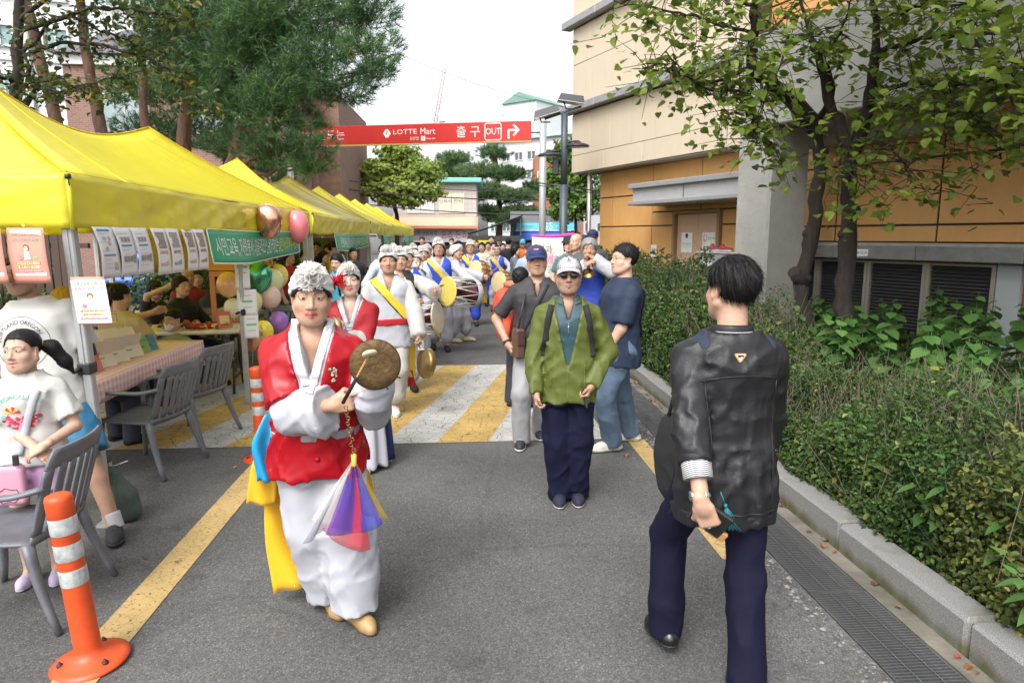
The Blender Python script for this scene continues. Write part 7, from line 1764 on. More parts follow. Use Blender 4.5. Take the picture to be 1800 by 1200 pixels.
for a in(('rose gold foil balloon high on the yellow valance, over the green banner',470,388,7.5,.16,RG,'foil_rose',True),('pink foil balloon hanging at the corner of the first tent',523,398,8.9,.145,(.74,.20,.23),'b_pink',False,1.45),('large peach balloon on top of the frame, left of the middle leg',402,500,7.9,.135,(.78,.46,.26),'b_peach'),('white balloon below the peach balloon',410,541,7.9,.105,(.76,.73,.62),'b_white'),('mint green foil balloon right of the middle tent leg',453,486,8.2,.17,(.10,.42,.28),'b_mint',True),('pale lime balloon beside the mint one',478,494,8.4,.14,(.62,.66,.34),'b_lime'),('yellow balloon behind the lime balloon',487,485,8.7,.14,(.75,.60,.12),'b_amber'),('light blue balloon in the middle of the cluster',461,508,8.5,.11,(.25,.45,.55),'b_blue'),('pale yellow balloon beside the taped notes',441,530,8.0,.13,(.72,.68,.30),'b_lemon'),('beige pink balloon under the lime one',475,522,8.3,.13,(.72,.52,.44),'b_beige'),('orange foil balloon at the top of the cluster',455,462,8.6,.18,(.70,.30,.04),'b_orange',True),('rose gold foil balloon low behind the middle tent leg',441,592,7.35,.13,RG,'foil_rose',True),('bright yellow balloon peeping out behind the gong player',463,582,7.5,.11,(.80,.66,.04),'b_yellow'),('purple balloon next to the gong player',490,566,8.3,.12,(.33,.14,.52),'b_purple'),('grey green balloon inside the pink frame',395,555,8.3,.10,(.32,.40,.34),'b_sage'),('red balloon at the bottom of the pink frame',418,560,8.3,.08,(.60,.08,.05),'b_red')):balloon(*a)
# bollards
def bollard(label,p,tilt=(0,0)):
 t=thing('bollard',label,'bollard',p,0,'orange flexible bollards');t.rotation_euler=(rad(tilt[0]),rad(tilt[1]),.4);OR=M('bollard_orange',(.62,.075,.015),.42,var=.15,vscale=14,bump=.08);RF=M('reflective_band',(.50,.53,.52),.35,.15,var=.35,vscale=25,wrinkle=.3,wscale=30)
 MB().lathe([(.145,.0),(.148,.012),(.120,.022),(.075,.040),(.056,.055),(.050,.075),(.049,.40),(.048,.66),(.050,.665),(.050,.725),(.046,.74),(.03,.747),(0,.748)],28).build('tube',OR,t)
 for z in(.365,.475,.585):MB().lathe([(.0502,z),(.0510,z+.003),(.0510,z+.067),(.0502,z+.07)],28,caps=False).build('reflective_band',RF,t)
 for a in range(3):MB().lathe([(.013,0),(.013,.012),(.006,.013),(.006,.022),(0,.022)],6,c=(.105*math.cos(a*2.09+5.4),.105*math.sin(a*2.09+5.4),.022)).build('bolt',M('bolt_rust',(.07,.04,.03),.6,.6),t)
bollard('orange bollard with three silver bands at the bottom left',gp(160,1163),(1,-4));bollard('orange bollard half hidden behind the gong player',gp(462,806),(0,-1));bollard('small orange bollard deep in the hedge beside the trestle',fp(1135,535,11.0)*Vector((1,1,0))+Vector((0,0,.25)))
# sandbag tied to the nearest tent leg
p=gp(193,912);t=thing('sandbag','dark green sandbag tied with string to the nearest tent leg','sandbag',(p.x+.03,p.y-.02,0));GB=M('sack_green',(.060,.085,.065),.8,var=.3,vscale=10,wrinkle=.5,wscale=14,weave=90)
def sackf(P):
 a=np.arctan2(P[:,0]-.04,P[:,1]);return(.007*np.sin(15*a+2*np.sin(9*P[:,2]))*np.clip((P[:,2]-.10)*5,0,1)).astype(f32)
put('sack',[U(dell((.05,0,.11),(.115,.10,.12))),U(dseg((.05,0,.16),(-.005,0,.34),.095,.030),.04),U(dseg((.13,0,.06),(.07,0,.10),.05,.06),.05),U(dseg((-.008,0,.33),(-.012,0,.40),.022,.034),.01),halfspace((0,0,.004),(0,0,-1)),Dp(sackf)],.007,GB,t)
MB().tube([(.028*math.cos(a*.6)-.008,.028*math.sin(a*.6),.352+.001*a)for a in range(23)],.004,5).tube([(0,-.03,.36),(.08,-.05,.375),(.15,-.04,.40)],.003,5).tube([(-.01,0,.37),(-.03,-.02,.44),(-.02,-.03,.52)],.004,5).build('string',M('string_pale',(.5,.5,.46),.8),t)
# ------------------------------------------------------------------ people
def CL(c,rough=.8,wr=.35,ws=9,**k):return M('cloth_'+'_'.join('%03d'%int(x*999)for x in c)+'_%d_%d'%(rough*10,ws),c,rough,wrinkle=wr,wscale=ws,bump=.12,bscale=420,bdist=.001,**k)
def wl(loc,face,p):  # world point in the figure's own frame
 a=-(math.pi+rad(face));x,y=p[0]-loc[0],p[1]-loc[1];c,s=math.cos(a),math.sin(a);return np.array((c*x-s*y,s*x+c*y,p[2]if len(p)>2 else 0))
def wv(face,v):a=-(math.pi+rad(face));c,s=math.cos(a),math.sin(a);return np.array((c*v[0]-s*v[1],s*v[0]+c*v[1],v[2]))
def toW(root,p):return root.matrix_basis@Vector(p)
def held(name,label,cat,root,loc,A,group=None):  # a thing placed in the world at a hand, axes A in the figure's frame
 t=thing(name,label,cat,(0,0,0),0,group);m=Matrix(((A[0,0],A[0,1],A[0,2]),(A[1,0],A[1,1],A[1,2]),(A[2,0],A[2,1],A[2,2]))).to_4x4()
 rb=Matrix.Translation(root.location)@Matrix.Rotation(root.rotation_euler[2],4,'Z');t.matrix_basis=rb@Matrix.Translation(Vector(loc))@m;return t
SATR=M('satin_red',(.31,.003,.009),.36,wrinkle=.7,wscale=7,spec=.32);WHC=CL((.40,.405,.445),.85,.5,7);WHW=CL((.435,.425,.40),.9,.5,8);REDC=CL((.36,.008,.015),.8,.5,10)
BLV=CL((.018,.055,.42),.6,.4,8);NAVY=CL((.010,.013,.035),.75,.5,8);YSA=CL((.70,.46,.02),.6,.3,10);BLKC=CL((.012,.012,.013),.8,.4)
BRASS=M('brass',(.50,.33,.10),.28,.95,var=.25,vscale=9);BRONZE=M('gong_bronze',(.060,.034,.014),.52,.65,col2=(.135,.082,.030),vscale=22,bump=.35,bscale=60);WOOD=M('drum_wood',(.36,.18,.06),.5,var=.3,vscale=12);SKIND=M('drum_skin',(.62,.50,.27),.6,var=.1);WOODD=M('lacquer_dark',(.06,.012,.012),.25,var=.3);ROPE=M('rope_white',(.62,.60,.52),.9)
VEST=dict(name='vest',off=.022,hem=-.07,flare=.03,neck='v',vz=.20,vw=.36,wr=.005)
JEO=dict(name='blouse',off=.012,sleeve='long',sr=(.058,.070,.072),drop=.03,neck='v',vz=.215,vw=.27,hem=-.06,wr=.006)
BAJI=dict(kind='baji',r=(.105,.105,.095),cuff=.045,wr=.008)
def sash(g,root,ops,mat,a=(.105,.30),b=(-.11,.02),w_=.045,name='sash',off=.010,h=.010):
 """diagonal band over one shoulder: slab through the inflated torso"""
 H=g.H;pa,pb=np.array((a[0]*H,0,a[1]*H)),np.array((b[0]*H,0,b[1]*H));d=pb-pa;n=np.array((d[2],0,-d[0]));n=g.Rs@(n/np.linalg.norm(n))
 lim=[halfspace(g.pel+g.Rs@np.array((0,0,-.02*H)),g.Rs@np.array((0,0,-1.)))]
 put(name,inflate(ops,off)+[slabx(g.pel+g.Rs@pa,n,w_)]+lim,h,mat,root)
def belt(g,root,ops,z,w_,mat,name='belt',off=.010,h=.009):put(name,inflate(ops,off)+[slabx(g.T(0,0,z*g.H),g.Rt@np.array((.03,0,1.)),w_)],h,mat,root)
def torso_only(g,t):return top_ops(g,dict(t,sleeve=None,wr=0))
def glasses(g,root,dark=False,rim=(.03,.03,.032)):
 s=g.hsz;L=lambda x,y,z:g.hc+g.Rh@(np.array([x,y,z])*s);mb=MB()
 for sd in(1,-1):
  el=[L(sd*.0330+.0225*math.cos(a*.4189),.1000-.006*abs(math.cos(a*.4189)),.003+.0185*math.sin(a*.4189))for a in range(16)]
  mb.tube(el,.0011,5);mb.tube([L(sd*.055,.096,.006),L(sd*.074,.05,.008),L(sd*.078,-.005,.006)],.0012,5)
  if dark:k=len(el)-1;mb.add([L(sd*.033,.1025,.002)]+el[:k],[(0,i+1,(i+1)%k+1)for i in range(k)],1)
 mb.tube([L(-.011,.099,.007),L(0,.103,.009),L(.011,.099,.007)],.0012,5);mb.build('sunglasses' if dark else 'glasses',[M('rim_%d'%int(rim[0]*99),rim,.3,.5),M('lens_black',(.008,.008,.009),.08)],root)
def strapline(root,ops,pts,d,w_,mat,name,th=.004):
 P=np.array(pts,float);u=np.linspace(0,len(P)-1,26);Q=np.stack([np.interp(u,range(len(P)),P[:,i])for i in range(3)],1);Q=cast(ops,Q,d);Q=Q-np.array(d)*.004
 for _ in range(2):Q[1:-1]=.25*Q[:-2]+.5*Q[1:-1]+.25*Q[2:]
 T=np.gradient(Q,axis=0);mb=MB();S_=np.cross(T,np.array(d));S_/=np.linalg.norm(S_,axis=1,keepdims=True)+1e-9
 def fn(a,b):i=min(int(round(b*25)),25);return Q[i]+S_[i]*w_*(a-.5)
 mb.slab(fn,2,25,th);return mb.build(name,mat,root)
def collar_fold(g,root,mat,r0=.060,r1=.078,z0=.322,z1=.296,gap=.5,name='collar',zt=None):
 sc=g.H/1.7;mb=MB()
 def fn(u,v):
  a=gap*.5+(2*math.pi-gap)*u;r=(r0+(r1-r0)*v)*sc;fr=max(0,math.cos(a));z=(z0+(z1-z0)*v)*g.H-.030*sc*fr*(1+.6*v);return g.pel+g.Rs@np.array((math.sin(a)*r*1.06,math.cos(a)*r*1.0-.008*g.H+.012*sc*fr,z))
 mb.slab(fn,28,4,.003*sc);return mb.build(name,mat,root)
 # --- the gong player in red, nearest of the procession
loc=(-.875,2.97);fc=12
rh,lh=fp(583,712,2.72),fp(640,668,2.68)
root,g=person('woman in a red satin vest and white flower headdress striking a bronze gong',loc,fc,rig=dict(H=1.60,hs=1.08,bw=1.0,bd=1.14,belly=.012,lean=3,twist=-4,pel=(-.0,-.01),head=(-7,-1,-2),feet=((*wl(loc,fc,(-.865,3.03))[:2],-20,.0),(*wl(loc,fc,(-.715,2.90))[:2],-32,.0)),hands=(wl(loc,fc,rh),wl(loc,fc,lh+Vector((.02,.05,0)))),poles=((.75,-.3,-1.0),(-.15,-.5,-1.0))),skin=(.50,.305,.205),lips=(.46,.07,.08),blush=.10,brow=(.045,.03,.025),browo=1.15,eopen=.85,headp=dict(female=True,fat=.28,jaw=1.0),hp=(dict(curl=.72,point=True,d=wv(fc,(.97,-.10,.20)),n=wv(fc,(-.12,.99,.06)),thumb=.9),dict(curl=.6,d=wv(fc,(.35,-.1,.9)),n=wv(fc,(.2,.95,0)))),tops=[dict(JEO,mat=WHC,sr=(.054,.066,.085),drop=.075,back=.035,vz=.200,vw=.27,off=.012,wr=.008),dict(name='vest',mat=SATR,off=.026,hem=-.075,flare=.040,sleeve='short',sf=.92,sr=(.064,.096,.1),neck='v',vz=.165,vw=.26,v0=.036,wr=.008,slit=(.03,.10),nr=.07)],bottom=dict(kind='baji',mat=WHC,r=(.115,.128,.122),cuff=.0,ra=.105,wr=.009),shoes=dict(mat=M('shoe_tan',(.36,.23,.095),.5),sole=M('sole_brown',(.16,.09,.045),.6),s=.93,h=.05),hair=dict(style='nape',th=.3,strands=0),hat=lambda g,r:flower_band(g,r,(0,.064,.108),.060,84,h=.0035))
V_=g.top[1];lapel(g,root,g.top[0],.036,M('collar_white',(.54,.54,.57),.6),.0045,.200,.27,infl=.006)
GW=(root,g)
mb=MB()
for z in(.155,.085,-.015):
 c=cast(V_,[g.T(.0-.02*(z<.1),.4,z*g.H)],g.Rs@np.array((0,-1.,0)))[0];mb.lathe([(.012,-.002),(.0115,.004),(.006,.007),(0,.0075)],12,R=frame(g.Rs@np.array((0,1.,0))),c=c)
mb.build('button',SATR,root)
mb=MB();q=np.random.default_rng(4)
for i in range(12):
 c=cast(V_,[g.T(-.098+.006*q.normal(),.4,.232*g.H-.007*i*.7+.004*q.normal())],g.Rs@np.array((0,-1.,0)))[0];mb.lathe([(.008,0),(.004,.004),(0,.005)],6,i%4,R=frame(g.Rs@np.array((0,1.,0))),c=c)
mb.build('brooch',[M('enamel_pink',(.65,.25,.35),.3),M('enamel_green',(.10,.35,.20),.3),M('enamel_white',(.6,.6,.62),.3),M('enamel_gold',(.5,.3,.05),.3)],root)
belt(g,root,torso_only(g,dict(off=.034,hem=-.1,neck=None)),.045,.020,M('waist_silver',(.27,.27,.28),.5,wrinkle=.6,wscale=30),'waistband',.004,.006)
def ribbon(root,pts,w0,w1,mat,name,tw=.3,n=18,wave=.012,nrm=(0,1,0),th=.0018):
 P=np.array(pts,float);u=np.linspace(0,len(P)-1,n+1);Q=np.stack([np.interp(u,range(len(P)),P[:,i])for i in range(3)],1)
 for _ in range(3):Q[1:-1]=.25*Q[:-2]+.5*Q[1:-1]+.25*Q[2:]
 T=np.gradient(Q,axis=0);mb=MB();N_=np.array(nrm,float)
 def fn(a,b):
  i=min(int(round(b*n)),n);t=T[i]/(np.linalg.norm(T[i])+1e-9);s=np.cross(t,N_);s/=np.linalg.norm(s)+1e-9;m=np.cross(s,t);w_=w0+(w1-w0)*b;th_=tw*math.sin(3*b)
  s2=s*math.cos(th_)+m*math.sin(th_);return Q[i]+s2*w_*(a-.5)+m*wave*math.sin(7*a+5*b)*(.3+b)
 mb.slab(fn,10,n,th);return mb.build(name,mat,root)
SY=M('satin_yellow',(.76,.42,.012),.38,wrinkle=.4,wscale=7,sheen=.2);SB=M('satin_cyan',(.02,.33,.66),.35,wrinkle=.4,wscale=7)
hb=g.T(.15,-.08,.0)
ribbon(root,[g.T(.16,-.06,.02*g.H),g.T(.20,-.09,-.14*g.H),g.T(.20,-.08,-.32*g.H),g.T(.15,-.04,-.47*g.H)],.10,.19,SY,'yellow_sash_tail',wave=.016)
ribbon(root,[g.T(.17,-.05,.02*g.H),g.T(.25,-.03,-.08*g.H),g.T(.27,-.02,-.19*g.H)],.10,.13,SY,'yellow_sash_bow',wave=.012)
ribbon(root,[g.T(.17,.01,.07*g.H),g.T(.24,.03,.0),g.T(.235,.02,-.11*g.H)],.11,.07,SB,'cyan_sash_bow',wave=.015)
ribbon(root,[g.T(-.15,.02,-.04*g.H),g.T(-.20,.01,-.12*g.H),g.T(-.20,0,-.2*g.H)],.06,.09,SY,'yellow_sash_end',wave=.012)
# small gong in her left hand, mallet in her right
gc=fp(659,641,2.60);gn=wv(fc,Vector((.10,-1,.10)).normalized());A=frame(gn,g.Rs@np.array((1.,0,0)))
t=held('hand_gong','dark bronze hand gong held up by the woman in red','gong',root,wl(loc,fc,gc),A);r_=.098
MB().lathe([(r_*.985,-.040),(r_*1.0,-.038),(r_*1.015,-.008),(r_*.995,.002),(r_*.95,.005),(r_*.6,.004),(.0,.003)],44,caps=False).lathe([(.0,-.002),(r_*.94,-.002),(r_*.965,-.038)],44,caps=False).build('gong_disc',BRONZE,t);mb=MB()
for a in(2.0,2.6):mb.tube([(r_*math.cos(a),r_*math.sin(a),-.02),(r_*1.12*math.cos(a),r_*1.12*math.sin(a),-.03)],.003,5)
mb.build('cord',M('cord_dark',(.03,.025,.02),.8),t)
tip,butt=fp(650,622,2.48),fp(606,702,2.60);pa,pb=wl(loc,fc,butt),wl(loc,fc,tip);A=frame(pb-pa);ml=np.linalg.norm(pb-pa)
t=held('gong_mallet','bamboo gong mallet with a pale round head and black grip','mallet',root,pa,A);MB().tube([(0,0,-.02),(0,0,ml*.52)],.0075,10).build('grip',BLKC,t)
mb=MB();[mb.lathe([(.005,z),(.0062,z+.002),(.005,z+.005),(.0046,z+.016)],8,caps=False)for z in np.arange(ml*.50,ml*.95,.016)];mb.build('bamboo_stick',M('bamboo',(.50,.30,.09),.4),t);MB().lathe([(.0,-.008),(.026,-.007),(.029,.0),(.026,.007),(0,.008)],22,R=rotm(rad(72),0,rad(20)),c=(0,0,ml)).build('mallet_head',M('mallet_pale',(.52,.46,.30),.5),t)
ch=fp(608,716,2.60);ce=fp(622,800,2.58);t=thing('chain_tassel','brass chain with blue, red and yellow chiffon scarves hanging from the mallet','scarf',ch);mb=MB();d_=np.array(ce-ch)
for i in range(19):
 c=d_*i/18+[.004*math.sin(i*1.7),0,0];A2=frame((1,.2,0)if i%2 else(.1,1,.2));mb.tube([c+A2@np.array((.0075*math.cos(a*.7854),.0075*math.sin(a*.7854),0))for a in range(9)],.0022,5)
mb.build('chain',M('chain_bronze',(.26,.16,.07),.4,.8),t);kn=d_+[0,0,-.01];MB().lathe([(.0,.02),(.012,.012),(.010,-.02),(.014,-.03),(0,-.04)],8,c=kn).build('bead_knot',M('bead_gold',(.6,.38,.05),.5),t)
def chiffon(key,c,a=.62):
 m=M(key,c,.5,alpha=1);n=m.node_tree;b=n.nodes['Principled BSDF'];tp=n.nodes.new('ShaderNodeBsdfTransparent');mx=n.nodes.new('ShaderNodeMixShader');mx.inputs[0].default_value=a*.62;n.links.new(tp.outputs[0],mx.inputs[1]);n.links.new(b.outputs[0],mx.inputs[2]);n.links.new(mx.outputs[0],n.nodes['Material Output'].inputs[0]);return m
for i,(nm,key,c,a,pA,pB,yo)in enumerate((('blue_scarf','chiffon_blue',(.03,.035,.40),.66,(572,940),(672,918),-.02),('red_scarf','chiffon_red',(.55,.02,.04),.70,(560,935),(656,962),.02),('white_scarf','chiffon_white',(.66,.63,.62),.62,(543,915),(640,930),.045),('yellow_scarf','chiffon_yellow',(.68,.50,.05),.7,(640,895),(680,918),.06),('grey_scarf','chiffon_grey',(.30,.30,.36),.6,(538,952),(562,935),.05))):
 a_=np.array(fp(*pA,2.60+yo)-ch);b_=np.array(fp(*pB,2.60+yo)-ch);ph=i*1.3
 def fn(u,v):e=a_*(1-u)+b_*u;p=kn*(1-v)+e*v;return p+np.array((.010*math.sin(9*u+ph)*v,.022*math.sin(4*u+ph)*v+.006*math.sin(11*u+3*v),-.03*math.sin(math.pi*u)*v*(1 if i<2 else .3)+.05*math.sin(math.pi*v)*0))
 MB().slab(fn,20,12,.0008).build(nm,chiffon(key,c,a),t)
 # --- second woman in red, with a small brass gong and a tufted mallet
loc=(-1.20,5.05);fc=8;rh,lh=fp(572,572,4.95),fp(594,590,4.78)
root,g=person('woman in a red jacket with white flower headdress, second in the procession',loc,fc,rig=dict(H=1.53,hs=1.06,bw=.95,head=(-6,0,3),hands=(wl(loc,fc,rh),wl(loc,fc,lh)),poles=((1,-.3,-.5),(-.8,-.5,-.8)),feet=((.08,0,5,0),(-.08,.12,-5,0))),skin=(.64,.44,.35),lips=(.52,.07,.09),headp=dict(female=True,fat=.2,jaw=.92),browo=.8,q=1.35,hp=(dict(curl=.75),dict(curl=.6,d=wv(fc,(.6,-.2,.75)))),tops=[dict(JEO,mat=WHW,sr=(.060,.066,.066),drop=.03,back=.05,vz=.20,vw=.28),dict(name='jacket',mat=SATR if False else CL((.30,.005,.012),.7,.5,10),off=.024,hem=-.02,flare=.02,sleeve='roll',sf=.15,sr=(.064,.074,.074),neck='v',vz=.175,vw=.38,v0=.012,wr=.006)],bottom=dict(kind='skirt',mat=WHC,top=.02,bot=.04,flare=.12),shoes=dict(mat=WHC,s=.9),hair=dict(style='nape',th=.3,strands=0),hat=lambda g,r:flower_band(g,r,(0,.062,.106),.055,66,7,h=.0045))
lapel(g,root,g.top[0],.030,WHC,.006,.20,.28,infl=.007)
ribbon(root,[g.T(-.16,.02,.06*g.H),g.T(-.20,.03,-.15*g.H),g.T(-.225,.04,-.49*g.H)],.09,.15,M('satin_navy',(.010,.016,.075),.4,wrinkle=.4),'navy_ribbon',wave=.014)
mb=MB();L=lambda x,y,z:g.hc+g.Rh@(np.array((x,y,z))*g.hsz)
for sd in(1,-1):mb.tube([L(sd*.076,-.02,.02),L(sd*.080,-.01,-.06),L(sd*.075,.01,-.13)],[.008,.010,.006],6)
mb.build('side_locks',hair_mat(),root)
gc=fp(583,577,4.74);A=frame(wv(fc,(-.75,-.6,.2)),(0,0,1.));t=held('hand_gong','small shiny brass gong seen edge on in the second woman\'s hand','gong',root,wl(loc,fc,gc),A);MB().lathe([(.078,-.04),(.084,-.03),(.085,.0),(.078,.006),(.0,.004)],32,caps=False).lathe([(0,0),(.076,0),(.076,-.038)],32,caps=False).build('gong_disc',M('brass_bright',(.62,.46,.20),.22,.95),t)
pa,pb=wl(loc,fc,fp(570,575,4.93)),wl(loc,fc,fp(577,505,4.93));A=frame(pb-pa);t=held('tufted_mallet','mallet with dark round head and a red feather tuft raised by the second woman','mallet',root,pa,A);ml=np.linalg.norm(pb-pa);MB().tube([(0,0,-.06),(0,0,ml)],.009,8).build('stick',M('bamboo',(.5,.3,.09),.4),t)
MB().lathe([(0,-.045),(.04,-.035),(.055,0),(.04,.035),(0,.045)],16,c=(0,0,ml)).build('mallet_head',M('mallet_dark',(.02,.03,.03),.8),t);mb=MB();q=np.random.default_rng(8)
for i in range(60):d=q.normal(size=3)+[-1.0,0,1.2];d/=np.linalg.norm(d);o=np.array((-.04,0,ml+.03));mb.tube([o,o+d*.05,o+d*.085+q.normal(size=3)*.01],[.006,.005,.001],4)
mb.build('red_tuft',CL((.55,.008,.02),.9,0),t)
# --- man with yellow sash and hanging gong
loc=(-1.20,6.66);fc=10;rh,lh=fp(640,590,6.75),fp(738,598,6.45)
root,g=person('man in a white vest with yellow sash, red belt and a flower headdress',loc,fc,rig=dict(H=1.62,hs=1.05,bw=1.05,belly=.015,head=(0,2,0),hands=(None,wl(loc,fc,lh)),poles=((.9,-.4,0),(-.9,-.3,0)),feet=((*wl(loc,fc,(-1.28,6.80))[:2],5,0),(*wl(loc,fc,(-1.16,6.60))[:2],-4,0))),skin=(.46,.27,.18),lips=(.36,.17,.15),headp=dict(fat=.4),stubble=.08,q=1.5,eopen=.6,hp=(dict(),dict(curl=.7)),tops=[dict(JEO,mat=WHW,sr=(.060,.076,.072),drop=.035),dict(VEST,mat=WHC,hem=-.10)],bottom=dict(BAJI,mat=WHW),shoes=dict(mat=CL((.66,.65,.64),.6,0),sole=CL((.6,.6,.58),.6,0),lace=WHC),hair=dict(style='nape',th=.3,strands=0),hat=lambda g,r:flower_band(g,r,(.02,.045,.125),.054,60,9,h=.005))
to=torso_only(g,dict(VEST,neck=None));sash(g,root,to,YSA,(.085,.30),(-.115,.075),.038);sash(g,root,to,NAVY,(.078,.288),(-.118,.062),.0385,'sash_edge',.007);belt(g,root,to,.055,.032,REDC)
ribbon(root,[g.T(-.16,-.02,.05*g.H),g.T(-.20,-.03,-.06*g.H),g.T(-.18,-.03,-.30*g.H)],.07,.12,YSA,'yellow_tail');ribbon(root,[g.T(-.17,-.02,-.26*g.H),g.T(-.19,-.02,-.36*g.H)],.08,.10,REDC,'red_tail')
def jing(label,c,nrm,r_,root_h,mat):
 t=thing('jing_gong',label,'gong',c);A=frame(nrm,(0,0,1));MB().lathe([(r_*.98,-.055),(r_,-.05),(r_*1.02,-.008),(r_*.97,.004),(.0,.006)],40,R=A,caps=False).lathe([(0,.0),(r_*.95,-.002),(r_*.95,-.053)],40,R=A,caps=False).build('gong_disc',mat,t)
 q=np.array(root_h)-np.array(c);mb=MB();[mb.tube([A@np.array((r_*.97,s*.04,-.03)),q*.6+[s*.02,0,0],q],.010,6)for s in(-1,1)];mb.tube([q+[-.02,0,.02],q+[.03,0,-.01],q+[.06,0,-.10]],[.02,.022,.010],7);mb.build('cloth_cord',WHW,t)
hw=toW(root,g.wri[1]);jing('large brass gong hanging from the white cloth in the sash man\'s hand',fp(745,638,6.38),(-.82,-.55,.12),.145,hw+Vector((0,-.02,-.06)),M('gong_gold',(.36,.25,.10),.35,.9,var=.4,vscale=10))
# --- janggu and buk drums and their players
def janggu(label,c,ax,L=.50,r_=.20,front=(.62,.48,.10)):
 t=thing('hourglass_drum',label,'drum',c);A=frame(ax,(0,0,1));n=14
 MB().lathe([(r_*.85*(.34+.66*abs(2*k/n-1)**1.3),-L/2+L*k/n)for k in range(n+1)],28,R=A,caps=False).build('drum_body',WOODD,t)
 for e,m in((-1,M('skin_white',(.62,.60,.55),.6)),(1,M('skin_%d'%int(front[2]*99),front,.6,var=.12))):MB().lathe([(r_*1.0,-.006),(r_*1.02,0),(r_,.008),(r_*.9,.010),(0,.010)]if e>0 else[(0,-.010),(r_*.9,-.010),(r_,-.008),(r_*1.02,0),(r_,.006)],30,R=A,c=A[:,2]*e*L/2).build('drum_skin',m,t)
 mb=MB()
 for k in range(10):
  a0,a1=k*.6283,k*.6283+.314;mb.tube([A@np.array((r_*math.cos(a0),r_*math.sin(a0),L/2)),A@np.array((r_*math.cos(a1),r_*math.sin(a1),-L/2))],.006,5).tube([A@np.array((r_*math.cos(a1),r_*math.sin(a1),-L/2)),A@np.array((r_*math.cos(a1+.314),r_*math.sin(a1+.314),L/2))],.006,5)
 mb.build('ropes',ROPE,t);MB().lathe([(r_*1.005,-.045),(r_*1.02,-.04),(r_*1.02,.04),(r_*1.005,.045)],30,R=A,c=-A[:,2]*(L/2-.04),caps=False).build('white_band',WHC,t)
def buk(label,c,ax,L=.24,r_=.20):
 t=thing('barrel_drum',label,'drum',c);A=frame(ax,(0,0,1));MB().lathe([(r_*(1+.10*math.sin(math.pi*k/8)),-L/2+L*k/8)for k in range(9)],28,R=A,caps=False).build('drum_body',WOOD,t)
 for e in(-1,1):MB().lathe([(r_*1.03,-.03*e),(r_*1.04,0),(r_*.98,.006*e),(0,.007*e)],28,R=A,c=A[:,2]*e*L/2,caps=False).build('drum_skin',SKIND,t)
 mb=MB();[mb.tube([A@np.array((r_*1.03*math.cos(a),r_*1.03*math.sin(a),-L/2)),A@np.array((r_*1.12*math.cos(a),r_*1.12*math.sin(a),0)),A@np.array((r_*1.03*math.cos(a),r_*1.03*math.sin(a),L/2))],.008,5)for a in np.arange(0,6.28,.449)];mb.tube([A@np.array((r_*1.13*math.cos(a*.35),r_*1.13*math.sin(a*.35),0))for a in range(19)],.008,5);mb.build('leather_lacing',M('lacing_dark',(.03,.018,.012),.7),t)
def stick(label,p0,p1,col=(.40,.20,.08),r_=.011):p0,p1=Vector(p0),Vector(p1);d=p1-p0;t=thing('drumstick',label,'drumstick',p0);MB().tube([(0,0,0),d],[r_,r_*.8],8).build('stick',CL(col,.5,0),t);MB().lathe([(0,-.01),(r_*1.5,0),(0,.012)],8,R=frame(d),c=d).build('tip',CL(col,.5,0),t)
def player(label,px,ey,f,fc,q,rh,lh,tops,hat='band',skin=(.48,.28,.19),Hm=None,hair='nape',gl=False,pomc=(.02,.045,.12),sashed=True,belted=True,female=False,head=(0,0,0),leg=WHC,ribb=None,shoe=BLKC):
 e=fp(px,ey,f);loc=(e.x,f);H=Hm or e.z/.936
 root,g=person(label,loc,fc,rig=dict(H=H,hs=1.06,bw=.95 if female else 1.04,head=head,hands=(wl(loc,fc,fp(*rh))if rh else None,wl(loc,fc,fp(*lh))if lh else None),poles=((.9,-.5,-.4),(-.9,-.5,-.4)),feet=((.10,-.05,6,0),(-.10,.12,-6,0))),skin=skin,q=q,headp=dict(female=female),hp=(dict(curl=.75),dict(curl=.75)),lips=LIP_F if female else LIP_M,tops=tops,bottom=dict(BAJI,mat=leg),shoes=dict(mat=shoe),hair=dict(style=hair,hl=.052,th=.3,strands=0),hat=(lambda g,r:flower_band(g,r,pomc,.054,36 if q>2 else 50,int(px),h=.0035*q))if hat=='band' else hat)
 to=torso_only(g,dict(VEST,neck=None))
 if sashed:sash(g,root,to,YSA,(.085,.30),(-.115,.06),.042,h=.008*q)
 if belted:belt(g,root,to,.05,.03,REDC,h=.008*q)
 if gl:glasses(g,root)
 return root,g
JB=[dict(JEO,mat=WHC),dict(VEST,mat=BLV,hem=-.11)]
root,g=player('blue vested drummer with glasses and flower headdress behind a yellow skinned hourglass drum',771,435,10.5,8,1.8,(765,508,10.15),(838,502,10.3),JB,gl=True,hair='long',belted=False)
ribbon(root,[g.T(.16,-.04,.05*g.H),g.T(.19,-.05,-.2*g.H),g.T(.17,-.04,-.36*g.H)],.09,.14,BLV,'blue_tail');sash(g,root,torso_only(g,dict(VEST,neck=None)),WHC,(.05,.30),(-.135,.085),.028,'carrying_strap',.013,.014)
janggu('hourglass drum with yellow skin and white ropes carried by the man with glasses',fp(810,514,10.05),(-.72,-.66,.10),.50,.215);stick('thin black tipped beating stick over the yellow drum skin',fp(770,503,10.0),fp(797,498,9.85),(.03,.03,.03),.008);stick('second thin stick below the first, on the yellow drum skin',fp(757,506,10.0),fp(780,530,9.85),(.45,.30,.12),.008)
player('man in white seen from the side, reaching across beside the blue drummer',803,443,11.3,75,2.0,(852,488,11.1),None,[dict(JEO,mat=WHC),dict(VEST,mat=WHC)],pomc=(.0,.075,.085),sashed=False,belted=False,head=(0,8,0),shoe=CL((.5,.42,.25),.6,0))
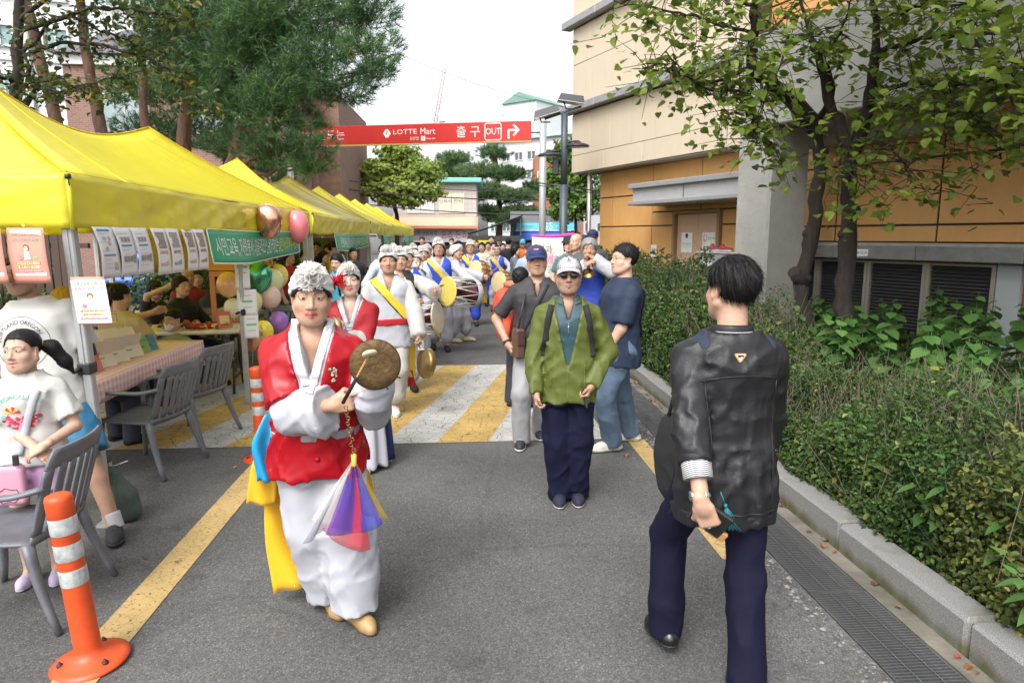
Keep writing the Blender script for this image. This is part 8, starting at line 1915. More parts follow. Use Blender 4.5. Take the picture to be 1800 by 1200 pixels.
r2,g2=player('bespectacled drummer in blue vest with yellow sash holding a laced barrel drum',827,434,13.5,2,2.4,(812,487,13.2),(851,470,13.1),JB,gl=True,leg=BLV)
buk('laced barrel drum held by the bespectacled man in the blue vest',fp(843,478,13.1),(-.75,-.6,.2));ribbon(r2,[g2.T(-.18,.0,0),g2.T(-.24,0,-.16),g2.T(-.22,0,-.42)],.12,.2,YSA,'yellow_tail')
def wbandana(g,r):s=g.hsz;put('white_headband',[U(dell(g.hc+g.Rh@(np.array((0,-.015,.04))*s),np.array((.088,.107,.09))*s,g.Rh)),slabx(g.hc+g.Rh@(np.array((0,0,.062))*s),g.Rh@np.array((0,.1,1.)),.020*s)],.009,WHC,r)
r3,g3=player('drummer with white headband and red belt, a barrel drum slung at his waist',874,439,16.0,-4,2.6,(862,480,15.7),(893,478,15.7),JB,hat=wbandana,hair='short')
buk('tan barrel drum slung low in front of the headband man',fp(884,497,15.6),(-.72,-.68,.15),.30,.235);stick('wooden drumstick raised over the tan barrel drum',fp(853,483,15.6),fp(877,469,15.5))
ribbon(r3,[g3.T(-.02,.16,.27*g3.H),g3.T(-.10,.20,.1),g3.T(-.16,.24,-.02)],.03,.03,WHC,'drum_strap');ribbon(r3,[g3.T(.15,0,0),g3.T(.2,0,-.2),g3.T(.2,0,-.5)],.1,.16,BLV,'blue_tail')
r4,g4=player('white clad player with a black shoulder band walking behind the yellow sash man',704,456,7.75,14,1.8,(757,548,7.3),(765,512,7.35),[dict(JEO,mat=WHW,sr=(.075,.085,.085)),dict(VEST,mat=WHW)],sashed=False,belted=False,head=(4,0,0));sash(g4,r4,torso_only(g4,dict(VEST,neck=None)),BLKC,(-.05,.31),(-.13,.10),.05,'black_band',.012,.013)
janggu('drum with white head and golden rim half hidden behind the yellow sash man',fp(738,560,7.50),(.95,-.26,.1),.42,.18,(.55,.5,.4));stick('brass tipped beater with a beaded tail below the player\'s hand',fp(756,552,7.3),fp(775,598,7.3),(.45,.25,.10),.009)
player('woman in blue vest and flower headdress in the row behind the black banded player',716,452,8.9,14,2.0,None,None,JB,female=True,sashed=False,belted=False,skin=SKIN_M,pomc=(.02,.05,.115))
r5,g5=player('flower headed player wearing a white face mask and dark green band',731,457,9.8,8,2.2,None,None,[dict(JEO,mat=WHC)],female=True,sashed=False,belted=False,skin=SKIN_F);sash(g5,r5,torso_only(g5,dict(VEST,neck=None)),CL((.012,.07,.06),.6,.3),(-.08,.31),(.1,.08),.05,'green_band',.006,.016)
def mask(g,root,c=(.72,.72,.72),h=.009):s=g.hsz;put('face_mask',inflate(head_ops(g)[:6],.006*s)+[halfspace(g.hc+g.Rh@(np.array((0,0,-.022))*s),g.Rh@np.array((0,.1,1.))),halfspace(g.hc+g.Rh@(np.array((0,.045,0))*s),g.Rh@np.array((0,-1.,0))),halfspace(g.hc+g.Rh@(np.array((0,0,-.108))*s),g.Rh@np.array((0,0,-1.)))],h,CL(c,.8,0),root)
mask(g5,r5)
for px,ey,f,lb in((745,446,11.6,'flower headed player far back in the row, left of the blue drummer'),(727,441,12.8,'flower headed player with face hidden, beyond the masked one'),(752,440,14.2,'last flower headed player, white pompom just left of the blue drummer'),(693,447,9.4,'white pompom player close behind the yellow sash man')):player(lb,px,ey,f,8,2.6,None,None,[dict(JEO,mat=WHC)],sashed=False,belted=False,female=True)
def blackhat(g,r):s=g.hsz;L=lambda x,y,z:g.hc+g.Rh@(np.array((x,y,z))*s);put('black_cloth_hat',[U(dell(L(0,-.02,.05),np.array((.09,.11,.085))*s,g.Rh)),U(dseg(L(0,.0,.10),L(0,-.01,.19),.05*s,.012*s),.03),halfspace(L(0,.09,.05),g.Rh@np.array((0,.4,-1.)))],.012,BLKC,r)
player('player in a peaked black cloth hat between the pompoms',711,444,10.6,10,2.6,None,None,[dict(JEO,mat=WHC)],hat=blackhat,sashed=False,belted=False)
# --- the walkers in the middle and at the right
# man in the green jacket
loc=(.355,4.30);fc=-5
GRJ=CL((.085,.105,.014),.6,.55,12)
rh,lh=fp(942,690,4.20),fp(1040,678,4.2)
root,g=person('man in an olive green zipped jacket, grey cap and sunglasses',loc,fc,rig=dict(H=1.605,hs=1.05,bw=.93,head=(0,4,0),twist=2,pel=(.0,0),hands=(wl(loc,fc,rh),wl(loc,fc,lh)),poles=((.8,-.5,0),(-.8,-.5,0)),feet=((*wl(loc,fc,(.325,4.36))[:2],3,0),(*wl(loc,fc,(.435,4.38))[:2],-6,0))),skin=(.42,.245,.16),lips=(.34,.16,.14),stubble=.38,headp=dict(jaw=.98,fat=.0),eyes=False,q=1.15,hp=(dict(curl=.6),dict(curl=.7)),tops=[dict(name='shirt',mat=CL((.022,.062,.085),.6,.4,12,var=.25,vscale=60),off=.008,hem=-.03,sleeve=None,neck='v',vz=.235,vw=.24,ztop=.335),dict(name='jacket',mat=GRJ,off=.022,hem=-.085,flare=.012,sleeve='long',sr=(.058,.056,.047),neck=None,ztop=.322,open=(.082,.065),wr=.009)],bottom=dict(kind='trousers',mat=CL((.0085,.010,.030),.8,.55,9,spec=.15),r=(.098,.085,.078),cuff=-.045,wr=.010),shoes=dict(mat=CL((.014,.016,.035),.8,.2),sole=CL((.40,.38,.36),.6,0),st=.020),hair=dict(style='fade',hl=.04,strands=60,mat=hair_mat((.12,.11,.105),'hair_grey')))
cp,co,L,R=cap(g,root,(.44,.42,.45),visor_len=.062,tilt=3);glasses(g,root,True)
mb=MB();c=cast(co,[L(0,.2,.095)],R@np.array((0,-1.,0)))[0];A=frame(R@np.array((0,.9,.4)),R@np.array((1.,0,0)));mb.tube([c+A@np.array(p)*.0011 for p in((-9,8,2),(0,10,2),(9,8,2),(8,-2,2),(0,-11,2),(-8,-2,2),(-9,8,2))],.0012,4).tube([c+A@np.array(p)*.0011 for p in((-5,3,3),(0,-3,3),(5,3,3))],.0014,4);mb.build('cap_emblem',INK,cp)
J=g.top[1];S_=g.top[0];fw=g.Rs@np.array((0,-1.,0));T=lambda x,z:g.T(x,.4,z*g.H)
for sx in(1,-1):strapline(root,J,[T(sx*.105,.300),T(sx*.125,.25),T(sx*.140,.17),T(sx*.155,.10)],fw,.040,BLKC,'backpack_strap',.005)
mb=MB();zp=cast(J,[T(0,z)for z in np.linspace(.062,-.080,14)],fw);mb.tube(zp,.0035,5)
for sx in(1,-1):mb.tube(cast(J,[T(sx*.105,z)for z in np.linspace(.075,-.02,10)],fw),.003,5)
mb.build('zip',CL((.13,.15,.035),.5,0),root);mb=MB();mb.tube(cast(S_,[T(0,z)for z in np.linspace(.225,.19,5)],fw),.003,5).box(cast(S_,[T(0,.232)],fw)[0],(.006,.004,.012));mb.build('shirt_zip',STEEL,root)
def stand(u,v):a=.42+(2*math.pi-.84)*u;r=(.068+.016*v+.01*math.cos(a)*v);return g.pel+g.Rs@np.array((math.sin(a)*r*1.1,math.cos(a)*r-.006*g.H,.303*g.H+.045*v-.035*max(0,math.cos(a))))
MB().slab(stand,28,4,.006).build('stand_collar',GRJ,root)
t=held('phone_case','dark folded phone case in the green jacket man\'s left hand','phone case',root,g.palm[1][0]+np.array((0,.0,-.035)),rotm(.2,.1,.2));MB().box((0,0,0),(.012,.075,.13),b=.004).build('case',CL((.02,.025,.05),.5,0),t);MB().box((.0075,0,0),(.002,.055,.10)).build('flap_edge',BLK,t)
# man with navy cap and charcoal polo, behind
loc=(.16,5.62);fc=-4
root,g=person('man in navy cap with red badge, charcoal polo shirt and grey trousers',loc,fc,rig=dict(H=1.69,hs=1.04,head=(-4,3,4),bw=1.04,pel=(-.05,0),hands=(wl(loc,fc,fp(893,605,5.55)),None),poles=((.8,-.5,0),(-.8,-.5,0)),feet=((*wl(loc,fc,(.08,5.56))[:2],4,0),(*wl(loc,fc,(.24,5.85))[:2],-8,0))),skin=(.47,.28,.19),headp=dict(smile=.4,openm=.6),stubble=.1,q=1.4,arms=('arm','arm'),hp=(dict(curl=.5),dict(curl=.5)),tops=[dict(name='polo_shirt',mat=CL((.032,.030,.034),.7,.4,10),off=.018,hem=-.075,sleeve='short',sf=.82,sr=(.060,.064,.06),neck='v',vz=.235,vw=.26,wr=.006)],bottom=dict(kind='trousers',mat=CL((.30,.29,.30),.8,.5,9),r=(.094,.078,.075),cuff=-.03),shoes=dict(mat=CL((.02,.022,.03),.6,0),sole=CL((.62,.62,.62),.6,0),stripe=WHC,lace=WHC),hair=dict(style='fade',hl=.04,strands=60,mat=hair_mat((.12,.11,.105),'hair_grey')))
cp,co,L,R=cap(g,root,(.016,.030,.105));c=cast(co,[L(0,.2,.092)],R@np.array((0,-1.,0)))[0];A=frame(R@np.array((0,.85,.5)),R@np.array((1.,0,0)));MB().box(c,(.044,.016,.005),R=A,b=.003).build('cap_badge',CL((.55,.02,.025),.5,0),cp);MB().text('BASIC',.011,A,c+A@np.array((0,0,.0028))).build('badge_lettering',WHT,cp)
collar_fold(g,root,CL((.032,.030,.034),.7,.4,10));fa=(g.wri[0]-g.elb[0]);fa/=np.linalg.norm(fa);A=frame(fa);mb=MB();mb.lathe([(.031,-.012),(.034,-.01),(.034,.01),(.031,.012)],16,R=A,c=g.wri[0]-fa*.02).box(g.wri[0]-fa*.02+A@np.array((.033,0,0)),(.01,.034,.034),R=A,b=.004);mb.build('watch',BLK,root)
strapline(root,g.top[0],[g.T(-.09,.4,.30*g.H),g.T(.0,.4,.2*g.H),g.T(.13,.4,.05*g.H)],g.Rs@np.array((0,-1.,0)),.022,BLKC,'bag_strap')
t=thing('shoulder_bag','small brown leather shoulder bag at the navy cap man\'s hip','bag',fp(911,603,5.45),rad(20));LB_=M('leather_brown',(.10,.045,.03),.4,bump=.2,bscale=90);MB().box((0,0,0),(.075,.13,.24),b=.015).build('bag_body',LB_,t);MB().box((-.0,-.070,.05),(.06,.012,.12),b=.004).build('flap',M('leather_dark',(.06,.03,.022),.4),t);MB().tube([(0,0,.11),(.02,0,.22),(.06,.0,.40)],.008,6).build('strap',BLK,t)
# man in navy polo seen in profile
loc=(.86,5.52);fc=-78
root,g=person('young man in navy polo, jeans and white trainers, in profile with glasses',loc,fc,rig=dict(H=1.70,hs=1.04,bw=1.04,bd=1.16,belly=.025,aw=1.08,head=(-8,4,0),lean=-2,pel=(-.04,.0),hands=(None,wl(loc,fc,fp(1060,625,5.30))),poles=((.6,-.8,0),(-.6,-.8,0)),feet=((*wl(loc,fc,(1.03,5.72))[:2],10,0),(*wl(loc,fc,(.83,5.44))[:2],-8,0))),skin=(.58,.365,.265),headp=dict(fat=.7),q=1.4,arms=('arm','arm'),hp=(dict(curl=.5),dict(curl=.5)),tops=[dict(name='polo_shirt',mat=CL((.010,.020,.048),.75,.35,8),off=.020,hem=-.085,sleeve='short',sf=.86,sr=(.066,.074,.07),neck='crew',wr=.006)],bottom=dict(kind='trousers',name='jeans',mat=M('denim',(.085,.135,.20),.8,var=.4,vscale=5,wrinkle=.5,weave=150),r=(.105,.085,.078),cuff=-.02,wr=.009),shoes=dict(mat=CL((.56,.53,.47),.6,.2),sole=CL((.60,.58,.52),.6,0),st=.034,lace=WHC,s=1.05,h=.05),hair=dict(style='short',hl=.066,th=1.25,amp=.005,strands=500,slen=.04,flow=(.0,.3,.6)))
glasses(g,root);collar_fold(g,root,CL((.010,.020,.048),.75,.35,8),.064,.080);fa=(g.wri[1]-g.elb[1]);fa/=np.linalg.norm(fa);MB().lathe([(.0335,-.004),(.036,0),(.0335,.004)],16,R=frame(fa),c=g.wri[1]-fa*.02).build('bracelet',STEEL,root)
strapline(root,g.top[0],[g.T(-.11,-.4,.28*g.H),g.T(-.12,-.4,.16*g.H),g.T(-.10,-.4,.05*g.H)],g.Rs@np.array((0,1.,0)),.05,BLKC,'backpack_strap')
# man in black jacket, back view, nearest
loc=(.835,2.52);fc=187
JK=M('nylon_black',(.0125,.0125,.0145),.47,wrinkle=.7,wscale=14,bump=.12,bscale=160,spec=.42)
lh=fp(1236,912,2.22)
root,g=person('man in a shiny black jacket and navy trousers seen from behind, nearest on the right',loc,fc,rig=dict(H=1.68,hs=1.03,bw=.90,bd=.95,head=(-12,3,0),lean=1,pel=(-.02,-.0),pyaw=0,hands=(wl(loc,fc,fp(1330,880,2.76)),wl(loc,fc,lh)),poles=((.7,-.7,0),(-.5,.2,0)),feet=((*wl(loc,fc,(.885,2.33))[:2],6,0),(*wl(loc,fc,(.655,2.70))[:2],-6,.035))),skin=(.52,.32,.225),q=.95,eyes=False,hp=(dict(curl=.5),dict(curl=.62,d=wv(fc,(.40,.05,-.92)),n=wv(fc,(.35,.92,.1)),thumb=.5)),tops=[dict(name='shirt',mat=CL((.5,.5,.5),.7,.3),off=.006,hem=-.02,ztop=.30,sleeve='roll',sf=.62,sr=(.05,.046,.046),neck='crew'),dict(name='jacket',mat=JK,off=.026,hem=-.105,flare=.012,sleeve='roll',sf=.42,sr=(.064,.064,.058),neck='crew',nr=.066,wr=.007,wf=1.2,vf=.004,nf=13,fw=(.8,.8,.8,.9),ztop=.318)],bottom=dict(kind='trousers',mat=CL((.0075,.0075,.022),.8,.45,6,spec=.15),r=(.088,.070,.072),cuff=-.05,wr=.007,wf=.8),shoes=dict(mat=M('shoe_black',(.008,.008,.008),.3,spec=.6),sole=BLK,st=.018),hair=dict(style='fade',hl=.068,th=1.05,nape=-.052,amp=.0045,fr=1.3,strands=5200,slen=.034,up=.16,flow=(.15,-.3,-.9)))
J=g.top[1];bk=g.Rs@np.array((0,1.,0));TB=lambda x,z:g.T(x,-.5,z*g.H)
def jst(u,v):a=.5+(2*math.pi-1.0)*u;r=.070+.010*v;return g.pel+g.Rs@np.array((math.sin(a)*r*1.08,math.cos(a)*r-.010*g.H,.303*g.H+.058*(1-v)-.02*max(0,math.cos(a))))
MB().slab(jst,30,4,.006).build('stand_collar',JK,root);MB().tube([np.array(jst(i/30,.45))*1.0+g.Rs@np.array((0,-.002,0))+(np.array(jst(i/30,.45))-g.neck)*np.array((.03,.03,0))for i in range(31)],.0018,5).build('collar_piping',M('piping_pale',(.5,.49,.5),.5),root)
mb=MB();mb.tube(cast(J,[TB(x,.232-.02*(x/.2)**2)for x in np.linspace(-.15,.15,26)],bk),.0030,5)
for sx in(1,-1):mb.tube(cast(J,[TB(sx*(.140-.012*k/12),.22-.30*k/12)for k in range(13)],bk),.0026,5)
mb.tube(cast(J,[TB(x,-.072)for x in np.linspace(-.15,.15,22)],bk),.0035,5);mb.build('jacket_seams',JK,root)
belt(g,root,torso_only(g,dict(off=.024,hem=-.12,neck=None,flare=.011)),-.092,.022,JK,'hem_band',.006,.007)
c=cast(J,[TB(-.015,.272)],bk)[0];A=frame(-bk,g.Rs@np.array((-1.,0,0)));MB().prism([(-.020,-.014),(.020,-.014),(.022,-.008),(.003,.019),(-.003,.019),(-.022,-.008)],.003,0,A,c).prism([(-.016,-.011),(.016,-.011),(.0,.014)],.0036,1,A,c).prism([(-.012,-.009),(.012,-.009),(.008,-.001),(.002,.002),(-.004,-.003),(-.010,.0)],.0042,2,A,c).build('back_badge',[M('badge_gold',(.55,.30,.05),.5),WHT,M('badge_navy',(.02,.03,.08),.5)],root)
for sx in(1,-1):put('shoulder_patch',inflate(J,.004)+[X(dell(g.sh[0 if sx>0 else 1]+g.Rs@np.array((-sx*.035,-.02,.045)),(.030,.075,.085),g.Rs)[0])],.009,M('patch_navy',(.016,.022,.042),.8,bump=.6,bscale=60,bdist=.01),root)
A_,B_,C_=arm_pts(g,1);fa=(C_-B_)/np.linalg.norm(C_-B_);b0=B_+(C_-B_)*.42;m,n,L2,b=nodes('striped_cuff');tcn=n.nodes.new('ShaderNodeTexCoord');wvn=n.nodes.new('ShaderNodeTexWave');wvn.bands_direction='Z';wvn.inputs['Scale'].default_value=52;crn=n.nodes.new('ShaderNodeValToRGB');crn.color_ramp.elements[0].position=.42;crn.color_ramp.elements[0].color=(.02,.02,.025,1);crn.color_ramp.elements[1].position=.50;crn.color_ramp.elements[1].color=(.62,.62,.63,1);L2.new(tcn.outputs['Object'],wvn.inputs['Vector']);L2.new(wvn.outputs[1],crn.inputs[0]);L2.new(crn.outputs[0],b.inputs['Base Color'])
MB().lathe([(.050,.0),(.0535,.004),(.052,.062),(.047,.066),(.044,.05)],26,R=frame(fa),c=b0-fa*.005,caps=False).build('shirt_cuff',m,root);MB().lathe([(.056,.0),(.060,-.006),(.060,-.040),(.056,-.046)],26,R=frame(fa),c=b0,caps=False).build('jacket_cuff',JK,root)
A=frame(fa,g.Rs@np.array((-1.,0,0)));mb=MB();cw=C_-fa*.030;[mb.box(cw+A@np.array((.0315*math.cos(a),.0295*math.sin(a),0)),(.004,.012,.016),R=A@rotm(0,0,a),b=.001)for a in np.arange(0,6.28,.39)];mb.lathe([(.018,-.004),(.019,.0),(.017,.005),(0,.0055)],18,R=A@rotm(0,rad(90),0),c=cw+A@np.array((.033,0,0)));mb.build('watch',M('watch_steel',(.45,.45,.44),.25,.9),root)
pc_,D_,N_,S2,sc_=g.palm[1];MB().lathe([(.0095,-.004),(.0115,0),(.0095,.004)],12,R=frame(D_),c=g.wri[1]+D_*.105*sc_+S2*.010+N_*.012).build('ring',M('watch_steel',(.45,.45,.44),.25,.9),root)
t=held('wallet','black leather wallet with tan edge and a teal tassel in the jacket man\'s hand','wallet',root,pc_+N_*.012+D_*.02,np.stack([S2,N_,D_],1)@rotm(0,rad(-35),0));MB().box((0,0,0),(.10,.022,.135),b=.006).build('wallet_body',M('leather_black',(.012,.012,.012),.35,bump=.2,bscale=120),t);MB().box((.034,.002,.05),(.038,.018,.075),b=.003).build('tan_tab',M('leather_tan',(.40,.20,.07),.5),t)
tp=toW(root,pc_+N_*.03)+Vector((.05,-.03,.03));ts=thing('tassel','teal tassel dangling from the wallet','tassel',tp);mb=MB();q=np.random.default_rng(2);mb.tube([(-.02,0,.05),(0,0,0)],.002,5);[mb.tube([(0,0,0),(.012+.008*q.normal(),.006*q.normal(),-.04),(.028+.012*q.normal(),.008*q.normal(),-.085)],.0013,4)for _ in range(26)];mb.lathe([(0,.008),(.006,.004),(.006,-.006),(0,-.008)],8);mb.build('threads',M('thread_teal',(.015,.16,.20),.6),ts)
t=thing('shoulder_bag','black bag hanging at the far side of the jacket man','bag',toW(root,g.T(-.155,.20,-.03)),rad(20));put('bag_body',[U(dell((.02,0,.02),(.050,.10,.19))),folds(.004)],.009,CL((.010,.010,.011),.8,.3),t);MB().tube([(0,0,.2),(.03,.0,.32),(.09,-.02,.42)],.008,6).build('strap',BLK,t)
# girl at the chair
loc=(-2.42,3.33);fc=16
TEE=CL((.47,.465,.44),.85,.5,9);hd=fp(76,786,3.20)
root,g=person('girl with black ponytail in a white printed T-shirt and lilac shorts, smiling',loc,fc,rig=dict(H=1.27,hs=1.20,bw=.97,head=(16,4,2),hands=(wl(loc,fc,hd+Vector((-.03,.0,-.01))),wl(loc,fc,hd+Vector((.02,-.02,.015)))),poles=((.7,-.6,-.5),(-.7,-.6,-.5)),feet=((.06,.03,8,0),(-.06,.02,-8,0))),skin=(.55,.35,.255),lips=(.50,.20,.18),headp=dict(female=True,fat=.6,smile=.8,jaw=.95,openm=.5),q=1.1,arms=('arm','arm'),legs_bare=True,brow=(.03,.02,.02),look=(.5,0),hp=(dict(curl=.25,d=wv(fc,(.8,-.2,-.5)),n=wv(fc,(0,.5,-.85))),dict(curl=.25,d=wv(fc,(-.8,-.3,-.5)),n=wv(fc,(0,.5,-.85)))),tops=[dict(name='t_shirt',mat=TEE,off=.016,hem=-.03,flare=.03,sleeve='short',sf=.75,sr=(.062,.082,.07),wr=.006,nr=.058)],bottom=dict(kind='shorts',name='shorts',mat=CL((.50,.29,.48),.8,.4),r=(.105,.115,.1),f=.60),shoes=dict(mat=CL((.50,.42,.58),.6,0),sole=CL((.45,.38,.53),.6,0),s=.98,h=.03),hair=dict(style='thin',hl=.075,th=.7,nape=-.04,amp=.0015,fr=2,strands=300))
L=lambda x,y,z:g.hc+g.Rh@(np.array((x,y,z))*g.hsz);put('ponytail',[U(dseg(L(-.05,-.085,.03),L(-.085,-.125,.01),.022,.036)),U(dseg(L(-.085,-.125,.01),L(-.13,-.165,-.08),.036,.032),.02),U(dseg(L(-.13,-.165,-.08),L(-.165,-.18,-.15),.032,.006),.02),Dp(lambda P:(.0012*np.sin(420*P[:,0]+260*P[:,1])).astype(f32))],.005,hair_mat(),root);mb=MB();mb.tube([L(-.052,-.085,.03)+frame(g.Rh@np.array((-.7,-.7,-.3)))@np.array((.021*math.cos(a*.6),.021*math.sin(a*.6),0))for a in range(12)],.004,5);mb.build('hair_tie',CL((.65,.70,.05),.5,0),root)
Tg=g.top[0];fw=g.Rs@np.array((0,-1.,0))
def decal(root,ops,mb,Tf,d,off,name,mats):V=np.vstack(mb.V);o=V[:,1].copy();P=np.array([Tf(x,z)for x,_,z in V]);P=cast(ops,P,d);mb.V=[P-np.array(d)*(off+o[:,None])];return mb.build(name,mats,root)
k=MB();V,F=text_geo('TROPICAL JUICE');V=V*.030;a=-V[:,0]/.115;k.add(np.stack([np.sin(-a)*(.115+V[:,1]),V[:,1]*0,.035+np.cos(a)*(.075+V[:,1])],1),F,0)
for i in range(14):th_=math.pi+math.pi*(i+.5)/14;r0=.075;k.lathe([(.012,0),(0,.001)],7,(0,1,2,1)[i%4],R=R90,c=(math.cos(th_)*r0,.001,.015+math.sin(th_)*r0*.8))
q=np.random.default_rng(6)
for i in range(60):a,r0=math.pi*(1+q.random()),.066*math.sqrt(q.random());k.lathe([(.009,0),(0,.001)],6,int(q.integers(1,4)),R=R90,c=(math.cos(a)*r0,.0012,.013+math.sin(a)*r0*.8))
for i in range(6):a0,a1=math.pi*i/6,math.pi*(i+1)/6;k.add([(-.035,.001,.030),(-.035+.038*math.cos(a0),.001,.030+.034*math.sin(a0)),(-.035+.038*math.cos(a1),.001,.030+.034*math.sin(a1))],[(0,1,2)],1+3*(i%2))
k.lathe([(.022,0),(0,.001)],10,4,R=R90,c=(.045,.001,.045));decal(root,Tg,k,lambda x,z:g.T(-x,.4,.16*g.H+z),fw,.002,'shirt_print',[CL((.10,.42,.38),.7,0),CL((.50,.03,.06),.7,0),CL((.66,.30,.38),.7,0),CL((.60,.05,.10),.7,0),CL((.68,.50,.12),.7,0)])
strapline(root,Tg,[g.T(-.072,.4,.268*g.H),g.T(-.03,.4,.16*g.H),g.T(.025,.4,.02*g.H)],fw,.034,WHC,'bag_strap')
p=toW(root,g.T(.06,.16,-.085*g.H));t=thing('crossbody_bag','small pink crossbody bag with a line drawn face on the girl','bag',p,math.pi+rad(fc));put('bag_body',[U(dbox((0,0,0),(.075,.026,.10),None,.024))],.006,CL((.62,.30,.40),.7,.3),t);mb=MB();mb.tube([(.05*math.cos(a*.35),.027,-.045+.035*math.sin(a*.35)+.006*math.sin(a*2))for a in range(19)],.0018,4);[mb.lathe([(.004,0),(0,.001)],6,R=rotm(rad(-90),0,0),c=(x,.027,-.04))for x in(-.015,.015)];mb.tube([(-.01,.027,-.053),(0,.027,-.058),(.01,.027,-.053)],.0015,4);mb.build('face_drawing',INK,t);MB().tube([(-.06,.0,.10),(0,.01,.108),(.06,.0,.10)],.006,6).build('zip_edge',WHC,t);MB().box((-.05,.03,.13),(.025,.014,.055),b=.003).build('strap_buckle',BLK,t)
# man behind her, face behind the poster
loc=(-2.87,3.99);fc=4
root,g=person('man in a white printed T-shirt and blue shorts, face half hidden by a poster',loc,fc,rig=dict(H=1.73,pel=(-.12,0),bw=1.14,bd=1.15,belly=.02,aw=1.15,side=11,lean=-3,head=(0,4,0),hands=(None,wl(loc,fc,(-2.60,3.92,.82))),poles=((.7,-.6,0),(-.4,-1,0)),feet=((.26,-.05,12,0),(*wl(loc,fc,(-2.34,3.80))[:2],-28,0))),skin=(.40,.235,.16),q=1.3,arms=('arm','arm'),legs_bare=True,tops=[dict(name='t_shirt',mat=TEE,off=.018,hem=-.07,sleeve='short',sf=.72,sr=(.066,.078,.07),wr=.004)],bottom=dict(kind='shorts',name='shorts',mat=CL((.02,.14,.26),.7,.4),r=(.112,.108,.1),f=.92),shoes=dict(mat=CL((.015,.016,.018),.6,.2),sole=BLK,lace=CL((.06,.06,.065),.6,0),s=1.04,st=.03),hair=dict(style='short',hl=.062,strands=200))
glasses(g,root);mb=MB();mb.lathe([(.038,-.08),(.040,-.04),(.041,.0),(.041,.01),(.038,.012)],18,R=frame(g.knee[1]-g.ank[1]),c=g.ank[1]+np.array((0,-.0,.06)),caps=False);mb.build('sock',CL((.42,.41,.43),.8,.3),root)
k=MB();r0=.15;[k.add([(math.cos(a)*r0*s,0,math.sin(a)*r0*s)for a in(i*.1309,(i+1)*.1309)for s in(.985,1.0)],[(0,2,3,1)])for i in range(48)]
V,F=text_geo('PORTLAND OREGON');V=V*.034;a=V[:,0]/.125;k.add(np.stack([np.sin(a)*(.118+V[:,1]),V[:,1]*0,np.cos(a)*(.118+V[:,1])],1),F);k.text('Columbia',.058,R90,(0,0,-.01));k.text('SPORTSWEAR COMPANY',.016,R90,(0,0,-.05))
[k.box((.012*x,0,.055+.012*z),(.009,.001,.009),R=rotm(0,rad(45),0))for x,z in((-1,1),(1,1),(0,2),(0,0),(-2,0),(2,0),(-1,-1),(1,-1))]
decal(root,g.top[0],k,lambda x,z:g.T(-x,.5,.185*g.H+z),g.Rs@np.array((0,-1.,0)),.002,'shirt_print',[INK])
A_,B_,C_=arm_pts(g,1);put('arm_pouch',[U(dseg(A_+(B_-A_)*.62,B_,.068,.060)),halfspace(B_,B_-A_),halfspace(A_+(B_-A_)*.60,A_-B_)],.008,BLKC,root)
# trumpet player
e=fp(1036,436,8.5);loc=(e.x,8.5);fc=-8;mp=fp(1036,447,8.33)
root,g=person('grey haired man in blue vest and white sleeves blowing a small brass horn',loc,fc,rig=dict(H=1.70,hs=1.08,head=(-2,0,0),hands=(wl(loc,fc,fp(1030,466,8.15)),wl(loc,fc,fp(1044,455,8.22))),poles=((1,-.2,-.7),(-1,-.2,-.7))),skin=(.42,.245,.165),q=1.6,hp=(dict(curl=.6),dict(curl=.6)),tops=JB,bottom=dict(BAJI,mat=WHC),shoes=dict(mat=BLKC),hair=dict(style='curly',hl=.062,strands=500,mat=hair_mat((.24,.235,.225),'hair_silver')))
h0,h1=Vector(mp),fp(1034,480,8.05);t=thing('brass_horn','small brass horn with dark pipe at the grey haired man\'s lips','horn',h0);d=np.array(h1-h0);A=frame(d);ln=np.linalg.norm(d);MB().lathe([(.006,0),(.012,.03),(.015,ln*.6)],12,R=A).build('pipe',M('horn_dark',(.05,.03,.02),.4),t);MB().lathe([(.013,ln*.6),(.020,ln*.75),(.035,ln*.88),(.065,ln*.98),(.072,ln)],20,R=A,caps=False).build('bell',BRASS,t)
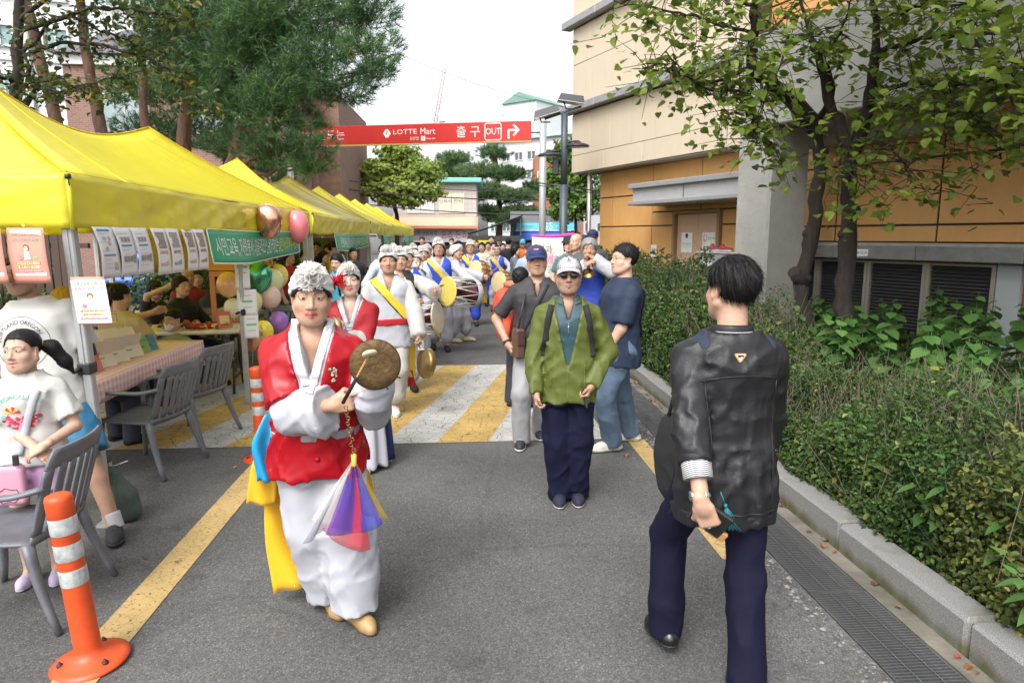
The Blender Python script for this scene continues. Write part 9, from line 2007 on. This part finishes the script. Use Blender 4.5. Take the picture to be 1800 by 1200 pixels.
# ------------------------------------------------------------------ bystanders and people under the tents
def by(label,px,ey,f,fc,col,hair='short',female=False,q=2.8,hat=None,sit=False,pants=(.03,.035,.05),skin=None,hc=HAIR_BLACK,sleeve='short',hands=(None,None),head=(0,0,0),H=None,lean=0,bw=1.0,msk=False,wear='shirt',legs=True,gl=False):
 e=fp(px,ey,f);loc=(e.x,f);skin=skin or(SKIN_F if female else SKIN_M)
 if sit:H=H or(1.60 if female else 1.68);hz=max(.20,e.z-.42*H)
 else:H=H or max(1.2,e.z/.936);hz=None
 rg=dict(H=H,hs=1.05,bw=(.93 if female else 1.03)*bw,head=head,lean=lean,hz=hz,hands=tuple(wl(loc,fc,fp(*h_))if h_ else None for h_ in hands),poles=((.8,-.5,-.3),(-.8,-.5,-.3)))
 if sit:rg['feet']=((.12,.36,4,0),(-.12,.36,-4,0));rg['hands']=tuple(rg['hands'][i]if rg['hands'][i]is not None else np.array((s*.12,.30,hz+.14))for i,s in((0,1),(1,-1)));rg['kneep']=((.1,1,.9),(-.1,1,.9))
 ar='arm' if sleeve=='short' else 'hand'
 root,g=person(label,loc,fc,rig=rg,skin=skin,lips=LIP_F if female else LIP_M,q=q,headp=dict(female=female),arms=(ar,ar),hp=(dict(curl=.5),dict(curl=.5)),tops=[dict(name=wear,mat=CL(col,.8,.4,9),off=.012,hem=-.07,sleeve=sleeve,sr=(.058,.062,.052),wr=.006)],bottom=dict(kind='trousers',mat=CL(pants,.8,.4),r=(.092,.076,.07)),shoes=dict(mat=BLKC)if legs else None,hair=dict(style=hair,hl=.055,strands=0,mat=hair_mat(hc,'hair_%d'%int(hc[0]*999)))if hair else None,hat=hat)
 if msk:mask(g,root,h=.004*q)
 if gl:glasses(g,root)
 return root,g
CP=lambda c:(lambda g,r:cap(g,r,c,h=.012))
def bucket(c):return lambda g,r:MB().lathe([(.135*g.hsz,.030*g.hsz),(.100*g.hsz,.065*g.hsz),(.088*g.hsz,.12*g.hsz),(.06*g.hsz,.142*g.hsz),(0,.145*g.hsz)],18,R=g.Rh,c=g.hc,caps=False).build('bucket_hat',CL(c,.8,.2),r)
by('man in a yellow lit shirt seen from behind, sitting with an arm over a chair',210,518,6.6,165,(.45,.36,.20),sit=True,q=1.7,hands=(None,(272,548,7.0)),bw=1.08);by('dark haired person close behind the man in the yellow lit shirt',196,515,7.3,150,(.50,.27,.14),sit=True,q=2.2,female=True,hair='bob')
by('woman in black cap with a hand raised to her face under the tent',272,507,8.6,60,(.03,.028,.025),'bob',True,2,CP((.012,.012,.014)),True,hands=((293,505,8.4),None));by('person in black with tied hair seen from the side under the tent',318,500,8.0,70,(.008,.008,.012),'bun',True,2,sit=True,sleeve='long');by('bald man in dark red sitting behind the person in black',330,484,9.6,40,(.20,.015,.02),None,False,2.3,sit=True,skin=(.42,.25,.17),sleeve='long');by('man in a dark jacket facing the table at the back of the tent',346,487,10.2,30,(.02,.022,.025),'fade',False,2.4,sit=True,sleeve='long')
by('person in dark clothes seen from behind, left of the balloons',378,495,9.2,170,(.012,.012,.012),'short',False,2.2,sit=True,sleeve='long');by('masked man in an olive shirt crouching beside the white table',308,602,7.3,-20,(.22,.23,.13),'short',False,1.9,sit=True,msk=True,H=1.6);by('person with dyed blond hair sitting behind the nearest tent leg',116,528,5.35,150,(.02,.02,.022),'bob',True,1.9,sit=True,hc=(.42,.26,.05))
for a in(('woman in red with short dark hair under the second tent',508,452,11.2,70,(.40,.02,.03),'curly',True),('curly haired older woman in dark clothes beside the woman in red',534,452,11.6,40,(.03,.02,.025),'curly',True),('tall man in black standing at the back of the second tent',556,436,12.6,10,(.012,.012,.014),'short',False),('woman in lime green bending over the table',569,452,12.0,80,(.25,.34,.04),'bob',True),('man in a mustard shirt and cap under the second tent',586,437,12.0,100,(.48,.36,.06),'short',False),('dark haired woman beyond the mustard shirt',576,440,13.4,20,(.05,.05,.05),'bob',True),('person in dark clothes by the second tent leg',621,446,13.0,30,(.03,.03,.035),'short',False)):by(*a)
by('young woman with a fringe and cyan vest looking down behind the second woman in red',594,460,9.0,-15,(.03,.36,.52),'bob',True,1.9,head=(0,-14,0));by('man in pale blue shirt bending over under the green banner',648,452,10.4,80,(.50,.58,.66),'short',False,2.0,sleeve='long',lean=22,pants=(.03,.03,.035),H=1.66)
for a in(('man holding up a phone beside the restaurant front',742,423,22,0,(.50,.50,.50),'short',False,3,None),('dark haired woman in white left of the drummer with glasses',788,441,17,0,(.60,.60,.58),'bob',True,3,None),('masked man with dark hair in front of the restaurant',794,425,24,0,(.05,.06,.10),'short',False,3,None),('woman with brown permed hair behind the white clad man',806,431,19,0,(.10,.05,.05),'curly',True,3,None),('young woman in cream jumper smiling between the two drummers',847,434,17.2,-5,(.62,.59,.50),'bob',True,2.8,None),('woman in beige beside the cream jumper',858,432,20,0,(.50,.42,.30),'bob',True,3,None),('tall man with thick black hair at the back of the crowd',864,421,24,0,(.50,.40,.33),'short',False,3,None),('short woman in pale pink behind the headband drummer',868,432,22,0,(.55,.38,.36),'curly',True,3,None),('man in dark cap near the grey marquee',877,424,27,0,(.05,.05,.06),'short',False,3.2,CP((.03,.03,.03))),('man in black seen from behind holding up a red phone',894,427,18,172,(.012,.012,.013),'fade',False,2.8,None),('woman in striped grey top turning with a phone',906,440,14.6,95,(.10,.12,.15),'bob',True,2.4,None),('man with light blue cap and orange vest',919,428,19,-10,(.60,.16,.02),'fade',False,2.8,CP((.12,.45,.62))),('masked man in dark cap and grey jacket over a pale blue shirt',930,438,13.5,-5,(.30,.36,.44),'fade',False,2.4,CP((.03,.03,.055))),('man in bright blue cap looking down, khaki jacket',940,423,21,60,(.20,.21,.13),'fade',False,2.8,CP((.02,.10,.55))),('person in white shirt behind the navy cap man',944,452,10.4,80,(.62,.62,.62),'short',False,2.2,None),('woman in black bucket hat and patterned teal top',1000,430,11.5,-10,(.06,.16,.16),'bob',True,2.2,bucket((.012,.012,.016))),('bald man in grey vest over navy, looking left',1013,425,10.2,-45,(.07,.08,.085),None,False,2.1,None),('man in red shirt beside the bald man',1026,428,10.9,-30,(.50,.02,.03),'short',False,2.2,CP((.014,.018,.07))),('navy capped man behind the horn player',1042,418,12.0,-20,(.05,.05,.06),'fade',False,2.3,CP((.014,.018,.07))),('dark haired man far back under the blue shop awning',1006,412,26,0,(.10,.10,.11),'short',False,3.2,None),('grey haired man far back beside the slate lamp post',1016,415,24,0,(.3,.3,.32),'fade',False,3.2,None),('woman with brown hair at the back right of the headband drummer',884,434,20,0,(.05,.04,.05),'bob',True,3,None),('dark haired person in front of the yellow panel',838,428,26,0,(.06,.06,.08),'short',False,3.2,None),('person in a pale shirt at the far left of the street crowd',763,430,26,0,(.5,.5,.5),'short',True,3.2,None)):
 rt,gg=by(*a)
 if 'mask' in a[0]:mask(gg,rt,h=.012)
rt,gg=by('dark curly haired child sized person with an orange red rucksack behind the navy cap man',915,500,6.9,160,(.55,.54,.54),'curly',True,2.0,H=1.42)
t=thing('rucksack','orange red rucksack glimpsed beside the navy cap man\'s arm','bag',fp(887,555,6.5),.2);put('sack',[U(dell((0,0,.10),(.11,.12,.17))),U(dell((.02,0,-.12),(.10,.11,.14)),.05),folds(.006)],.012,CL((.60,.055,.02),.6,.4),t);MB().tube([(.02,-.10,.2),(.05,-.14,.0),(.03,-.10,-.2)],.012,6).build('strap',CL((.05,.03,.03),.6,0),t)
t=thing('protest_banner','white cloth banner with pink edge and lettering held before the slate lamp post','banner',fp(972,432,13),rad(-8));MB().slab(lambda u,v:((u-.5)*.80,.05*math.sin(5*u),.20-.9*v+.10*(u-.3)**2),14,6,.003).build('cloth',M('banner_cream',(.60,.55,.50),.8),t);MB().slab(lambda u,v:((u-.5)*.80,.05*math.sin(5*u)-.006,.20-.035*v*(1+u)+.10*(u-.3)**2),14,2,.002).build('pink_edge',M('edge_magenta',(.62,.05,.30),.7),t)
k=MB();k.text('주민과',.16,R90,(-.22,-.075,-.08),0);k.text('함께하는',.17,R90,(.02,-.075,-.26),1);k.text('골목축제',.15,R90,(.18,-.075,-.46),2);k.build('lettering',[INK,M('edge_magenta',(.62,.05,.30),.7),M('letter_teal',(.05,.25,.3),.5)],t)
t=thing('waste_bin','dark grey bin with an orange lid among the crowd','bin',fp(916,490,12.6)*Vector((1,1,0)));MB().lathe([(.24,0),(.30,.80),(.31,.82)],20).build('bin_body',CL((.05,.055,.06),.6,0),t);MB().lathe([(.325,.82),(.325,.90),(.27,.93),(0,.93)],20).build('lid',CL((.55,.16,.09),.5,0),t)
